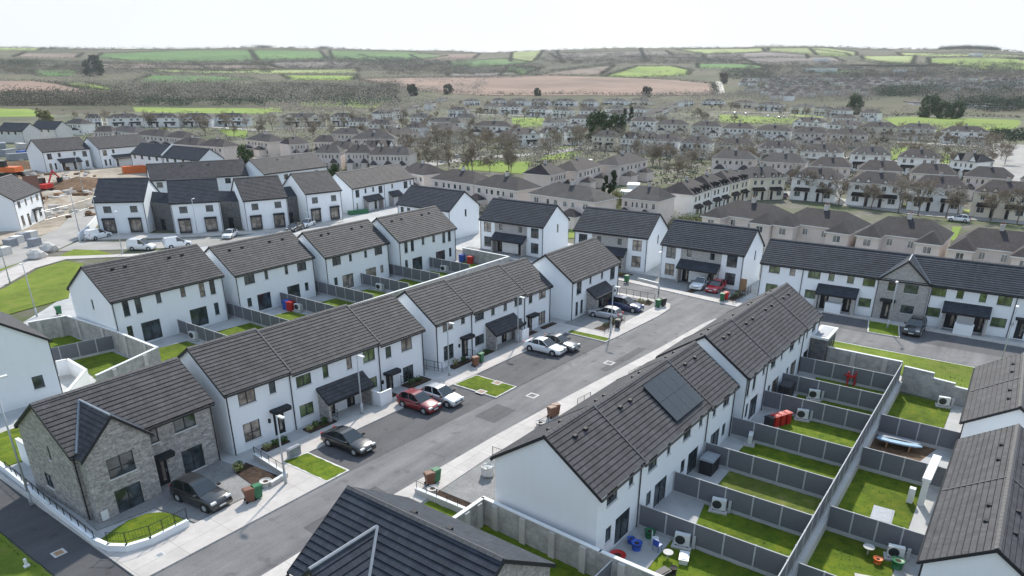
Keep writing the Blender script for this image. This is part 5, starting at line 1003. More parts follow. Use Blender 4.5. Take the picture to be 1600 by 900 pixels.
# paddle boards
M['boardblue'] = simple('pale_blue_board', (.30, .45, .58), .4, .1, 3)
for k, (dx, c, lb) in enumerate(((0, 'whitep', 'long pale blue paddle board on trestles in the bare soil garden'), (.75, 'bluep', 'grey-blue paddle board behind the pale one in the bare soil garden'))):
    r = thing('paddle_board', (61.6+dx*.7, 4.4, -.45), math.radians(-84), lb, 'paddle board'); m_ = MB(); pf = [(-1.7, .05), (-1.4, .26), (-.6, .38), (.5, .38), (1.3, .25), (1.75, .03)]
    m_.prism([(x, -w_) for x, w_ in pf]+[(x, w_) for x, w_ in pf[::-1]], 0, .12); part('board', m_, [M['leadgrey' if k else 'boardblue']], r)
    m_ = MB(); m_.box(-.9, -.8, -.3, .3, -.55, 0); part('trestle', m_, [M['wood']], r); m_ = MB(); m_.box(.8, .9, -.3, .3, -.55, 0); part('trestle', m_, [M['wood']], r)
# white pergola / covered seat by the right-hand patio
r = thing('garden_pergola', (53.2, 1.5, -1.0), math.radians(-2), 'white pergola with two columns over the patio between the lawns', 'pergola')
for x_ in (0, 3.6): m_ = MB(); m_.box(x_-.2, x_+.2, -.2, .2, 0, 2.1); part('column', m_, [M['cap']], r)
m_ = MB(); m_.box(-.4, 4.0, -.28, .28, 2.1, 2.35); part('beam', m_, [M['cap']], r); m_ = MB(); m_.box(-.3, .1, .5, .9, 0, 1.2); part('side_seat', m_, [M['cap']], r)
# round table, tubs and toys on the corner lawn and first patio
def table(x, y, z, mat, label, rad=.45, h=.72):
    r = thing('garden_table', (x, y, z), 0, label, 'table'); m_ = MB(); m_.lathe((0, 0, 0), [(rad, h-.04), (rad, h), (.0, h+.002)], 14); part('table_top', m_, [M[mat]], r)
    m_ = MB(); m_.bar((0, 0, 0), (0, 0, h-.04), .05, 6); part('leg', m_, [M[mat]], r); return r
def tub(x, y, z, mat, label, rad=.3, h=.4, cat='tub'):
    r = thing('tub', (x, y, z), 0, label, cat); m_ = MB(); m_.lathe((0, 0, 0), [(rad*.8, 0), (rad, h), (rad*1.08, h), (rad*.9, h-.05)], 14); part('tub_wall', m_, [M[mat]], r, True); m_ = MB(); m_.lathe((0, 0, 0), [(rad*.93, h-.06), (0, h-.04)], 12); part('contents', m_, [M['mulch']], r); return r
def chair(x, y, z, az, mat, label):
    r = thing('garden_chair', (x, y, z), az, label, 'chair'); m_ = MB(); m_.box(-.22, .22, -.22, .22, .42, .46); part('seat', m_, [M[mat]], r); m_ = MB(); m_.box(-.22, .22, .19, .23, .46, .9); part('backrest', m_, [M[mat]], r)
    for a in (-.2, .2):
        for b_ in (-.2, .2): m_ = MB(); m_.bar((a, b_, 0), (a, b_, .42), .018, 5); part('leg', m_, [M[mat]], r)
table(44.6, 3.4, -1.0, 'concrete', 'small pale garden table on the corner lawn', .36, .6); tub(44.2, 1.6, -1.0, 'greenp', 'bright green tub beside the heat pump on the corner lawn', .38, .6); tub(44.0, 2.7, -1.0, 'orangep', 'orange tub on the corner lawn', .28, .35)
boxthing('sandbox', 41.2, 2.9, -1.02, 1.2, 1.0, .22, 'concrete', 'pale raised sandbox at the bottom right lawn', 'sandbox', 'concrete', .3)
tub(34.9, 15.3, .04, 'bluep', 'blue tub outside the nearest patio door', .34, .55); tub(35.3, 15.9, .04, 'bluep', 'smaller blue tub by the fence on the nearest patio', .25, .4); tub(33.5, 15.9, .04, 'redp', 'red paddling ring outside the nearest patio door', .5, .2)
chair(36.1, 14.6, .04, .5, 'whitep', 'white chair on the nearest patio by the fence'); chair(35.6, 14.2, .04, 1.4, 'bluep', 'blue chair on the nearest patio'); table(35.2, 13.3, .04, 'concrete', 'pale table near the edge of the nearest patio', .32, .5)
boxthing('cool_box', 35.6, 12.4, .03, .9, .5, .3, 'whitep', 'white box lying on the grass beside the nearest patio', 'box', None, .3)
boxthing('bench', 32.8, 12.9, .03, 1.8, .5, .45, 'shedblue', 'low black bench beside the block wall', 'bench', None, -.3); tub(34.0, 12.4, .03, 'shedblue', 'black flowerpot at the end of the bench', .22, .5)
tub(36.6, 15.2, .04, 'greenp', 'green planter against the fence on the nearest patio', .35, .5)
for (x, y, lb) in ((25.9, 40.75, 'pale stone pot at the corner of the planting bed'), (32.3, 30.2, 'round stone pot by the right railing'), (45.7, 29.8, 'dark round pot on the right footpath edge')): tub(x, y, .1, 'concrete', lb, .42, .4, 'pot')
x_, y_ = at(762, 742, .1)
r = thing('bulk_bag', (x_, y_, .05), .3, 'white bulk bag of rubble on the driveway by the nearest gable', 'bulk bag'); m_ = MB(); m_.lathe((0, 0, 0), [(.40, 0), (.52, .2), (.50, .6), (.50, .82), (.44, .80), (.40, .68), (0, .74)], 8); m_.v = [(a*(1+.10*math.sin(i*2.1)), b_*(1+.10*math.cos(i*3.3)), c+.05*math.sin(i*1.9)) for i, (a, b_, c) in enumerate(m_.v)]; part('sack', m_, [M['bagwhite']], r)
for a in (.4, -.4): m_ = MB(); m_.bar((a, -.2, .75), (a, 0, 1.0), .03, 4); m_.bar((a, 0, 1.0), (a, .2, .75), .03, 4); part('lifting_loop', m_, [M['bagwhite']], r)
# cabinets and markers
x_, y_ = at(460, 712, .1); boxthing('utility_cabinet', x_, y_, .1, 1.1, .35, .7, 'leadgrey', 'low grey-blue utility cabinet at the grass verge', 'cabinet', None, 0)
x_, y_ = at(42, 885, .05); r = thing('marker_post', (x_, y_, .05), 0, 'short white marker post on the bottom left grass', 'bollard'); m_ = MB(); m_.bar((0, 0, 0), (0, 0, .55), .09, 8); part('post', m_, [M['cap']], r); m_ = MB(); m_.box(-.16, .16, -.12, .12, -.02, .1); part('foot', m_, [M['cap']], r)
def cover(px, py, w_, mat, label, z, rect=True, rim=True):
    x_, y_ = at(px, py, z); r = thing('access_cover', (x_, y_, z), -.02, label, 'cover'); m_ = MB(); m_.box(-w_/2, w_/2, -w_/2, w_/2, 0, .008); part('surround', m_, [M['concrete']], r); m_ = MB(); m_.box(-w_*.32, w_*.32, -w_*.32, w_*.32, .008, .014); part('plate', m_, [M[mat]], r)
cover(92, 864, .75, 'wood', 'square access cover in the dark lane', .004); cover(250, 867, .55, 'leadgrey', 'drain cover in the footpath by the curved wall', .102); cover(752, 612, .9, 'brownp', 'access cover at the near end of the grass island', .127); cover(777, 598, .9, 'brownp', 'access cover at the far end of the grass island', .127)
for k, (px, py) in enumerate(((832, 618), (952, 567), (700, 780) if 0 else (590, 782))): cover(px, py, 1.0, 'asphalt', ['worn patch with an access cover in the main road, middle', 'worn patch with an access cover in the main road, far', 'access cover in the main road near the bins'][k], .004)
# boulders and white sacks by the site path
for k, (px, py) in enumerate(((58, 404), (77, 393))):
    x_, y_ = at(px, py); m_ = MB(); m_.lathe((0, 0, -.1), [(1.2, 0), (1.5, .5), (1.25, 1.15), (.5, 1.6), (0, 1.65)], 9)
    m_.v = [(a*(1+.18*math.sin(i*2.3)), b_*(1+.18*math.cos(i*1.7)), c) for i, (a, b_, c) in enumerate(m_.v)]
    tag(ob('boulder', m_.mesh('boulder', M['concrete'], False), None, (x_, y_, 0)), ['pale boulder at the fork of the path, left one', 'pale boulder by the site road, right one'][k], 'boulder')
# timber gates between houses
for (x, y, az, lb) in ((26.8, 48.6, 0, 'brown timber side gate between the stone house and the first terrace'), (97.6, 29.6, 1.57, 'dark timber gate at the gap beside the long navy-roofed terrace')):
    r = thing('side_gate', (x-.45, y, 0), az, lb, 'gate')
    for k in range(7): m_ = MB(); m_.box(k*.13, k*.13+.118, -.02, .02, .05, 1.85); part('board', m_, [M['wood']], r)
# plants in the beds
def shrub(x, y, z, rad, h, label, mat='leaf', seed=0, n=90):
    rr = random.Random(seed); m_ = MB()
    for _ in range(n):
        a, b_ = rr.uniform(0, 6.28), rr.random()**.5; px_, py_, pz = rad*b_*math.cos(a), rad*b_*math.sin(a), h*rr.random()**.7
        s_ = rr.uniform(.05, .13); d = Vector((rr.gauss(0, 1), rr.gauss(0, 1), rr.gauss(0, .6))).normalized()*s_; e = d.orthogonal().normalized()*s_*.6; c = Vector((px_, py_, pz))
        m_.face([c-d, c+e, c+d, c-e])
    o = ob('shrub', m_.mesh('shrub', M[mat]), None, (x, y, z)); tag(o, label, 'shrub', 'low shrubs in the front planting beds'); return o
for i, (x, y) in enumerate([(29.5, 45.5), (30.4, 45.5), (31.1, 45.4), (33.7, 45.3), (34.4, 45.4), (35.2, 45.2), (42.1, 45), (45.8, 45), (46.8, 45.1), (52.2, 44.7), (53.4, 44.6), (57, 44.4), (25.9, 44.2), (26.2, 44.4), (72.5, 38.2), (74, 38), (75.3, 37.9), (82.6, 40.9), (83.6, 39), (84.2, 38.2), (94.5, 49), (95.3, 48.2), (95.2, 30), (93.2, 30), (94.1, 29.8), (94, 35.7)]):
    where = 'first terrace' if x < 43 and x > 28 else ('stone house planting bed' if x < 28 else ('second terrace' if x < 60 else ('corner driveway' if x < 90 else 'navy-roofed pairs')))
    shrub(x, y, .08, rnd.uniform(.25, .45), rnd.uniform(.3, .7), f"{['low','small','leafy','round','ragged','dense'][i % 6]} {'green' if i % 3 else 'yellow-green'} shrub in the front bed by the {where}, {ORDW[i % 7]} along", 'leaf' if i % 3 else 'willow', i)
rg = random.Random(3); V_ = []; F_ = []
LAWNS = [(GX[k]+.1, GX[k+1]-.1, 6.9, PAT[k]-.1, .03) for k in range(8)]+[(RX[k]+.1, RX[k+1]-.1, 1.8, 6.3, -1.02) for k in (1, 2, 4)]+[(15.7, 19.6, 41.2, 43.8, .12), (29.0, 30.8, 37.8, 42.1, .125), (48.4, 51.2, 36.6, 41.2, .125), (25.2, 30.7, 8.5, 25, .03), (77, 83, -4, 15, .05), (5, 11.8, 38, 50, .05)]
for (xa, xb, ya, yb, z) in LAWNS:
    for _ in range(int((xb-xa)*(yb-ya)*10)):
        x, y = rg.uniform(xa, xb), rg.uniform(ya, yb)
        if rg.random() < .35: x = xa+rg.random()*.15 if rg.random() < .5 else xb-rg.random()*.15
        h_ = rg.uniform(.02, .06); a = rg.uniform(0, 6.28); c_, s_ = math.cos(a)*.045, math.sin(a)*.045; i = len(V_)
        V_ += [(x-c_, y-s_, z), (x+c_, y+s_, z), (x+rg.uniform(-.03, .03), y+rg.uniform(-.03, .03), z+h_)]; F_.append((i, i+1, i+2))
me = bpy.data.meshes.new('grass_tufts'); me.from_pydata(V_, [], F_); me.materials.append(M['lawn']); tag(ob('grass_tufts', me), 'short tufts of grass in the lawns and verges', 'grass', None, 'stuff')
# tumble netting outside the white row
x_, y_ = at(560, 334); boxthing('netted_bed', x_, y_, 0, 4.5, 1.2, .7, 'greenp', 'long green netted bed in front of the white row', 'garden bed', 'greenp', -.3)
# building site: excavator, tipper, heaps
def heap(px, py, rx, ry, h, label, mat='site', seed=1):
    x_, y_ = at(px, py); rr = random.Random(seed); m_ = MB(); n = 14; rings = 6; m_.v = []
    for j in range(rings+1):
        f = j/rings
        for k in range(n): t = 6.283*k/n; q = (1-f)*(1+.2*math.sin(3*t+seed)+.1*rr.random()); m_.v.append((rx*q*math.cos(t), ry*q*math.sin(t), h*(f**.8)*(1+.1*rr.random())-.1))
    for j in range(rings):
        for k in range(n): k2 = (k+1) % n; m_.f.append((j*n+k, j*n+k2, (j+1)*n+k2, (j+1)*n+k)); m_.m.append(0); m_.uv.append([(0, 0)]*4)
    return tag(ob('earth_heap', m_.mesh('earth_heap', M[mat], True), None, (x_, y_, 0)), label, 'heap')
heap(125, 292, 12, 8, 2.6, 'brown earth heap in the middle of the building site', 'soil', 1); heap(105, 318, 9, 5, 1.8, 'pale sand heap beside the site fence', 'site', 2); heap(135, 322, 6, 4, 1.6, 'ochre heap near the corner house', 'site', 5); heap(30, 262, 12, 6, 2.2, 'earth heap behind the orange excavator', 'soil', 3); heap(75, 305, 5, 3, 1.2, 'rubble heap under the tipper', 'site', 4)
def excavator(px, py, az, label, mat='orangep', s=1.0):
    x_, y_ = at(px, py); r = thing('excavator', (x_, y_, 0), az, label, 'excavator'); r.scale = (s, s, s)
    for sg in (-1, 1): m_ = MB(); m_.prism([(-2, .0), (-1.7, .8), (1.7, .8), (2, 0)][::-1], 0, .5); m_.v = [(a, sg*1.2+c-.25, b_) for a, b_, c in m_.v]; part('track', m_, [M['rubber']], r)
    m_ = MB(); m_.box(-1.9, 1.2, -1.3, 1.3, .95, 1.9); part('body', m_, [M[mat]], r); m_ = MB(); m_.box(.0, 1.3, .3, 1.25, 1.9, 3.1); part('cab', m_, [M['carglass']], r)
    for a, b_, nm, w_ in (((1, -.3, 1.6), (3.6, -.3, 4.4), 'boom', .26), ((3.6, -.3, 4.4), (5.6, -.3, 2.6), 'arm', .2)): m_ = MB(); m_.bar(a, b_, w_, 4); part(nm, m_, [M[mat]], r)
    m_ = MB(); m_.prism([(5.2, -.8), (6.1, -.8), (6.1, .2), (5.2, .2)], 1.5, 2.6); part('bucket', m_, [M['black']], r)
excavator(18, 276, 2.2, 'orange excavator at the left edge of the building site', s=1.5)
excavator(72, 300, .6, 'red machine with a raised arm behind the tipper', 'redp', 1.1)
x_, y_ = at(58, 322); r = thing('tipper_truck', (x_, y_, 0), 1.2, 'brown tipper truck with its body raised on the building site', 'truck'); r.scale = (1.25, 1.25, 1.25)
m_ = MB(); m_.box(-2.5, 2.6, -.5, .5, .8, 1.1); part('chassis', m_, [M['black']], r); m_ = MB(); m_.box(1.6, 3.4, -1.15, 1.15, 1.0, 3.0); part('cab', m_, [M['redp']], r)
m_ = MB(); m_.box(0, 4.2, -1.2, 1.2, 0, 1.2); o = part('tipping_body', m_, [M['brownp']], r, loc=(-2.4, 0, 1.3)); o.rotation_euler = (0, R(-62), 0)
for wx in (-1.8, -.9, 2.4):
    for sg in (-1, 1): m_ = MB(); m_.lathe((wx, sg*1.0, .5), [(.5, -.15), (.5, .15)], 12, 0, 'y'); part('wheel', m_, [M['rubber']], r)
x_, y_ = at(212, 270); boxthing('skip', x_, y_, 0, 7, 2.4, 2.0, 'orangep', 'long orange container by the row under construction', 'container', 'orangep', -.3)
rc = random.Random(5); V_ = MB()
for _ in range(420):
    x_, y_ = at(rc.uniform(0, 150), rc.uniform(245, 340)); s_ = rc.uniform(.15, .9)
    if rc.random() < .25: s_ *= 1.6
    V_.prism([(x_+s_*math.cos(a+rc.uniform(-.3, .3)), y_+s_*.7*math.sin(a+rc.uniform(-.3, .3))) for a in (0, 1.2, 2.5, 3.8, 5.1)], -.1, s_*rc.uniform(.3, .9), rc.choice([0, 0, 1, 2]))
o = ob('site_rubble', V_.mesh('site_rubble', [M['concrete'], M['soil'], M['wood']])); tag(o, 'rubble, blocks and timber strewn over the building site', 'rubble', None, 'stuff')
# site fence panels
def site_fence(pts, label):
    r = thing('site_fence', (*at(*pts[0]), 0), 0, label, 'fence'); W_ = [at(*p) for p in pts]; ox, oy = W_[0]
    for (a, b_) in zip(W_, W_[1:]):
        L = math.hypot(b_[0]-a[0], b_[1]-a[1]); n = max(1, round(L/3.4))
        for k in range(n):
            p = (a[0]+(b_[0]-a[0])*k/n-ox, a[1]+(b_[1]-a[1])*k/n-oy); q = (a[0]+(b_[0]-a[0])*(k+.96)/n-ox, a[1]+(b_[1]-a[1])*(k+.96)/n-oy); m_ = MB()
            for z in (.15, 2.0): m_.bar((*p, z), (*q, z), .03, 4)
            for f in [i/10 for i in range(11)]: c = (p[0]+(q[0]-p[0])*f, p[1]+(q[1]-p[1])*f); m_.bar((*c, .1), (*c, 2.0), .02 if f in (0, 1) else .01, 3)
            part('mesh_panel', m_, [M['steel']], r)
site_fence([(36, 352), (70, 345), (110, 335), (150, 322)], 'steel mesh site fence along the far side of the site road')
for k, (px, py) in enumerate(((18, 385), (28, 380), (38, 375), (8, 398), (55, 384), (50, 372))):
    x_, y_ = at(px, py); boxthing('pallet_stack', x_, y_, 0, 1.8, 1.4, 1.2, 'bagwhite' if k % 2 else 'leadgrey', ['grey pallet stack by the left edge of the site road', 'white wrapped pallet by the site road, second from the left', 'grey pallet stack below the corner pair', 'white wrapped pallet nearest the left edge', 'grey block stack on the site road side', 'white wrapped pallet nearest the green'][k], 'pallet', None, .4)
for k, (px, py) in enumerate(((30, 250), (45, 245), (15, 243), (60, 255), (5, 232), (35, 233))):
    x_, y_ = at(px, py); boxthing('scaffold_stack', x_, y_, 0, 7, 2.5, 2.2, ['leadgrey', 'bluep', 'leadgrey', 'concrete', 'leadgrey', 'concrete'][k], ['grey material stack behind the orange excavator', 'blue container at the far left of the site', 'grey stack under the half-built roofs', 'pale block stack beside the white pair', 'grey stack at the left edge under the half-built roof', 'pale block stack under the half-built roofs'][k], 'material stack', None, .3*k)
for k, (px, py, lb) in enumerate(((0, 222, 'half-built house with a slate-blue roof at the left edge'), (52, 218, 'half-built house with a slate-blue roof right of the left-edge one'))):
    x_, y_ = at(px, py); dwelling((x_, y_, -72, 16, 9, 5.0, 3.0, 0), 0, 15, [('w', 's', 2+4*j, 3.2+4*j, 3.4, 4.6) for j in range(3)], lb, tile='tilek', mat='render2', vents=False, name='unfinished_house')
# ---------------------------------------------------------------- far terrain
tm = bpy.data.meshes.new('hills'); na, nr = 260, 110
azs = np.linspace(R(-60), R(130), na); rs = np.concatenate([np.linspace(698, 2700, 90), np.linspace(2760, 6500, nr-90)])
vv = [(r_*math.cos(a), r_*math.sin(a), terr(r_*math.cos(a), r_*math.sin(a))-.02) for r_ in rs for a in azs]
ff = [(j*na+i, (j+1)*na+i, (j+1)*na+i+1, j*na+i+1) for j in range(nr-1) for i in range(na-1)]
tm.from_pydata(vv, [], ff)
M['scrub'] = blend('scrubland', [(.04, .052, .024), (.07, .075, .038), (.115, .10, .065), (.08, .12, .035)], .008, .98, .0025, 0)
tm.materials.append(M['scrub']); tm.polygons.foreach_set('use_smooth', [True]*len(ff)); ho = bpy.data.objects.new('hills', tm); C.objects.link(ho); ho['kind'] = 'structure'
FC = dict(plough=[(.20, .135, .10), (.25, .17, .13), (.29, .205, .16)], green=[(.055, .13, .035), (.08, .165, .04), (.115, .19, .05)], bright=[(.14, .22, .035), (.185, .255, .045), (.23, .28, .06)], pale=[(.20, .26, .08), (.26, .30, .11), (.30, .32, .14)], brown=[(.17, .13, .10), (.21, .165, .13), (.25, .19, .15)], mauve=[(.13, .11, .10), (.17, .145, .13), (.20, .17, .15)], tan=[(.40, .36, .30), (.46, .42, .36), (.52, .48, .42)])
for k_, c_ in FC.items(): M['f_'+k_] = blend('field_'+k_, c_, .02, .98, .004, 0)
def field(poly, kind, lift=.35, name='field'):
    ys = [p[1] for p in poly]; y0, y1 = min(ys), max(ys); mb = MB(); n = 10; rows = []
    k = max(3, int((y1-y0)/.6)); 
    for j in range(k+1):
        y = y0+(y1-y0)*min(max(j/k, .002), .998); xs = []
        for i in range(len(poly)):
            (xa, ya), (xb, yb) = poly[i], poly[(i+1) % len(poly)]
            if (ya <= y) != (yb <= y): xs.append(xa+(xb-xa)*(y-ya)/(yb-ya))
        if len(xs) < 2: continue
        a, b_ = min(xs), max(xs); row = []
        for i in range(n+1):
            p = at_t(a+(b_-a)*i/n, y); row.append((p[0], p[1], p[2]+lift))
        rows.append(row)
    for r0_, r1_ in zip(rows, rows[1:]):
        for i in range(n): mb.face([r0_[i], r0_[i+1], r1_[i+1], r1_[i]][::-1])
    return struct(name, mb, [M['f_'+kind]])
FIELDS = [([(556, 124), (700, 121.5), (860, 119), (1000, 123), (1060, 126), (1115, 132), (1118, 149), (1030, 150), (960, 149.5), (880, 148), (760, 150), (690, 146), (650, 142), (600, 134)], 'plough'),
 ([(-60, 126), (50, 127), (90, 132), (150, 145), (150, 150), (60, 149), (-60, 148)], 'plough'), ([(88, 131), (130, 130.5), (182, 139), (180, 143), (150, 142)], 'bright'), ([(47, 111), (125, 110), (125, 119), (60, 119.5)], 'green'),
 ([(235, 118), (330, 119.5), (400, 124), (300, 130), (205, 131)], 'green'), ([(160, 84), (300, 79), (390, 79), (400, 95), (300, 97), (200, 95), (150, 90)], 'green'), ([(392, 79), (500, 80), (510, 92), (404, 95)], 'green'), ([(-40, 73.5), (70, 74), (60, 79), (-40, 79)], 'pale'), ([(40, 83), (130, 84), (120, 91), (20, 90)], 'brown'),
 ([(440, 118), (560, 119), (550, 126), (455, 125)], 'bright'), ([(515, 80), (640, 81.5), (700, 88), (640, 96), (520, 92)], 'green'), ([(700, 96), (790, 92), (830, 98), (760, 105), (705, 103)], 'green'), ([(640, 86), (750, 84), (740, 92), (660, 95)], 'plough'), ([(800, 81), (848, 79.5), (835, 96), (798, 97)], 'pale'),
 ([(945, 120), (995, 104), (1050, 104), (1080, 111), (1074, 118), (1000, 121)], 'bright'), ([(832, 119), (900, 109), (960, 103), (938, 118)], 'brown'), ([(795, 105), (845, 108), (820, 117), (780, 119)], 'green'), ([(700, 115), (800, 113), (815, 118.5), (700, 120)], 'mauve'),
 ([(1200, 76), (1290, 75.5), (1338, 82), (1338, 88), (1262, 84), (1200, 80)], 'pale'), ([(1265, 77.5), (1322, 84), (1330, 88.5), (1277, 87)], 'bright'), ([(1345, 88), (1430, 88), (1425, 102), (1380, 98), (1350, 94)], 'pale'), ([(1450, 91.5), (1660, 91), (1660, 111), (1530, 109), (1452, 100)], 'bright'), ([(1400, 83), (1470, 84), (1640, 87), (1640, 90.5), (1410, 87.5)], 'pale'),
 ([(1055, 78), (1190, 76), (1196, 81), (1100, 85)], 'pale'), ([(1100, 86), (1196, 82), (1260, 86), (1262, 92), (1100, 91)], 'mauve'), ([(1160, 92), (1300, 90), (1320, 97), (1180, 101)], 'mauve'), ([(1268, 110), (1360, 111), (1362, 116), (1268, 115)], 'green'), ([(860, 84), (1040, 80), (1050, 86), (870, 92)], 'mauve'), ([(1090, 100), (1180, 101), (1200, 108), (1090, 107)], 'green'), ([(150, 100), (420, 102), (440, 108), (150, 107)], 'brown'), ([(420, 98), (560, 97), (540, 105), (430, 106)], 'mauve'), ([(220, 108), (420, 111), (560, 109), (560, 114), (420, 116), (240, 113)], 'pale')]
FC['wood'] = [(.045, .045, .028), (.065, .062, .04), (.09, .08, .055)]; M['f_wood'] = blend('woodland_floor', FC['wood'], .03, .98, .01, 0)
for (x0, x1, y0, y1) in ((380, 690, 93, 109), (-40, 220, 97.5, 116), (230, 420, 98, 107), (200, 430, 135, 156), (430, 620, 133, 156), (-40, 200, 152, 166), (840, 1160, 86, 100), (705, 850, 104, 116), (1160, 1600, 101, 121), (1370, 1445, 141, 152), (1480, 1550, 71.5, 77), (1460, 1640, 131, 149)):
    w_ = x1-x0; field([(x0+w_*.04, y0+1.5), (x0+w_*.3, y0), (x0+w_*.62, y0+.8), (x1-w_*.05, y0+.3), (x1, (y0+y1)/2), (x1-w_*.12, y1), (x0+w_*.55, y1-1), (x0+w_*.2, y1), (x0, (y0+y1)/2)], 'wood', .2, 'woodland_floor')
for p, k_ in FIELDS: field(p, k_)
FLAT = [([(1380, 184), (1426, 182.5), (1592, 187), (1596, 192), (1588, 200), (1546, 205), (1460, 205), (1400, 196)], 'bright', 'sports_field'), ([(1124, 179), (1248, 185), (1236, 193), (1124, 192)], 'bright', 'green'), ([(800, 184), (850, 184.5), (848, 198), (800, 199)], 'bright', 'green'), ([(728, 249), (832, 253), (818, 272), (716, 264)], 'bright', 'green'), ([(850, 230), (910, 228), (905, 248), (845, 250)], 'bright', 'green'),
 ([(1392, 230), (1420, 230), (1402, 249), (1392, 249)], 'bright', 'green'), ([(1470, 240), (1484, 240), (1483, 256), (1469, 255)], 'bright', 'green'), ([(1488, 354), (1503, 354), (1493, 376), (1485, 376)], 'bright', 'green'), ([(1320, 312), (1440, 321), (1600, 334), (1640, 338), (1640, 343), (1600, 340), (1440, 327), (1320, 318)], 'pale', 'grass_verge'),
 ([(-60, 168), (0, 170), (45, 171), (88, 182), (-60, 183)], 'bright', 'meadow'), ([(208, 168.5), (420, 170.5), (420, 177.5), (212, 175.5)], 'bright', 'meadow'), ([(420, 168), (440, 168), (440, 175), (420, 175)], 'bright', 'meadow'), ([(470, 160), (586, 157), (608, 158), (584, 170), (548, 167.5), (470, 167)], 'bright', 'meadow'), ([(340, 202), (388, 201), (384, 215), (356, 212)], 'bright', 'green'), ([(1235, 175), (1290, 178), (1286, 184), (1235, 182)], 'pale', 'green'),
 ([(1565, 245), (1592, 244), (1580, 282), (1566, 282)], 'pale', 'grass_verge'), ([(892, 345), (905, 342), (902, 372), (888, 372)], 'bright', 'green')]
for p, k_, nm in FLAT: field(p, k_, .03, nm)
def strip(pts, w_, mat, name, z=.05):
    W_ = [at(*p) for p in pts]; L_, R_ = [], []
    for i, p in enumerate(W_):
        a, b_ = W_[max(0, i-1)], W_[min(len(W_)-1, i+1)]; L = math.hypot(b_[0]-a[0], b_[1]-a[1]); n = (-(b_[1]-a[1])/L*w_/2, (b_[0]-a[0])/L*w_/2); L_.append((p[0]+n[0], p[1]+n[1], z)); R_.append((p[0]-n[0], p[1]-n[1], z))
    mb = MB()
    for i in range(len(W_)-1): mb.face([R_[i], R_[i+1], L_[i+1], L_[i]])
    return struct(name, mb, [M[mat]])
for k, (pts, w_) in enumerate([([(1225, 300), (1330, 318), (1440, 332), (1600, 346), (1700, 352)], 9), ([(1570, 225), (1574, 250), (1560, 290)], 16), ([(1400, 222), (1480, 226), (1566, 230)], 10), ([(1240, 240), (1400, 252), (1560, 262)], 6), ([(1110, 262), (1200, 270), (1320, 290)], 6), ([(640, 262), (700, 252), (760, 246), (850, 240), (905, 232), (1010, 228)], 9), ([(430, 200), (560, 200), (640, 212), (720, 222)], 8), ([(120, 190), (300, 196), (420, 205)], 8), ([(1030, 215), (1110, 236), (1250, 245)], 7), ([(1125, 175), (1235, 176), (1300, 182)], 8), ([(700, 178), (800, 180), (860, 183)], 8), ([(1080, 310), (1150, 300), (1225, 300)], 8)]):
    strip(pts, w_, 'oldroad', 'estate_road', .05+.003*k)
x_, y_, z_ = at_t(1128, 147); field([(1118, 128), (1128, 128), (1133, 147), (1118, 148)], 'tan', .4, 'country_lane')
# ---------------------------------------------------------------- houses of the older estate
def hip(mb, x0, x1, y0, y1, z, h, m=0, ov=.35):
    x0 -= ov; x1 += ov; y0 -= ov; y1 += ov
    if x1-x0 >= y1-y0: d = (y1-y0)/2*.92; r0_, r1_ = (x0+d, (y0+y1)/2), (x1-d, (y0+y1)/2)
    else: d = (x1-x0)/2*.92; r0_, r1_ = ((x0+x1)/2, y0+d), ((x0+x1)/2, y1-d)
    A, B_, C_, D_ = (x0, y0, z), (x1, y0, z), (x1, y1, z), (x0, y1, z); P, Q = (*r0_, z+h), (*r1_, z+h)
    def f(*p):
        a, b_ = Vector(p[0]), Vector(p[1]); e = (b_-a).normalized(); nn = (b_-a).cross(Vector(p[-1])-a).normalized(); g = nn.cross(e); mb.face(p, m, [((Vector(q)-a).dot(e), (Vector(q)-a).dot(g)) for q in p])
    if x1-x0 >= y1-y0: f(A, B_, Q, P); f(C_, D_, P, Q); f(B_, C_, Q); f(D_, A, P)
    else: f(A, B_, P); f(B_, C_, Q, P); f(C_, D_, Q); f(D_, A, P, Q)
    mb.face([(x0, y0, z-.15), (x0, y1, z-.15), (x1, y1, z-.15), (x1, y0, z-.15)], 1)
    for a, b_ in ((A, B_), (B_, C_), (C_, D_), (D_, A)): mb.face([(a[0], a[1], z-.15), (b_[0], b_[1], z-.15), b_, a], 1)
_ow = {}
def owin(w_, h_):
    if (w_, h_) not in _ow:
        f = MB(); f.box(-w_/2, w_/2, -.05, .05, 0, h_); g = MB()
        n = 2 if w_ > 1 else 1
        for i in range(n): a = -w_/2+.1+i*(w_-.1)/n; g.box(a, a+(w_-.1)/n-.1, -.075, -.052, .1, h_-.1)
        _ow[(w_, h_)] = (f.mesh('window', M['wframe']), g.mesh('panes', M['glass']))
    return _ow[(w_, h_)]
L0, D0 = 15.0, 7.6
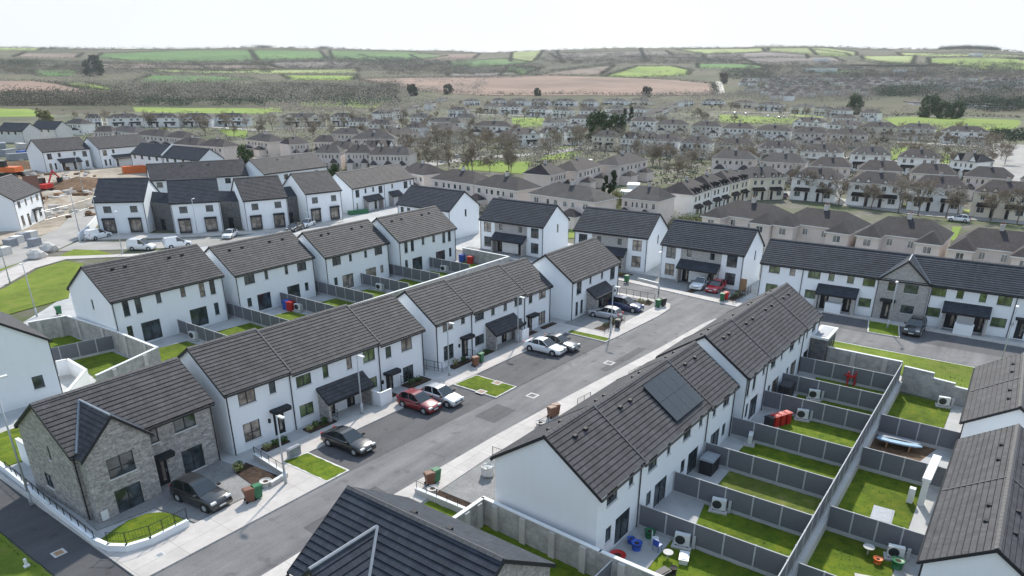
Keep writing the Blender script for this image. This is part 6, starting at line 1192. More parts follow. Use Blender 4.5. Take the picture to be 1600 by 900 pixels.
def old_house(style, loc, rz, wallm, rt_='oldtile'):
    r = thing('semi_detached_house', loc, rz, '', 'house'); mb = MB(); mb.box(0, L0, 0, D0, -.3, 5.2)
    if style == 'A': mb.box(0, 4.2, -2.6, -.002, -.3, 5.05); mb.box(L0-4.2, L0, -2.6, -.002, -.3, 5.05)
    if style in 'FG':
        for c_ in ((2.4, 5.2, 9.8, 12.6) if style == 'F' else (3.2, 11.8)):
            w_ = 1.0 if style == 'F' else 2.2; h_ = 1.1 if style == 'F' else 2.0
            mb.face([(c_-w_, -.04, 5.0), (c_+w_, -.04, 5.0), (c_, -.04, 5.0+h_)])
    part('wall', mb, [M[wallm]], r)
    mb = MB(); hip(mb, 0, L0, 0, D0, 5.22, 2.2)
    if style == 'A':
        hip(mb, 0, 4.2, -2.6, 3.0, 5.10, 1.5); hip(mb, L0-4.2, L0, -2.6, 3.0, 5.10, 1.5)
    if style in 'FG':
        for c_ in ((2.4, 5.2, 9.8, 12.6) if style == 'F' else (3.2, 11.8)):
            w_ = 1.15 if style == 'F' else 2.4; h_ = 1.25 if style == 'F' else 2.2
            mb.face([(c_, -.2, 5.0+h_), (c_+w_, -.2, 4.98), (c_+w_, .6, 4.98), (c_, 2.4 if style == 'F' else 3.6, 5.0+h_)][::1]); mb.face([(c_, -.2, 5.0+h_), (c_, 2.4 if style == 'F' else 3.6, 5.0+h_), (c_-w_, .6, 4.98), (c_-w_, -.2, 4.98)])
    rf = part('roof', mb, [M[rt_], M['wframe']], r)
    mb = MB(); mb.box(L0/2-.40, L0/2+.40, D0/2-.30, D0/2+.30, 6.3, 8.05); mb.box(L0/2-.45, L0/2+.45, D0/2-.35, D0/2+.35, 8.05, 8.15); part('chimney', mb, [M['concrete']], rf)
    mb = MB()
    for k in range(4): mb.bar((L0/2-.3+.2*k, D0/2, 8.15), (L0/2-.3+.2*k, D0/2, 8.45), .08, 6)
    part('chimney_pots', mb, [M['brownp']], rf, kind='stuff')
    ws = {'F': [(2.4, 1.2), (5.2, 1.2), (9.8, 1.2), (12.6, 1.2)], 'G': [(3.2, 1.4), (6.2, .8), (8.8, .8), (11.8, 1.4)], 'R': [(1.8, 1.2), (4.6, .8), (6.4, 1.0), (8.6, 1.0), (10.4, .8), (13.2, 1.2)], 'A': [(2.1, 1.5), (5.6, 1.1), (9.4, 1.1), (12.9, 1.5)]}[style]
    for (x, w_) in ws:
        y = -2.6 if style == 'A' and (x < 4.2 or x > 10.8) else 0
        f, g = owin(w_, 1.15); o = ob('window', f, r, (x, y, 3.55)); ob('panes', g, o)
    for (x, w_) in ([(2.6, 2.0), (12.4, 2.0)] if style in 'FG' else [(2.1, 1.8), (6.2, 1.4), (8.8, 1.4), (12.9, 1.8)]):
        y = -2.6 if style == 'A' and (x < 4.2 or x > 10.8) else (-.55 if style in 'FG' else 0)
        f, g = owin(w_, 1.3); o = ob('window', f, r, (x, y, .9)); ob('panes', g, o)
    if style == 'R':
        for x0 in (1.2, 9.6):
            mb = MB(); mb.box(x0, x0+3.4, -3.2, -.004, -.3, 2.4); o = part('extension', mb, [M[wallm]], r)
            mb = MB(); hip(mb, x0, x0+3.4, -3.2, -.4, 2.42, 1.3, 0, .2); part('extension_roof', mb, [M['oldtile'], M['wframe']], o)
    if style in 'FG':
        for x0 in (1.4, 8.6):
            mb = MB(); mb.prism([(x0, -.01), (x0, -.5), (x0+5, -.5), (x0+5, -.01)][::-1], .0, 2.3); mb.v = mb.v; part('front_bay', mb, [M[wallm]], r)
            mb = MB(); mb.face([(x0-.15, -.9, 2.35), (x0+5.15, -.9, 2.35), (x0+5.0, 0, 3.0), (x0, 0, 3.0)], 0); mb.face([(x0-.15, -.9, 2.2), (x0-.15, -.9, 2.35), (x0+5.15, -.9, 2.35), (x0+5.15, -.9, 2.2)][::-1], 0); part('bay_roof', mb, [M['oldtile']], r)
        for x in (5.6, 9.4): f, g, s_ = door_meshes(.9, 2.0); o = ob('door', f, r, (x, -.6, .05)); ob('handle', s_, o)
    return r
OH = [  # (left eave x, y, right eave x, y, style, wall, where)
 ('first row of beige backs behind the navy-roofed terrace', [(1109, 333, 1214, 347, 'A'), (1218, 346, 1335, 361, 'A'), (1346, 362, 1475, 377, 'A'), (1488, 382, 1625, 398, 'A')]),
 ('curved row of white fronts right of centre', [(1083, 305, 1112, 295, 'F'), (1113, 294.5, 1141, 287, 'F'), (1142, 286.5, 1171, 279, 'F'), (1172, 278.5, 1228, 277, 'F')]),
 ('row of white fronts facing the tree-lined road', [(1238, 277, 1310, 282, 'F'), (1327, 284, 1414, 290, 'F'), (1424, 291, 1513, 296, 'F'), (1523, 299, 1618, 306, 'F')]),
 ('row of beige backs behind the tree-lined road', [(1266, 259, 1329, 262, 'R'), (1342, 265, 1411, 268, 'R'), (1422, 270, 1493, 274, 'R'), (1506, 275, 1580, 280, 'R'), (1595, 279, 1660, 284, 'R')]),
 ('row of white fronts beside the pale side road', [(1186, 231, 1247, 232.5, 'F'), (1251, 236, 1315, 239, 'F'), (1329, 240.5, 1392, 243, 'F'), (1404, 245, 1469, 248, 'F'), (1486, 250, 1526, 254, 'G')]),
 ('scattered houses below the poplar line', [(700, 172, 728, 172.5, 'F'), (640, 183, 668, 184, 'F'), (712, 184, 742, 184.5, 'R'), (905, 173, 935, 173.5, 'F'), (945, 170, 975, 171, 'F'), (980, 170, 1008, 171, 'F'), (946, 177, 982, 178, 'R')]),
 ('houses right of the oval green', [(1298, 172, 1326, 173, 'F'), (1344, 176, 1372, 177, 'R'), (1300, 184, 1336, 185, 'R')]),
 ('pair of beige backs left of the side road', [(1113, 247, 1181, 249.5, 'R'), (1188, 252, 1258, 255.5, 'R')]),
 ('white fronts in the middle of the estate', [(1016, 219, 1060, 221, 'F'), (1063, 222.5, 1108, 224.5, 'F'), (1119, 226, 1180, 228, 'F')]),
 ('row of beige backs with grey lean-tos in the middle distance', [(1024, 194, 1076, 195, 'R'), (1080, 197, 1127, 198, 'R'), (1128, 200, 1178, 201.5, 'R'), (1179, 203, 1236, 205, 'R'), (1238, 207, 1294, 208.5, 'R'), (1297, 209.5, 1356, 211.5, 'R')]),
 ('white fronts along the sports field', [(1240, 190, 1285, 192, 'G'), (1292, 194, 1340, 197, 'F'), (1344, 198, 1403, 199.5, 'F'), (1405, 200, 1460, 202, 'F'), (1470, 204.5, 1545, 207, 'F')]),
 ('far white fronts facing the oval green', [(1096, 158, 1132, 158.5, 'F'), (1144, 160, 1178, 161, 'F'), (1184, 163, 1222, 164, 'F'), (1235, 167, 1270, 168.5, 'F'), (1272, 169.5, 1292, 170.5, 'F')]),
 ('receding white fronts below the brown field', [(1024, 178, 1036, 175, 'F'), (1036.5, 172.5, 1052, 167.5, 'F'), (1053, 165, 1067, 161, 'F'), (1068, 159.5, 1088, 158, 'F')]),
 ('white fronts right of the big evergreen', [(925, 213, 963, 214.5, 'F'), (969, 216, 992, 217, 'G'), (994, 217, 1011, 218, 'F')]),
 ('dark hipped roofs beside the big evergreen', [(985, 189, 1024, 190, 'R'), (860, 192, 889, 191, 'R'), (890, 185, 938, 186, 'R')]),
 ('gabled white fronts around the small green', [(792, 211, 844, 209, 'G'), (848, 208.5, 880, 208, 'G'), (884, 207, 904, 207, 'G')]),
 ('low white houses left of the small green', [(736, 196, 800, 198, 'R'), (672, 198, 708, 205, 'R'), (670, 190, 720, 192, 'R')]),
 ('far white fronts above the small green', [(863, 172, 888, 173, 'F'), (780, 167, 813, 167.5, 'F'), (820, 170, 856, 171, 'F'), (754, 165, 778, 167, 'F')]),
 ('farthest row under the poplars', [(732, 158, 750, 157.5, 'F'), (768, 157, 792, 157, 'F'), (794, 157, 822, 158, 'F'), (824, 157.5, 861, 158, 'F'), (864, 158, 900, 158.5, 'F'), (908, 158.5, 930, 159, 'F'), (942, 157, 979, 158, 'F'), (981, 157, 1016, 158, 'F')]),
 ('beige backs with roof windows behind the white pairs', [(674, 279, 740, 288, 'R'), (741, 288.5, 808, 298, 'R'), (827, 302, 928, 316, 'R'), (624, 268, 662, 274, 'R')]),
 ('receding beige row with bright roof windows', [(859, 274, 885, 268.5, 'R'), (902, 268, 940, 258, 'R'), (967, 259, 1012, 250, 'R')]),
 ('beige hipped house at the corner behind the navy roofs', [(972, 309, 1029, 315, 'R')]),
 ('dark roofs behind the grey-roofed row', [(420, 218, 434, 216, 'R'), (452, 226, 484, 224, 'R'), (489, 222, 514, 222, 'R'), (506, 231, 545, 234, 'R'), (540, 239, 570, 239, 'R'), (576, 242, 600, 242, 'R'), (601, 242, 624, 242.5, 'R'), (492, 239, 512, 239, 'R')]),
 ('gabled white fronts left of centre', [(563, 231, 586, 231, 'G'), (587, 231, 617, 229, 'G')]),
 ('long brown roofs left of centre', [(516, 209, 561, 210, 'R'), (566, 210.5, 608, 210.5, 'R'), (610, 210, 654, 207.5, 'R'), (548, 217, 618, 217, 'R')]),
 ('white-gabled row below the bright meadow', [(436, 184, 508, 183.5, 'G'), (516, 182.5, 550, 183, 'F'), (544, 190, 572, 191, 'F'), (574, 194, 610, 195, 'F'), (632, 199, 655, 200, 'F')]),
 ('receding white row climbing to the brown field', [(592, 178, 614, 177, 'F'), (617, 175, 636, 172.5, 'F'), (648, 170, 670, 166, 'F'), (676, 162, 690, 157, 'F'), (692, 155, 712, 152, 'F')]),
 ('white fronts at the foot of the left fields', [(133, 185, 158, 184.5, 'F'), (169, 185, 223, 183.5, 'F'), (224, 184, 278, 184, 'F'), (280, 183.5, 330, 183.5, 'F'), (336, 182.5, 380, 183.5, 'F')]),
 ('long brown-roofed backs on the left', [(270, 225, 308, 227.5, 'R'), (309, 227.5, 348, 230, 'R'), (384, 218, 420, 222, 'R')]),
 ('dark brown roofs above the white pair on the left', [(100, 193, 126, 194, 'R'), (146, 206, 168, 206, 'R'), (170, 204, 210, 208, 'R'), (212, 210, 256, 214, 'R'), (258, 214, 286, 216, 'R')])]
rt = random.Random(11); tmpl = {}; nh = 0
ORD = ['first', 'second', 'third', 'fourth', 'fifth', 'sixth', 'seventh', 'eighth']
for where, rows in OH:
    for k, (xa, ya, xb, yb, st) in enumerate(rows):
        a, b_ = at(xa, ya, 5.2), at(xb, yb, 5.2); L = math.hypot(b_[0]-a[0], b_[1]-a[1]); rz = math.atan2(b_[1]-a[1], b_[0]-a[0])
        wm = 'beige' if st in 'RA' and ya > 205 else 'oldwhite'; key = (st, wm)
        if st in 'R' and ya < 205: wm = 'oldwhite'; key = (st, wm)
        dist = math.hypot(*a); Lx = min(max(L, 8), 30)
        lab = (f'{ORD[k]} from left, {where}' if len(rows) > 1 else where); gp = 'houses of the older estate'
        sxy = Lx/L0; rv = rt.choice(['oldtile', 'oldtile', 'oldtile2', 'oldtile3']); wm = 'cream' if (wm == 'oldwhite' and rt.random() < .15) else wm; key = (st, wm, rv)
        if key not in tmpl: tmpl[key] = r = old_house(st, (a[0], a[1], 0), rz, wm, rv); r.scale = (sxy, 1, 1); r['label'] = lab; r['group'] = gp
        else: dup(tmpl[key], (a[0], a[1], 0), rz, lab, gp, (sxy, 1, 1))
        nh += 1
# far town on the right, small houses in streets
def small_house(loc, rz, wm):
    r = thing('town_house', loc, rz, '', 'house'); mb = MB(); mb.box(0, 11, 0, 8, -1, 5); part('wall', mb, [M[wm]], r); mb = MB(); hip(mb, 0, 11, 0, 8, 5.02, 3); part('roof', mb, [M['oldtile'], M['wframe']], r)
    for x in (2, 5.5, 9): f, g = owin(1.4, 1.3); ob('window', f, r, (x, -.06, 3.2))
    return r
th_ = [None, None]; rt = random.Random(11); cnt = 0
for row in range(9):
    yb = 128+row*3.6+rt.uniform(-.5, .5)
    x = 1150+rt.uniform(0, 20)+(40 if row > 6 else 0); xe = [1600, 1600, 1620, 1560, 1620, 1420, 1380, 1300, 1250][row]
    while x < xe:
        w_ = rt.uniform(9, 15)*(yb-105)/26
        if rt.random() < .72 and not (1360 < x < 1460 and yb > 138) and not (1500 < x and yb > 146):
            p = at_t(x, yb+rt.uniform(-1, 1)); rz = math.atan2(p[1], p[0])-math.pi/2+rt.uniform(-.5, .5); k = 0 if rt.random() < .6 else 1
            if th_[k] is None: th_[k] = r = small_house(p, rz, ['oldwhite', 'beige'][k])
            else: r = dup(th_[k], p, rz, '')
            r['label'] = ['small pale house with a brown roof in the distant town', 'small beige house with a brown roof in the distant town'][k]; r['group'] = ['pale houses of the distant town', 'beige houses of the distant town'][k]; cnt += 1
        x += w_
for k, (xa, xb, y) in enumerate(((1262, 1302, 113), (1395, 1416, 115), (1275, 1290, 97), (1518, 1530, 88))):
    a, b_ = at_t(xa, y), at_t(xb, y); L = math.hypot(b_[0]-a[0], b_[1]-a[1]); boxthing('warehouse', (a[0]+b_[0])/2, (a[1]+b_[1])/2, (a[2]+b_[2])/2-1, L, 25, 7, 'whitep', ['long white shed at the foot of the hills on the right', 'short white shed right of the long one', 'white farm sheds on the hillside', 'small white farm at the top right fields'][k], 'shed', 'cap', math.atan2(b_[1]-a[1], b_[0]-a[0]), .5)
a, b_ = at(1520, 173), at(1600, 176)
boxthing('sports_hall', a[0]+8, a[1], 0, 60, 16, 5, 'oldwhite', 'long low building beyond the sports field hedge', 'building', 'oldtile', math.atan2(b_[1]-a[1], b_[0]-a[0]), .8); a = at(1430, 168)
boxthing('school_block', a[0], a[1], 0, 45, 14, 4.5, 'oldwhite', 'low grey-roofed block behind the three round evergreens', 'building', 'oldtile', math.atan2(b_[1]-a[1], b_[0]-a[0])-.6, .8)
# ---------------------------------------------------------------- trees
def bare_tree(seed, h=8.5, spread=.42):
    rr = random.Random(seed); tr = MB(); tw = MB()
    def grow(p, d, L, rad, lev):
        q = p+d*L
        if lev < 2: tr.bar(p, q, rad, 5 if lev == 0 else 4, r2=rad*.65, cap=False)
        elif lev < 4: tw.bar(p, q, max(rad, .018), 3, r2=max(rad*.6, .012), cap=False)
        else:
            s_ = d.orthogonal().normalized()*.026; tw.face([p-s_, p+s_, q]); tw.face([p-s_+d*.1, q+d*.1+s_*3, q-s_*1.5]); 
        if lev >= 5: return
        n = [5, 4, 4, 4, 3][lev]
        for k in range(n):
            f = 1 if k == 0 else rr.uniform(.35, 1); base = p+d*L*f
            nd_ = (d+Vector((rr.gauss(0, 1), rr.gauss(0, 1), rr.gauss(.15, .5)))*(.5+.1*lev)).normalized()
            grow(base, nd_, L*rr.uniform(.55, .8), rad*.55, lev+1)
    grow(Vector((0, 0, 0)), Vector((rr.gauss(0, .04), rr.gauss(0, .04), 1)).normalized(), h*.34, .15, 0)
    return tr.mesh('trunk', M['bark']), tw.mesh('crown', M['twig'])
BT = [bare_tree(s_, 7.6+s_*.5) for s_ in (1, 2, 3, 4)]
def leafy(seed, rad, h, n, mat, leaf=.35, low=.12, cone=False):
    rr = random.Random(seed); m_ = MB(); cl = []
    for _ in range(14):
        a = rr.uniform(0, 6.28); z = rr.uniform(low, 1); q = (1-z)*.95+.08 if cone else math.sqrt(max(.05, 1-((z-.5)/.6)**2)); cl.append((math.cos(a)*rad*q*.62, math.sin(a)*rad*q*.62, z*h, rad*(.30 if cone else .42)*(.8+.4*rr.random())))
    for i in range(n):
        c = cl[i % len(cl)]; d = Vector((rr.gauss(0, 1), rr.gauss(0, 1), rr.gauss(0, 1))).normalized(); p = Vector(c[:3])+d*c[3]*(.6+.5*rr.random())
        if p.z < .2: p.z = .2
        s_ = leaf*(.6+.8*rr.random()); t = (d+Vector((rr.gauss(0, .6), rr.gauss(0, .6), rr.gauss(0, .6)))).normalized(); e = t.orthogonal().normalized()*s_; g_ = t.cross(e).normalized()*s_*.7
        m_.face([p-e, p-g_, p+e, p+g_])
    t_ = MB(); t_.bar((0, 0, -.2), (0, 0, h*.6), rad*.07, 6, r2=rad*.03)
    return t_.mesh('trunk', M['bark']), m_.mesh('crown', M[mat])
LT = dict(ever=leafy(1, 4.2, 7.5, 2600, 'leaf', .34), ever2=leafy(8, 3.6, 6.5, 2200, 'leaf', .3), conifer=leafy(2, 2.2, 8, 1800, 'darkwood', .3, .05, True), willow=leafy(3, 3.2, 6, 1500, 'willow', .22), far=leafy(4, 5, 9, 900, 'darkwood', .8), farb=leafy(5, 5, 8, 900, 'hedge', .7), farw=leafy(6, 4.5, 7, 800, 'willow', .6))
def tree(ms, x, y, z, s, label, group, rz=0, name='bare_tree', cat='tree'):
    r = thing(name, (x, y, z), rz, label, cat, group); r.scale = (s, s, s); ob('trunk', ms[0], r); ob('crown', ms[1], r); return r
TR = []
def rowtrees(pts, n, jit, label, h=1.0, ms=None, name='bare_tree', group='bare trees of the older estate'):
    ls = [0]
    W_ = [at(*p) for p in pts]
    for a, b_ in zip(W_, W_[1:]): ls.append(ls[-1]+math.hypot(b_[0]-a[0], b_[1]-a[1]))
    if name == 'bare_tree': n = max(2, round(n*.68)); h *= 1.12
    for k in range(n):
        f = ls[-1]*(k+.5)/n; i = max(j for j in range(len(ls)-1) if ls[j] <= f+1e-9); t = (f-ls[i])/(ls[i+1]-ls[i]); x = W_[i][0]+(W_[i+1][0]-W_[i][0])*t+rt.uniform(-jit, jit); y = W_[i][1]+(W_[i+1][1]-W_[i][1])*t+rt.uniform(-jit, jit)
        tree(rt.choice(ms or BT), x, y, 0, h*rt.uniform(.75, 1.15), f'{label}, {ORDW[k]} from the left', group, rt.uniform(0, 6.28), name)
B_ = 'bare grey-brown tree among the houses of the older estate'
rowtrees([(1235, 306), (1330, 322), (1440, 336), (1600, 350)], 17, 1.5, 'bare street tree on the tree-lined road behind the beige backs', .85, group='bare trees on the tree-lined road')
rowtrees([(1255, 297), (1420, 314), (1600, 328)], 13, 2.0, 'bare garden tree before the white fronts on the tree-lined road', .7, group='bare garden trees on the tree-lined road')
G2 = 'bare trees around the central greens'
L2_ = 'bare tree on the central green of the older estate'
rowtrees([(640, 262), (730, 268), (820, 272)], 13, 3, 'bare tree along the near edge of the central green', .9, group=G2); rowtrees([(640, 248), (740, 250), (850, 250)], 14, 5, 'bare tree along the upper road of the central green', .95, group=G2); rowtrees([(620, 238), (760, 238), (860, 236), (960, 232)], 18, 6, 'bare tree in the upper grove of the central green', .95, group=G2)
rowtrees([(790, 226), (900, 228), (1000, 236), (1090, 240)], 16, 8, 'bare tree before the gabled white fronts', .9, group=G2); rowtrees([(960, 250), (1040, 256), (1100, 262)], 12, 9, 'bare tree between the central green and the curved white row', .85, group=G2); rowtrees([(680, 224), (780, 226)], 9, 6, 'bare tree behind the central green on the left', .9, group=G2); rowtrees([(1020, 276), (1090, 270)], 6, 5, 'bare tree beside the beige corner house', .7, group=G2); rowtrees([(1020, 240), (1080, 250), (1130, 256)], 8, 5, 'bare tree in the gardens left of the curved row', .8, group=G2)
G3 = 'bare trees of the older estate'
rowtrees([(1380, 222), (1460, 226), (1560, 232)], 12, 4, 'bare tree below the sports field houses', .8); rowtrees([(1300, 232), (1400, 240), (1500, 248)], 8, 4, 'bare tree on the lower side road', .7); rowtrees([(1390, 212), (1480, 216), (1540, 218)], 10, 3, 'bare tree behind the sports field houses', .8); rowtrees([(1540, 238), (1570, 262)], 5, 2, 'bare tree by the pale car park', .9); rowtrees([(1100, 172), (1230, 180)], 10, 6, 'bare tree at the oval green', 1.0); rowtrees([(1080, 182), (1120, 196), (1180, 198)], 9, 6, 'bare tree below the oval green', .9); rowtrees([(1200, 182), (1300, 188)], 6, 5, 'bare tree right of the oval green', .9)
rowtrees([(430, 204), (520, 200), (640, 206)], 16, 6, 'bare tree among the white-gabled houses left of centre', 1.0); rowtrees([(200, 198), (300, 200), (420, 204)], 16, 6, 'bare tree before the left white fronts', 1.0); rowtrees([(330, 212), (420, 214)], 6, 5, 'bare tree above the long brown roofs', 1.0); rowtrees([(700, 182), (800, 188), (900, 196)], 12, 8, 'bare tree near the small green', 1.0); rowtrees([(730, 172), (860, 178), (960, 180)], 12, 8, 'bare tree below the farthest rows', 1.0); rowtrees([(620, 186), (720, 210)], 9, 8, 'bare tree on the climbing white row', 1.0); rowtrees([(1140, 232), (1260, 244)], 5, 3, 'bare tree between two beige backs', .7); rowtrees([(560, 228), (640, 236), (700, 240)], 8, 5, 'bare tree around the gabled fronts left of centre', .9); rowtrees([(1240, 268), (1400, 280), (1560, 290)], 6, 2, 'bare tree between the white fronts and beige backs', .55); rowtrees([(1410, 298), (1500, 303)], 3, 1, 'bare tree between the right-hand rows', .8)
rowtrees([(746, 155), (800, 155.5), (860, 156), (946, 156)], 26, 5, 'tall bare tree, back line before the brown ploughed field', 1.25, BT, 'tall_bare_tree', 'row of tall bare trees before the brown field'); rowtrees([(742, 156), (800, 156.5), (860, 157), (943, 157)], 30, 5, 'tall bare tree, front line before the brown ploughed field', 1.2, BT, 'tall_bare_tree', 'row of tall bare trees before the brown field')
for pts_, n_, nm_ in (([(560, 180), (700, 186), (860, 180)], 12, 'between the far white rows'), ([(700, 166), (860, 168), (1000, 172)], 12, 'below the poplar line'), ([(1000, 186), (1060, 206), (1200, 214)], 14, 'between the middle rows'), ([(1040, 232), (1200, 240)], 10, 'before the middle white fronts'), ([(1200, 216), (1360, 220)], 12, 'behind the side road houses'), ([(480, 214), (640, 222)], 14, 'over the long brown roofs'), ([(100, 188), (240, 192), (400, 194)], 16, 'in front of the left white fronts'), ([(1240, 250), (1400, 258), (1560, 270)], 14, 'in the back gardens right of centre'), ([(1100, 262), (1180, 266)], 6, 'beside the curved white row'), ([(640, 200), (760, 214), (840, 218)], 14, 'left of the gabled fronts'), ([(1290, 176), (1370, 182)], 8, 'left of the sports field'), ([(440, 196), (560, 194)], 12, 'below the white-gabled row')): rowtrees(pts_, n_, 5, 'bare tree '+nm_, .8)
for (px, py, k, s, lb) in ((932, 222, 'ever', 1.5, 'broad evergreen tree left of the white fronts, left part'), (958, 218, 'ever2', 1.6, 'broad evergreen tree left of the white fronts, right part'), (895, 216, 'ever2', .1, ''), (975, 196, 'conifer', 1.2, 'dark conifer behind the big evergreen, left'), (985, 196, 'conifer', 1.3, 'dark conifer behind the big evergreen, right'), (1449, 183, 'ever', 1.75, 'round dark evergreen by the sports field, leftmost of three'), (1472, 185, 'ever2', 1.6, 'round dark evergreen by the sports field, middle of three'), (1492, 185, 'ever2', 1.6, 'round dark evergreen by the sports field, rightmost of three'), (1161, 216, 'conifer', .9, 'slender dark conifer among the beige backs'), (957, 306, 'conifer', .75, 'dark green conifer behind the navy roofs'), (945, 306, 'conifer', .6, 'smaller dark conifer left of the taller one behind the navy roofs'), (1333, 178, 'ever', 1.7, 'dark rounded tree at the left of the sports field'), (258, 222, 'willow', .9, 'yellow-green bush tree behind the slate-roofed block'), (1115, 322, 'willow', .5, 'green garden bush beside the curved white row'), (385, 255, 'ever2', .8, 'dark bare-looking bush at the end of the grey-roofed row'), (1335, 226, 'willow', .8, 'yellow-green tree between two rows on the right'), (1382, 222, 'ever2', .6, 'dark green bush beside the yellow-green tree'), (520, 285, 'ever2', .7, 'green shrub clump behind the white row'), (645, 150, 'far', 1.3, 'round dark tree at the edge of the brown field'), (700, 148, 'farb', 1.2, 'round bare tree at the corner of the brown field'), (148, 119, 'far', 3.2, 'large dark tree clump between the green fields'), (1130, 130, 'farb', 1.6, 'tree beside the pale country lane'), (965, 324, 'willow', .55, 'green hedge bush behind the second navy roof, left'), (1000, 330, 'willow', .5, 'green hedge bush behind the second navy roof, right'), (70, 196, 'farw', 1.1, 'yellow-green willow at the left edge of the estate'), (840, 150, 'far', .9, 'dark tree left of the bare poplars'), (1010, 152, 'farb', 1.2, 'spreading tree above the far roofs, centre right')):
    if not lb: continue
    p = at_t(px, py); tree(LT[k], p[0], p[1], p[2], s, lb, None, rt.uniform(0, 6), 'tree')
# garden hedges and ground cover between the houses: nobody could count these
def scatter_stuff(name, mat, label, cat, pts, size, n_face, seed, leafsz):
    rr = random.Random(seed); V_ = []; F_ = []
    for (x, y, z) in pts:
        sx = size*rr.uniform(.6, 1.3); hh = sx*rr.uniform(.5, .9)
        for _ in range(n_face):
            a, b_, c = rr.gauss(0, .42), rr.gauss(0, .42), abs(rr.gauss(.45, .3)); p = Vector((x+a*sx*2, y+b_*sx*2, z+c*hh*1.6)); d = Vector((rr.gauss(0, 1), rr.gauss(0, 1), rr.gauss(0, .8))).normalized()*leafsz*rr.uniform(.5, 1.2); e = d.orthogonal().normalized()*leafsz*.7; i = len(V_)
            V_ += [p-d, p+e, p+d, p-e]; F_.append((i, i+1, i+2, i+3))
    me = bpy.data.meshes.new(name); me.from_pydata([tuple(v) for v in V_], [], F_); me.materials.append(M[mat]); o = ob(name, me); tag(o, label, cat, None, 'stuff'); return o
def along(lines, step, jit):
    o = []
    for ln in lines:
        W_ = [at_t(*p) for p in ln]
        for a, b_ in zip(W_, W_[1:]):
            L = math.hypot(b_[0]-a[0], b_[1]-a[1]); n = max(1, int(L/step))
            for k in range(n):
                x = a[0]+(b_[0]-a[0])*(k+.5)/n+rt.uniform(-jit, jit); y = a[1]+(b_[1]-a[1])*(k+.5)/n+rt.uniform(-jit, jit); o.append((x, y, terr(x, y)))
    return o
EDG = [[*p, p[0]] for p, k_ in FIELDS]
EDG += [[(0, 150), (150, 154), (300, 158), (420, 160)], [(180, 145), (330, 140), (470, 140)], [(130, 138), (240, 150)], [(420, 156), (560, 152), (660, 148)], [(0, 160), (120, 164), (208, 166)], [(0, 105), (200, 104), (380, 108), (560, 112), (720, 110)], [(560, 100), (680, 106), (830, 100)], [(850, 96), (1000, 98), (1160, 96)], [(860, 112), (980, 98)], [(1080, 92), (1220, 106), (1400, 106)], [(1380, 112), (1600, 118)], [(0, 96), (160, 98), (420, 100)], [(940, 88), (1100, 92), (1200, 98)], [(1430, 116), (1600, 124)], [(560, 86), (620, 98)], [(300, 98), (330, 110)], [(870, 80), (880, 100)], [(1000, 76), (1010, 98)], [(1340, 96), (1460, 104)]]
scatter_stuff('hedgerows', 'hedge', 'brown-green hedgerows dividing the distant fields', 'hedge', along(EDG, 5.5, 2.0), 3.8, 30, 3, .7)
pts = []
for (x0, x1, y0, y1, n) in ((380, 690, 92, 110, 330), (0, 420, 97, 117, 330), (180, 620, 134, 156, 420), (0, 200, 152, 166, 320), (840, 1160, 84, 101, 420), (700, 850, 103, 117, 160), (1160, 1600, 100, 122, 480), (1290, 1460, 118, 128, 120), (600, 740, 95, 118, 260)):
    for _ in range(n): pts.append(at_t(rt.uniform(x0, x1), rt.uniform(y0, y1)))
scatter_stuff('far_woodland', 'hedge', 'brown leafless woods and scrub across the distant slopes', 'woods', pts, 7.0, 64, 4, .8)
pts = []
for (x0, x1, y0, y1, n) in ((500, 650, 90, 99, 110), (1365, 1450, 140, 152, 120), (1470, 1560, 70, 77, 260), (560, 700, 97, 103, 60), (1130, 1200, 112, 126, 90), (1540, 1600, 160, 176, 60), (1450, 1600, 130, 150, 150), (0, 60, 95, 105, 60), (395, 425, 71, 76, 30), (495, 520, 70, 74, 25), (1490, 1600, 160, 172, 50), (1160, 1350, 124, 140, 120), (200, 620, 158, 166, 120)):
    for _ in range(n): pts.append(at_t(rt.uniform(x0, x1), rt.uniform(y0, y1)))
scatter_stuff('conifer_belts', 'darkwood', 'dark conifer belts and shelter woods in the distance', 'woods', pts, 6.5, 56, 5, .85)
pts = []
for (x0, x1, y0, y1, n) in ((180, 640, 132, 157, 420), (0, 220, 150, 166, 120), (60, 420, 112, 134, 160), (1180, 1600, 118, 150, 420), (700, 1100, 88, 118, 160), (600, 760, 108, 150, 90), (1150, 1370, 142, 160, 150), (1440, 1600, 150, 168, 110), (1000, 1160, 148, 158, 40), (420, 700, 158, 176, 80)):
    for _ in range(n): pts.append(at_t(rt.uniform(x0, x1), rt.uniform(y0, y1)))
scatter_stuff('bare_woods', 'twig', 'pale brown bare woods mixed through the distant valley', 'woods', pts, 6.5, 64, 14, .7)
pts = []
for _ in range(1100):
    x, y = rt.uniform(420, 1640), rt.uniform(150, 262)
    if (x > 1390 and 180 < y < 206) or (x > 1545 and y > 204) or (y > 240 and x < 640) or (800 < x < 850 and 184 < y < 199) or (1124 < x < 1248 and 178 < y < 193): continue
    p = at(x, y); pts.append((p[0], p[1], rt.uniform(1.2, 3.0)))
scatter_stuff('garden_tree_haze', 'twig', 'bare twiggy garden trees too many to count between the old houses', 'trees', pts, 3.1, 80, 15, .33)
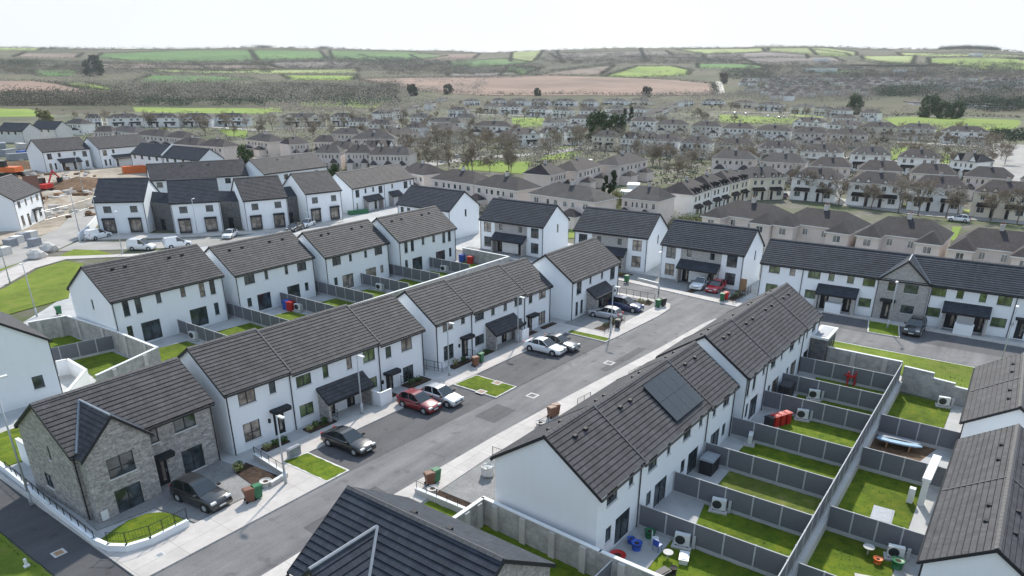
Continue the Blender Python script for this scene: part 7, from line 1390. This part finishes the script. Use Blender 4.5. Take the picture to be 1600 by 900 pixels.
# skyline trees
pts = []
for _ in range(700):
    x = rt.uniform(-60, 1660); pts.append(at_t(x, float(np.interp(x, [a for a, b_ in SKYL], [b_ for a, b_ in SKYL]))+2.2+abs(rt.gauss(0, 1.2))))
scatter_stuff('skyline_trees', 'hedge', 'low trees and hedges along the hilltop skyline', 'trees', pts, 5.0, 24, 6, 1.1)
pts = []
for _ in range(4200):
    x, y = rt.uniform(90, 1640), rt.uniform(150, 300)
    if y > 262 and x < 1020 or (y > 238 and x < 430) or (x > 1390 and 183 < y < 206) or (1325 < x and y > 300) or (x > 1545 and y < 292) or (x > 1390 and 218 < y < 238): continue
    p = at(x, y); pts.append((p[0], p[1], 0))
scatter_stuff('garden_shrubbery', 'hedge', 'brownish garden hedges and shrubs filling the gaps between the old houses', 'shrubs', pts, 1.3, 14, 7, .34)
pts = along([[(1384, 182), (1430, 180), (1596, 184)], [(1370, 206), (1400, 204)], [(1548, 206), (1600, 216)], [(1500, 206), (1600, 214)]], 3, 1)+[(*at(rt.uniform(1545, 1640), rt.uniform(204, 222)), 0) for _ in range(110)]
scatter_stuff('sports_field_hedge', 'darkwood', 'dark clipped hedge around the bright sports field', 'hedge', pts, 2.0, 16, 8, .5)
pts = [(*at(rt.uniform(a, b_), rt.uniform(c, d)), 0) for (a, b_, c, d, n) in ((745, 830, 312, 330, 30), (930, 1060, 320, 338, 60), (1050, 1110, 345, 352, 26), (1000, 1110, 330, 352, 20), (1210, 1400, 388, 398, 36), (500, 560, 268, 284, 20), (100, 200, 200, 220, 40)) for _ in range(n)]
scatter_stuff('back_hedge', 'willow', 'olive green hedge growth behind the navy-roofed pairs', 'hedge', pts, 1.4, 40, 9, .22)
# parked cars of the old estate
for k, (px, py, az, c) in enumerate([(1218, 309, 60, BL), (1497, 346, 90, WH), (745, 243, 20, WH), (800, 248, 10, WH), (830, 232, 10, WH), (840, 234, 10, SI), (1318, 288, 80, WH), (1445, 222, 80, BK), (1148, 178, 10, WH), (1165, 179, 10, WH), (1225, 184, 10, WH), (1200, 183, 10, WH), (1217, 185, 10, SI), (1446, 218, 80, WH), (905, 234, 30, WH), (958, 232, 30, WH), (560, 204, 10, WH), (715, 247, 20, SI)]):
    x_, y_ = at(px, py); car_at(x_, y_, R(az), c, f'{c[0]} car in the older estate, ' + ['beside the curved white row', 'seen between two beige houses on the tree-lined road', 'at the left of the central green', 'above the central green', 'near the gabled white fronts', 'right of the white one near the gabled fronts', 'beside the white fronts of the tree-lined road', 'outside the sports field houses', 'at the oval green, left', 'at the oval green, middle', 'at the oval green, right end', 'third along the oval green', 'behind the oval green', 'below the sports field houses', 'left of the big evergreen', 'below the big evergreen', 'on the left side of the estate', 'at the bend by the central green'][k], 'hatch')
# bright roof windows and conservatory roofs with their glare painted in as plain white
for k, (px, py, w_, lb) in enumerate(((877, 262, 4, 'large white conservatory roof at the receding beige row'), (918, 250, 3, 'white roof panel on the second house of the receding beige row'), (990, 288, 5, 'white conservatory roof behind the corner house'), (980, 299, 4, 'second white conservatory roof behind the corner house'), (1092, 290, 4, 'white roof panel at the start of the curved white row'))):
    x_, y_ = at(px, py, 2.5); boxthing('conservatory', x_, y_, 0, w_, 3, 2.5, 'whitep', lb, 'conservatory', 'cap', .4, .15)
# ---------------------------------------------------------------- air
hz = MB(); hz.box(-900, 5400, -3400, 5400, -2.2, 175)
hzm = bpy.data.materials.new('haze_air'); hzm.use_nodes = True; t = hzm.node_tree; t.nodes.clear(); o_ = t.nodes.new('ShaderNodeOutputMaterial'); pv = t.nodes.new('ShaderNodeVolumePrincipled'); pv.inputs['Color'].default_value = (.90, .95, 1, 1); pv.inputs['Density'].default_value = .00007; pv.inputs['Anisotropy'].default_value = .3
t.links.new(pv.outputs[0], o_.inputs['Volume'])
tag(ob('haze', hz.mesh('haze', hzm)), 'thin haze in the air', 'haze', None, 'stuff')
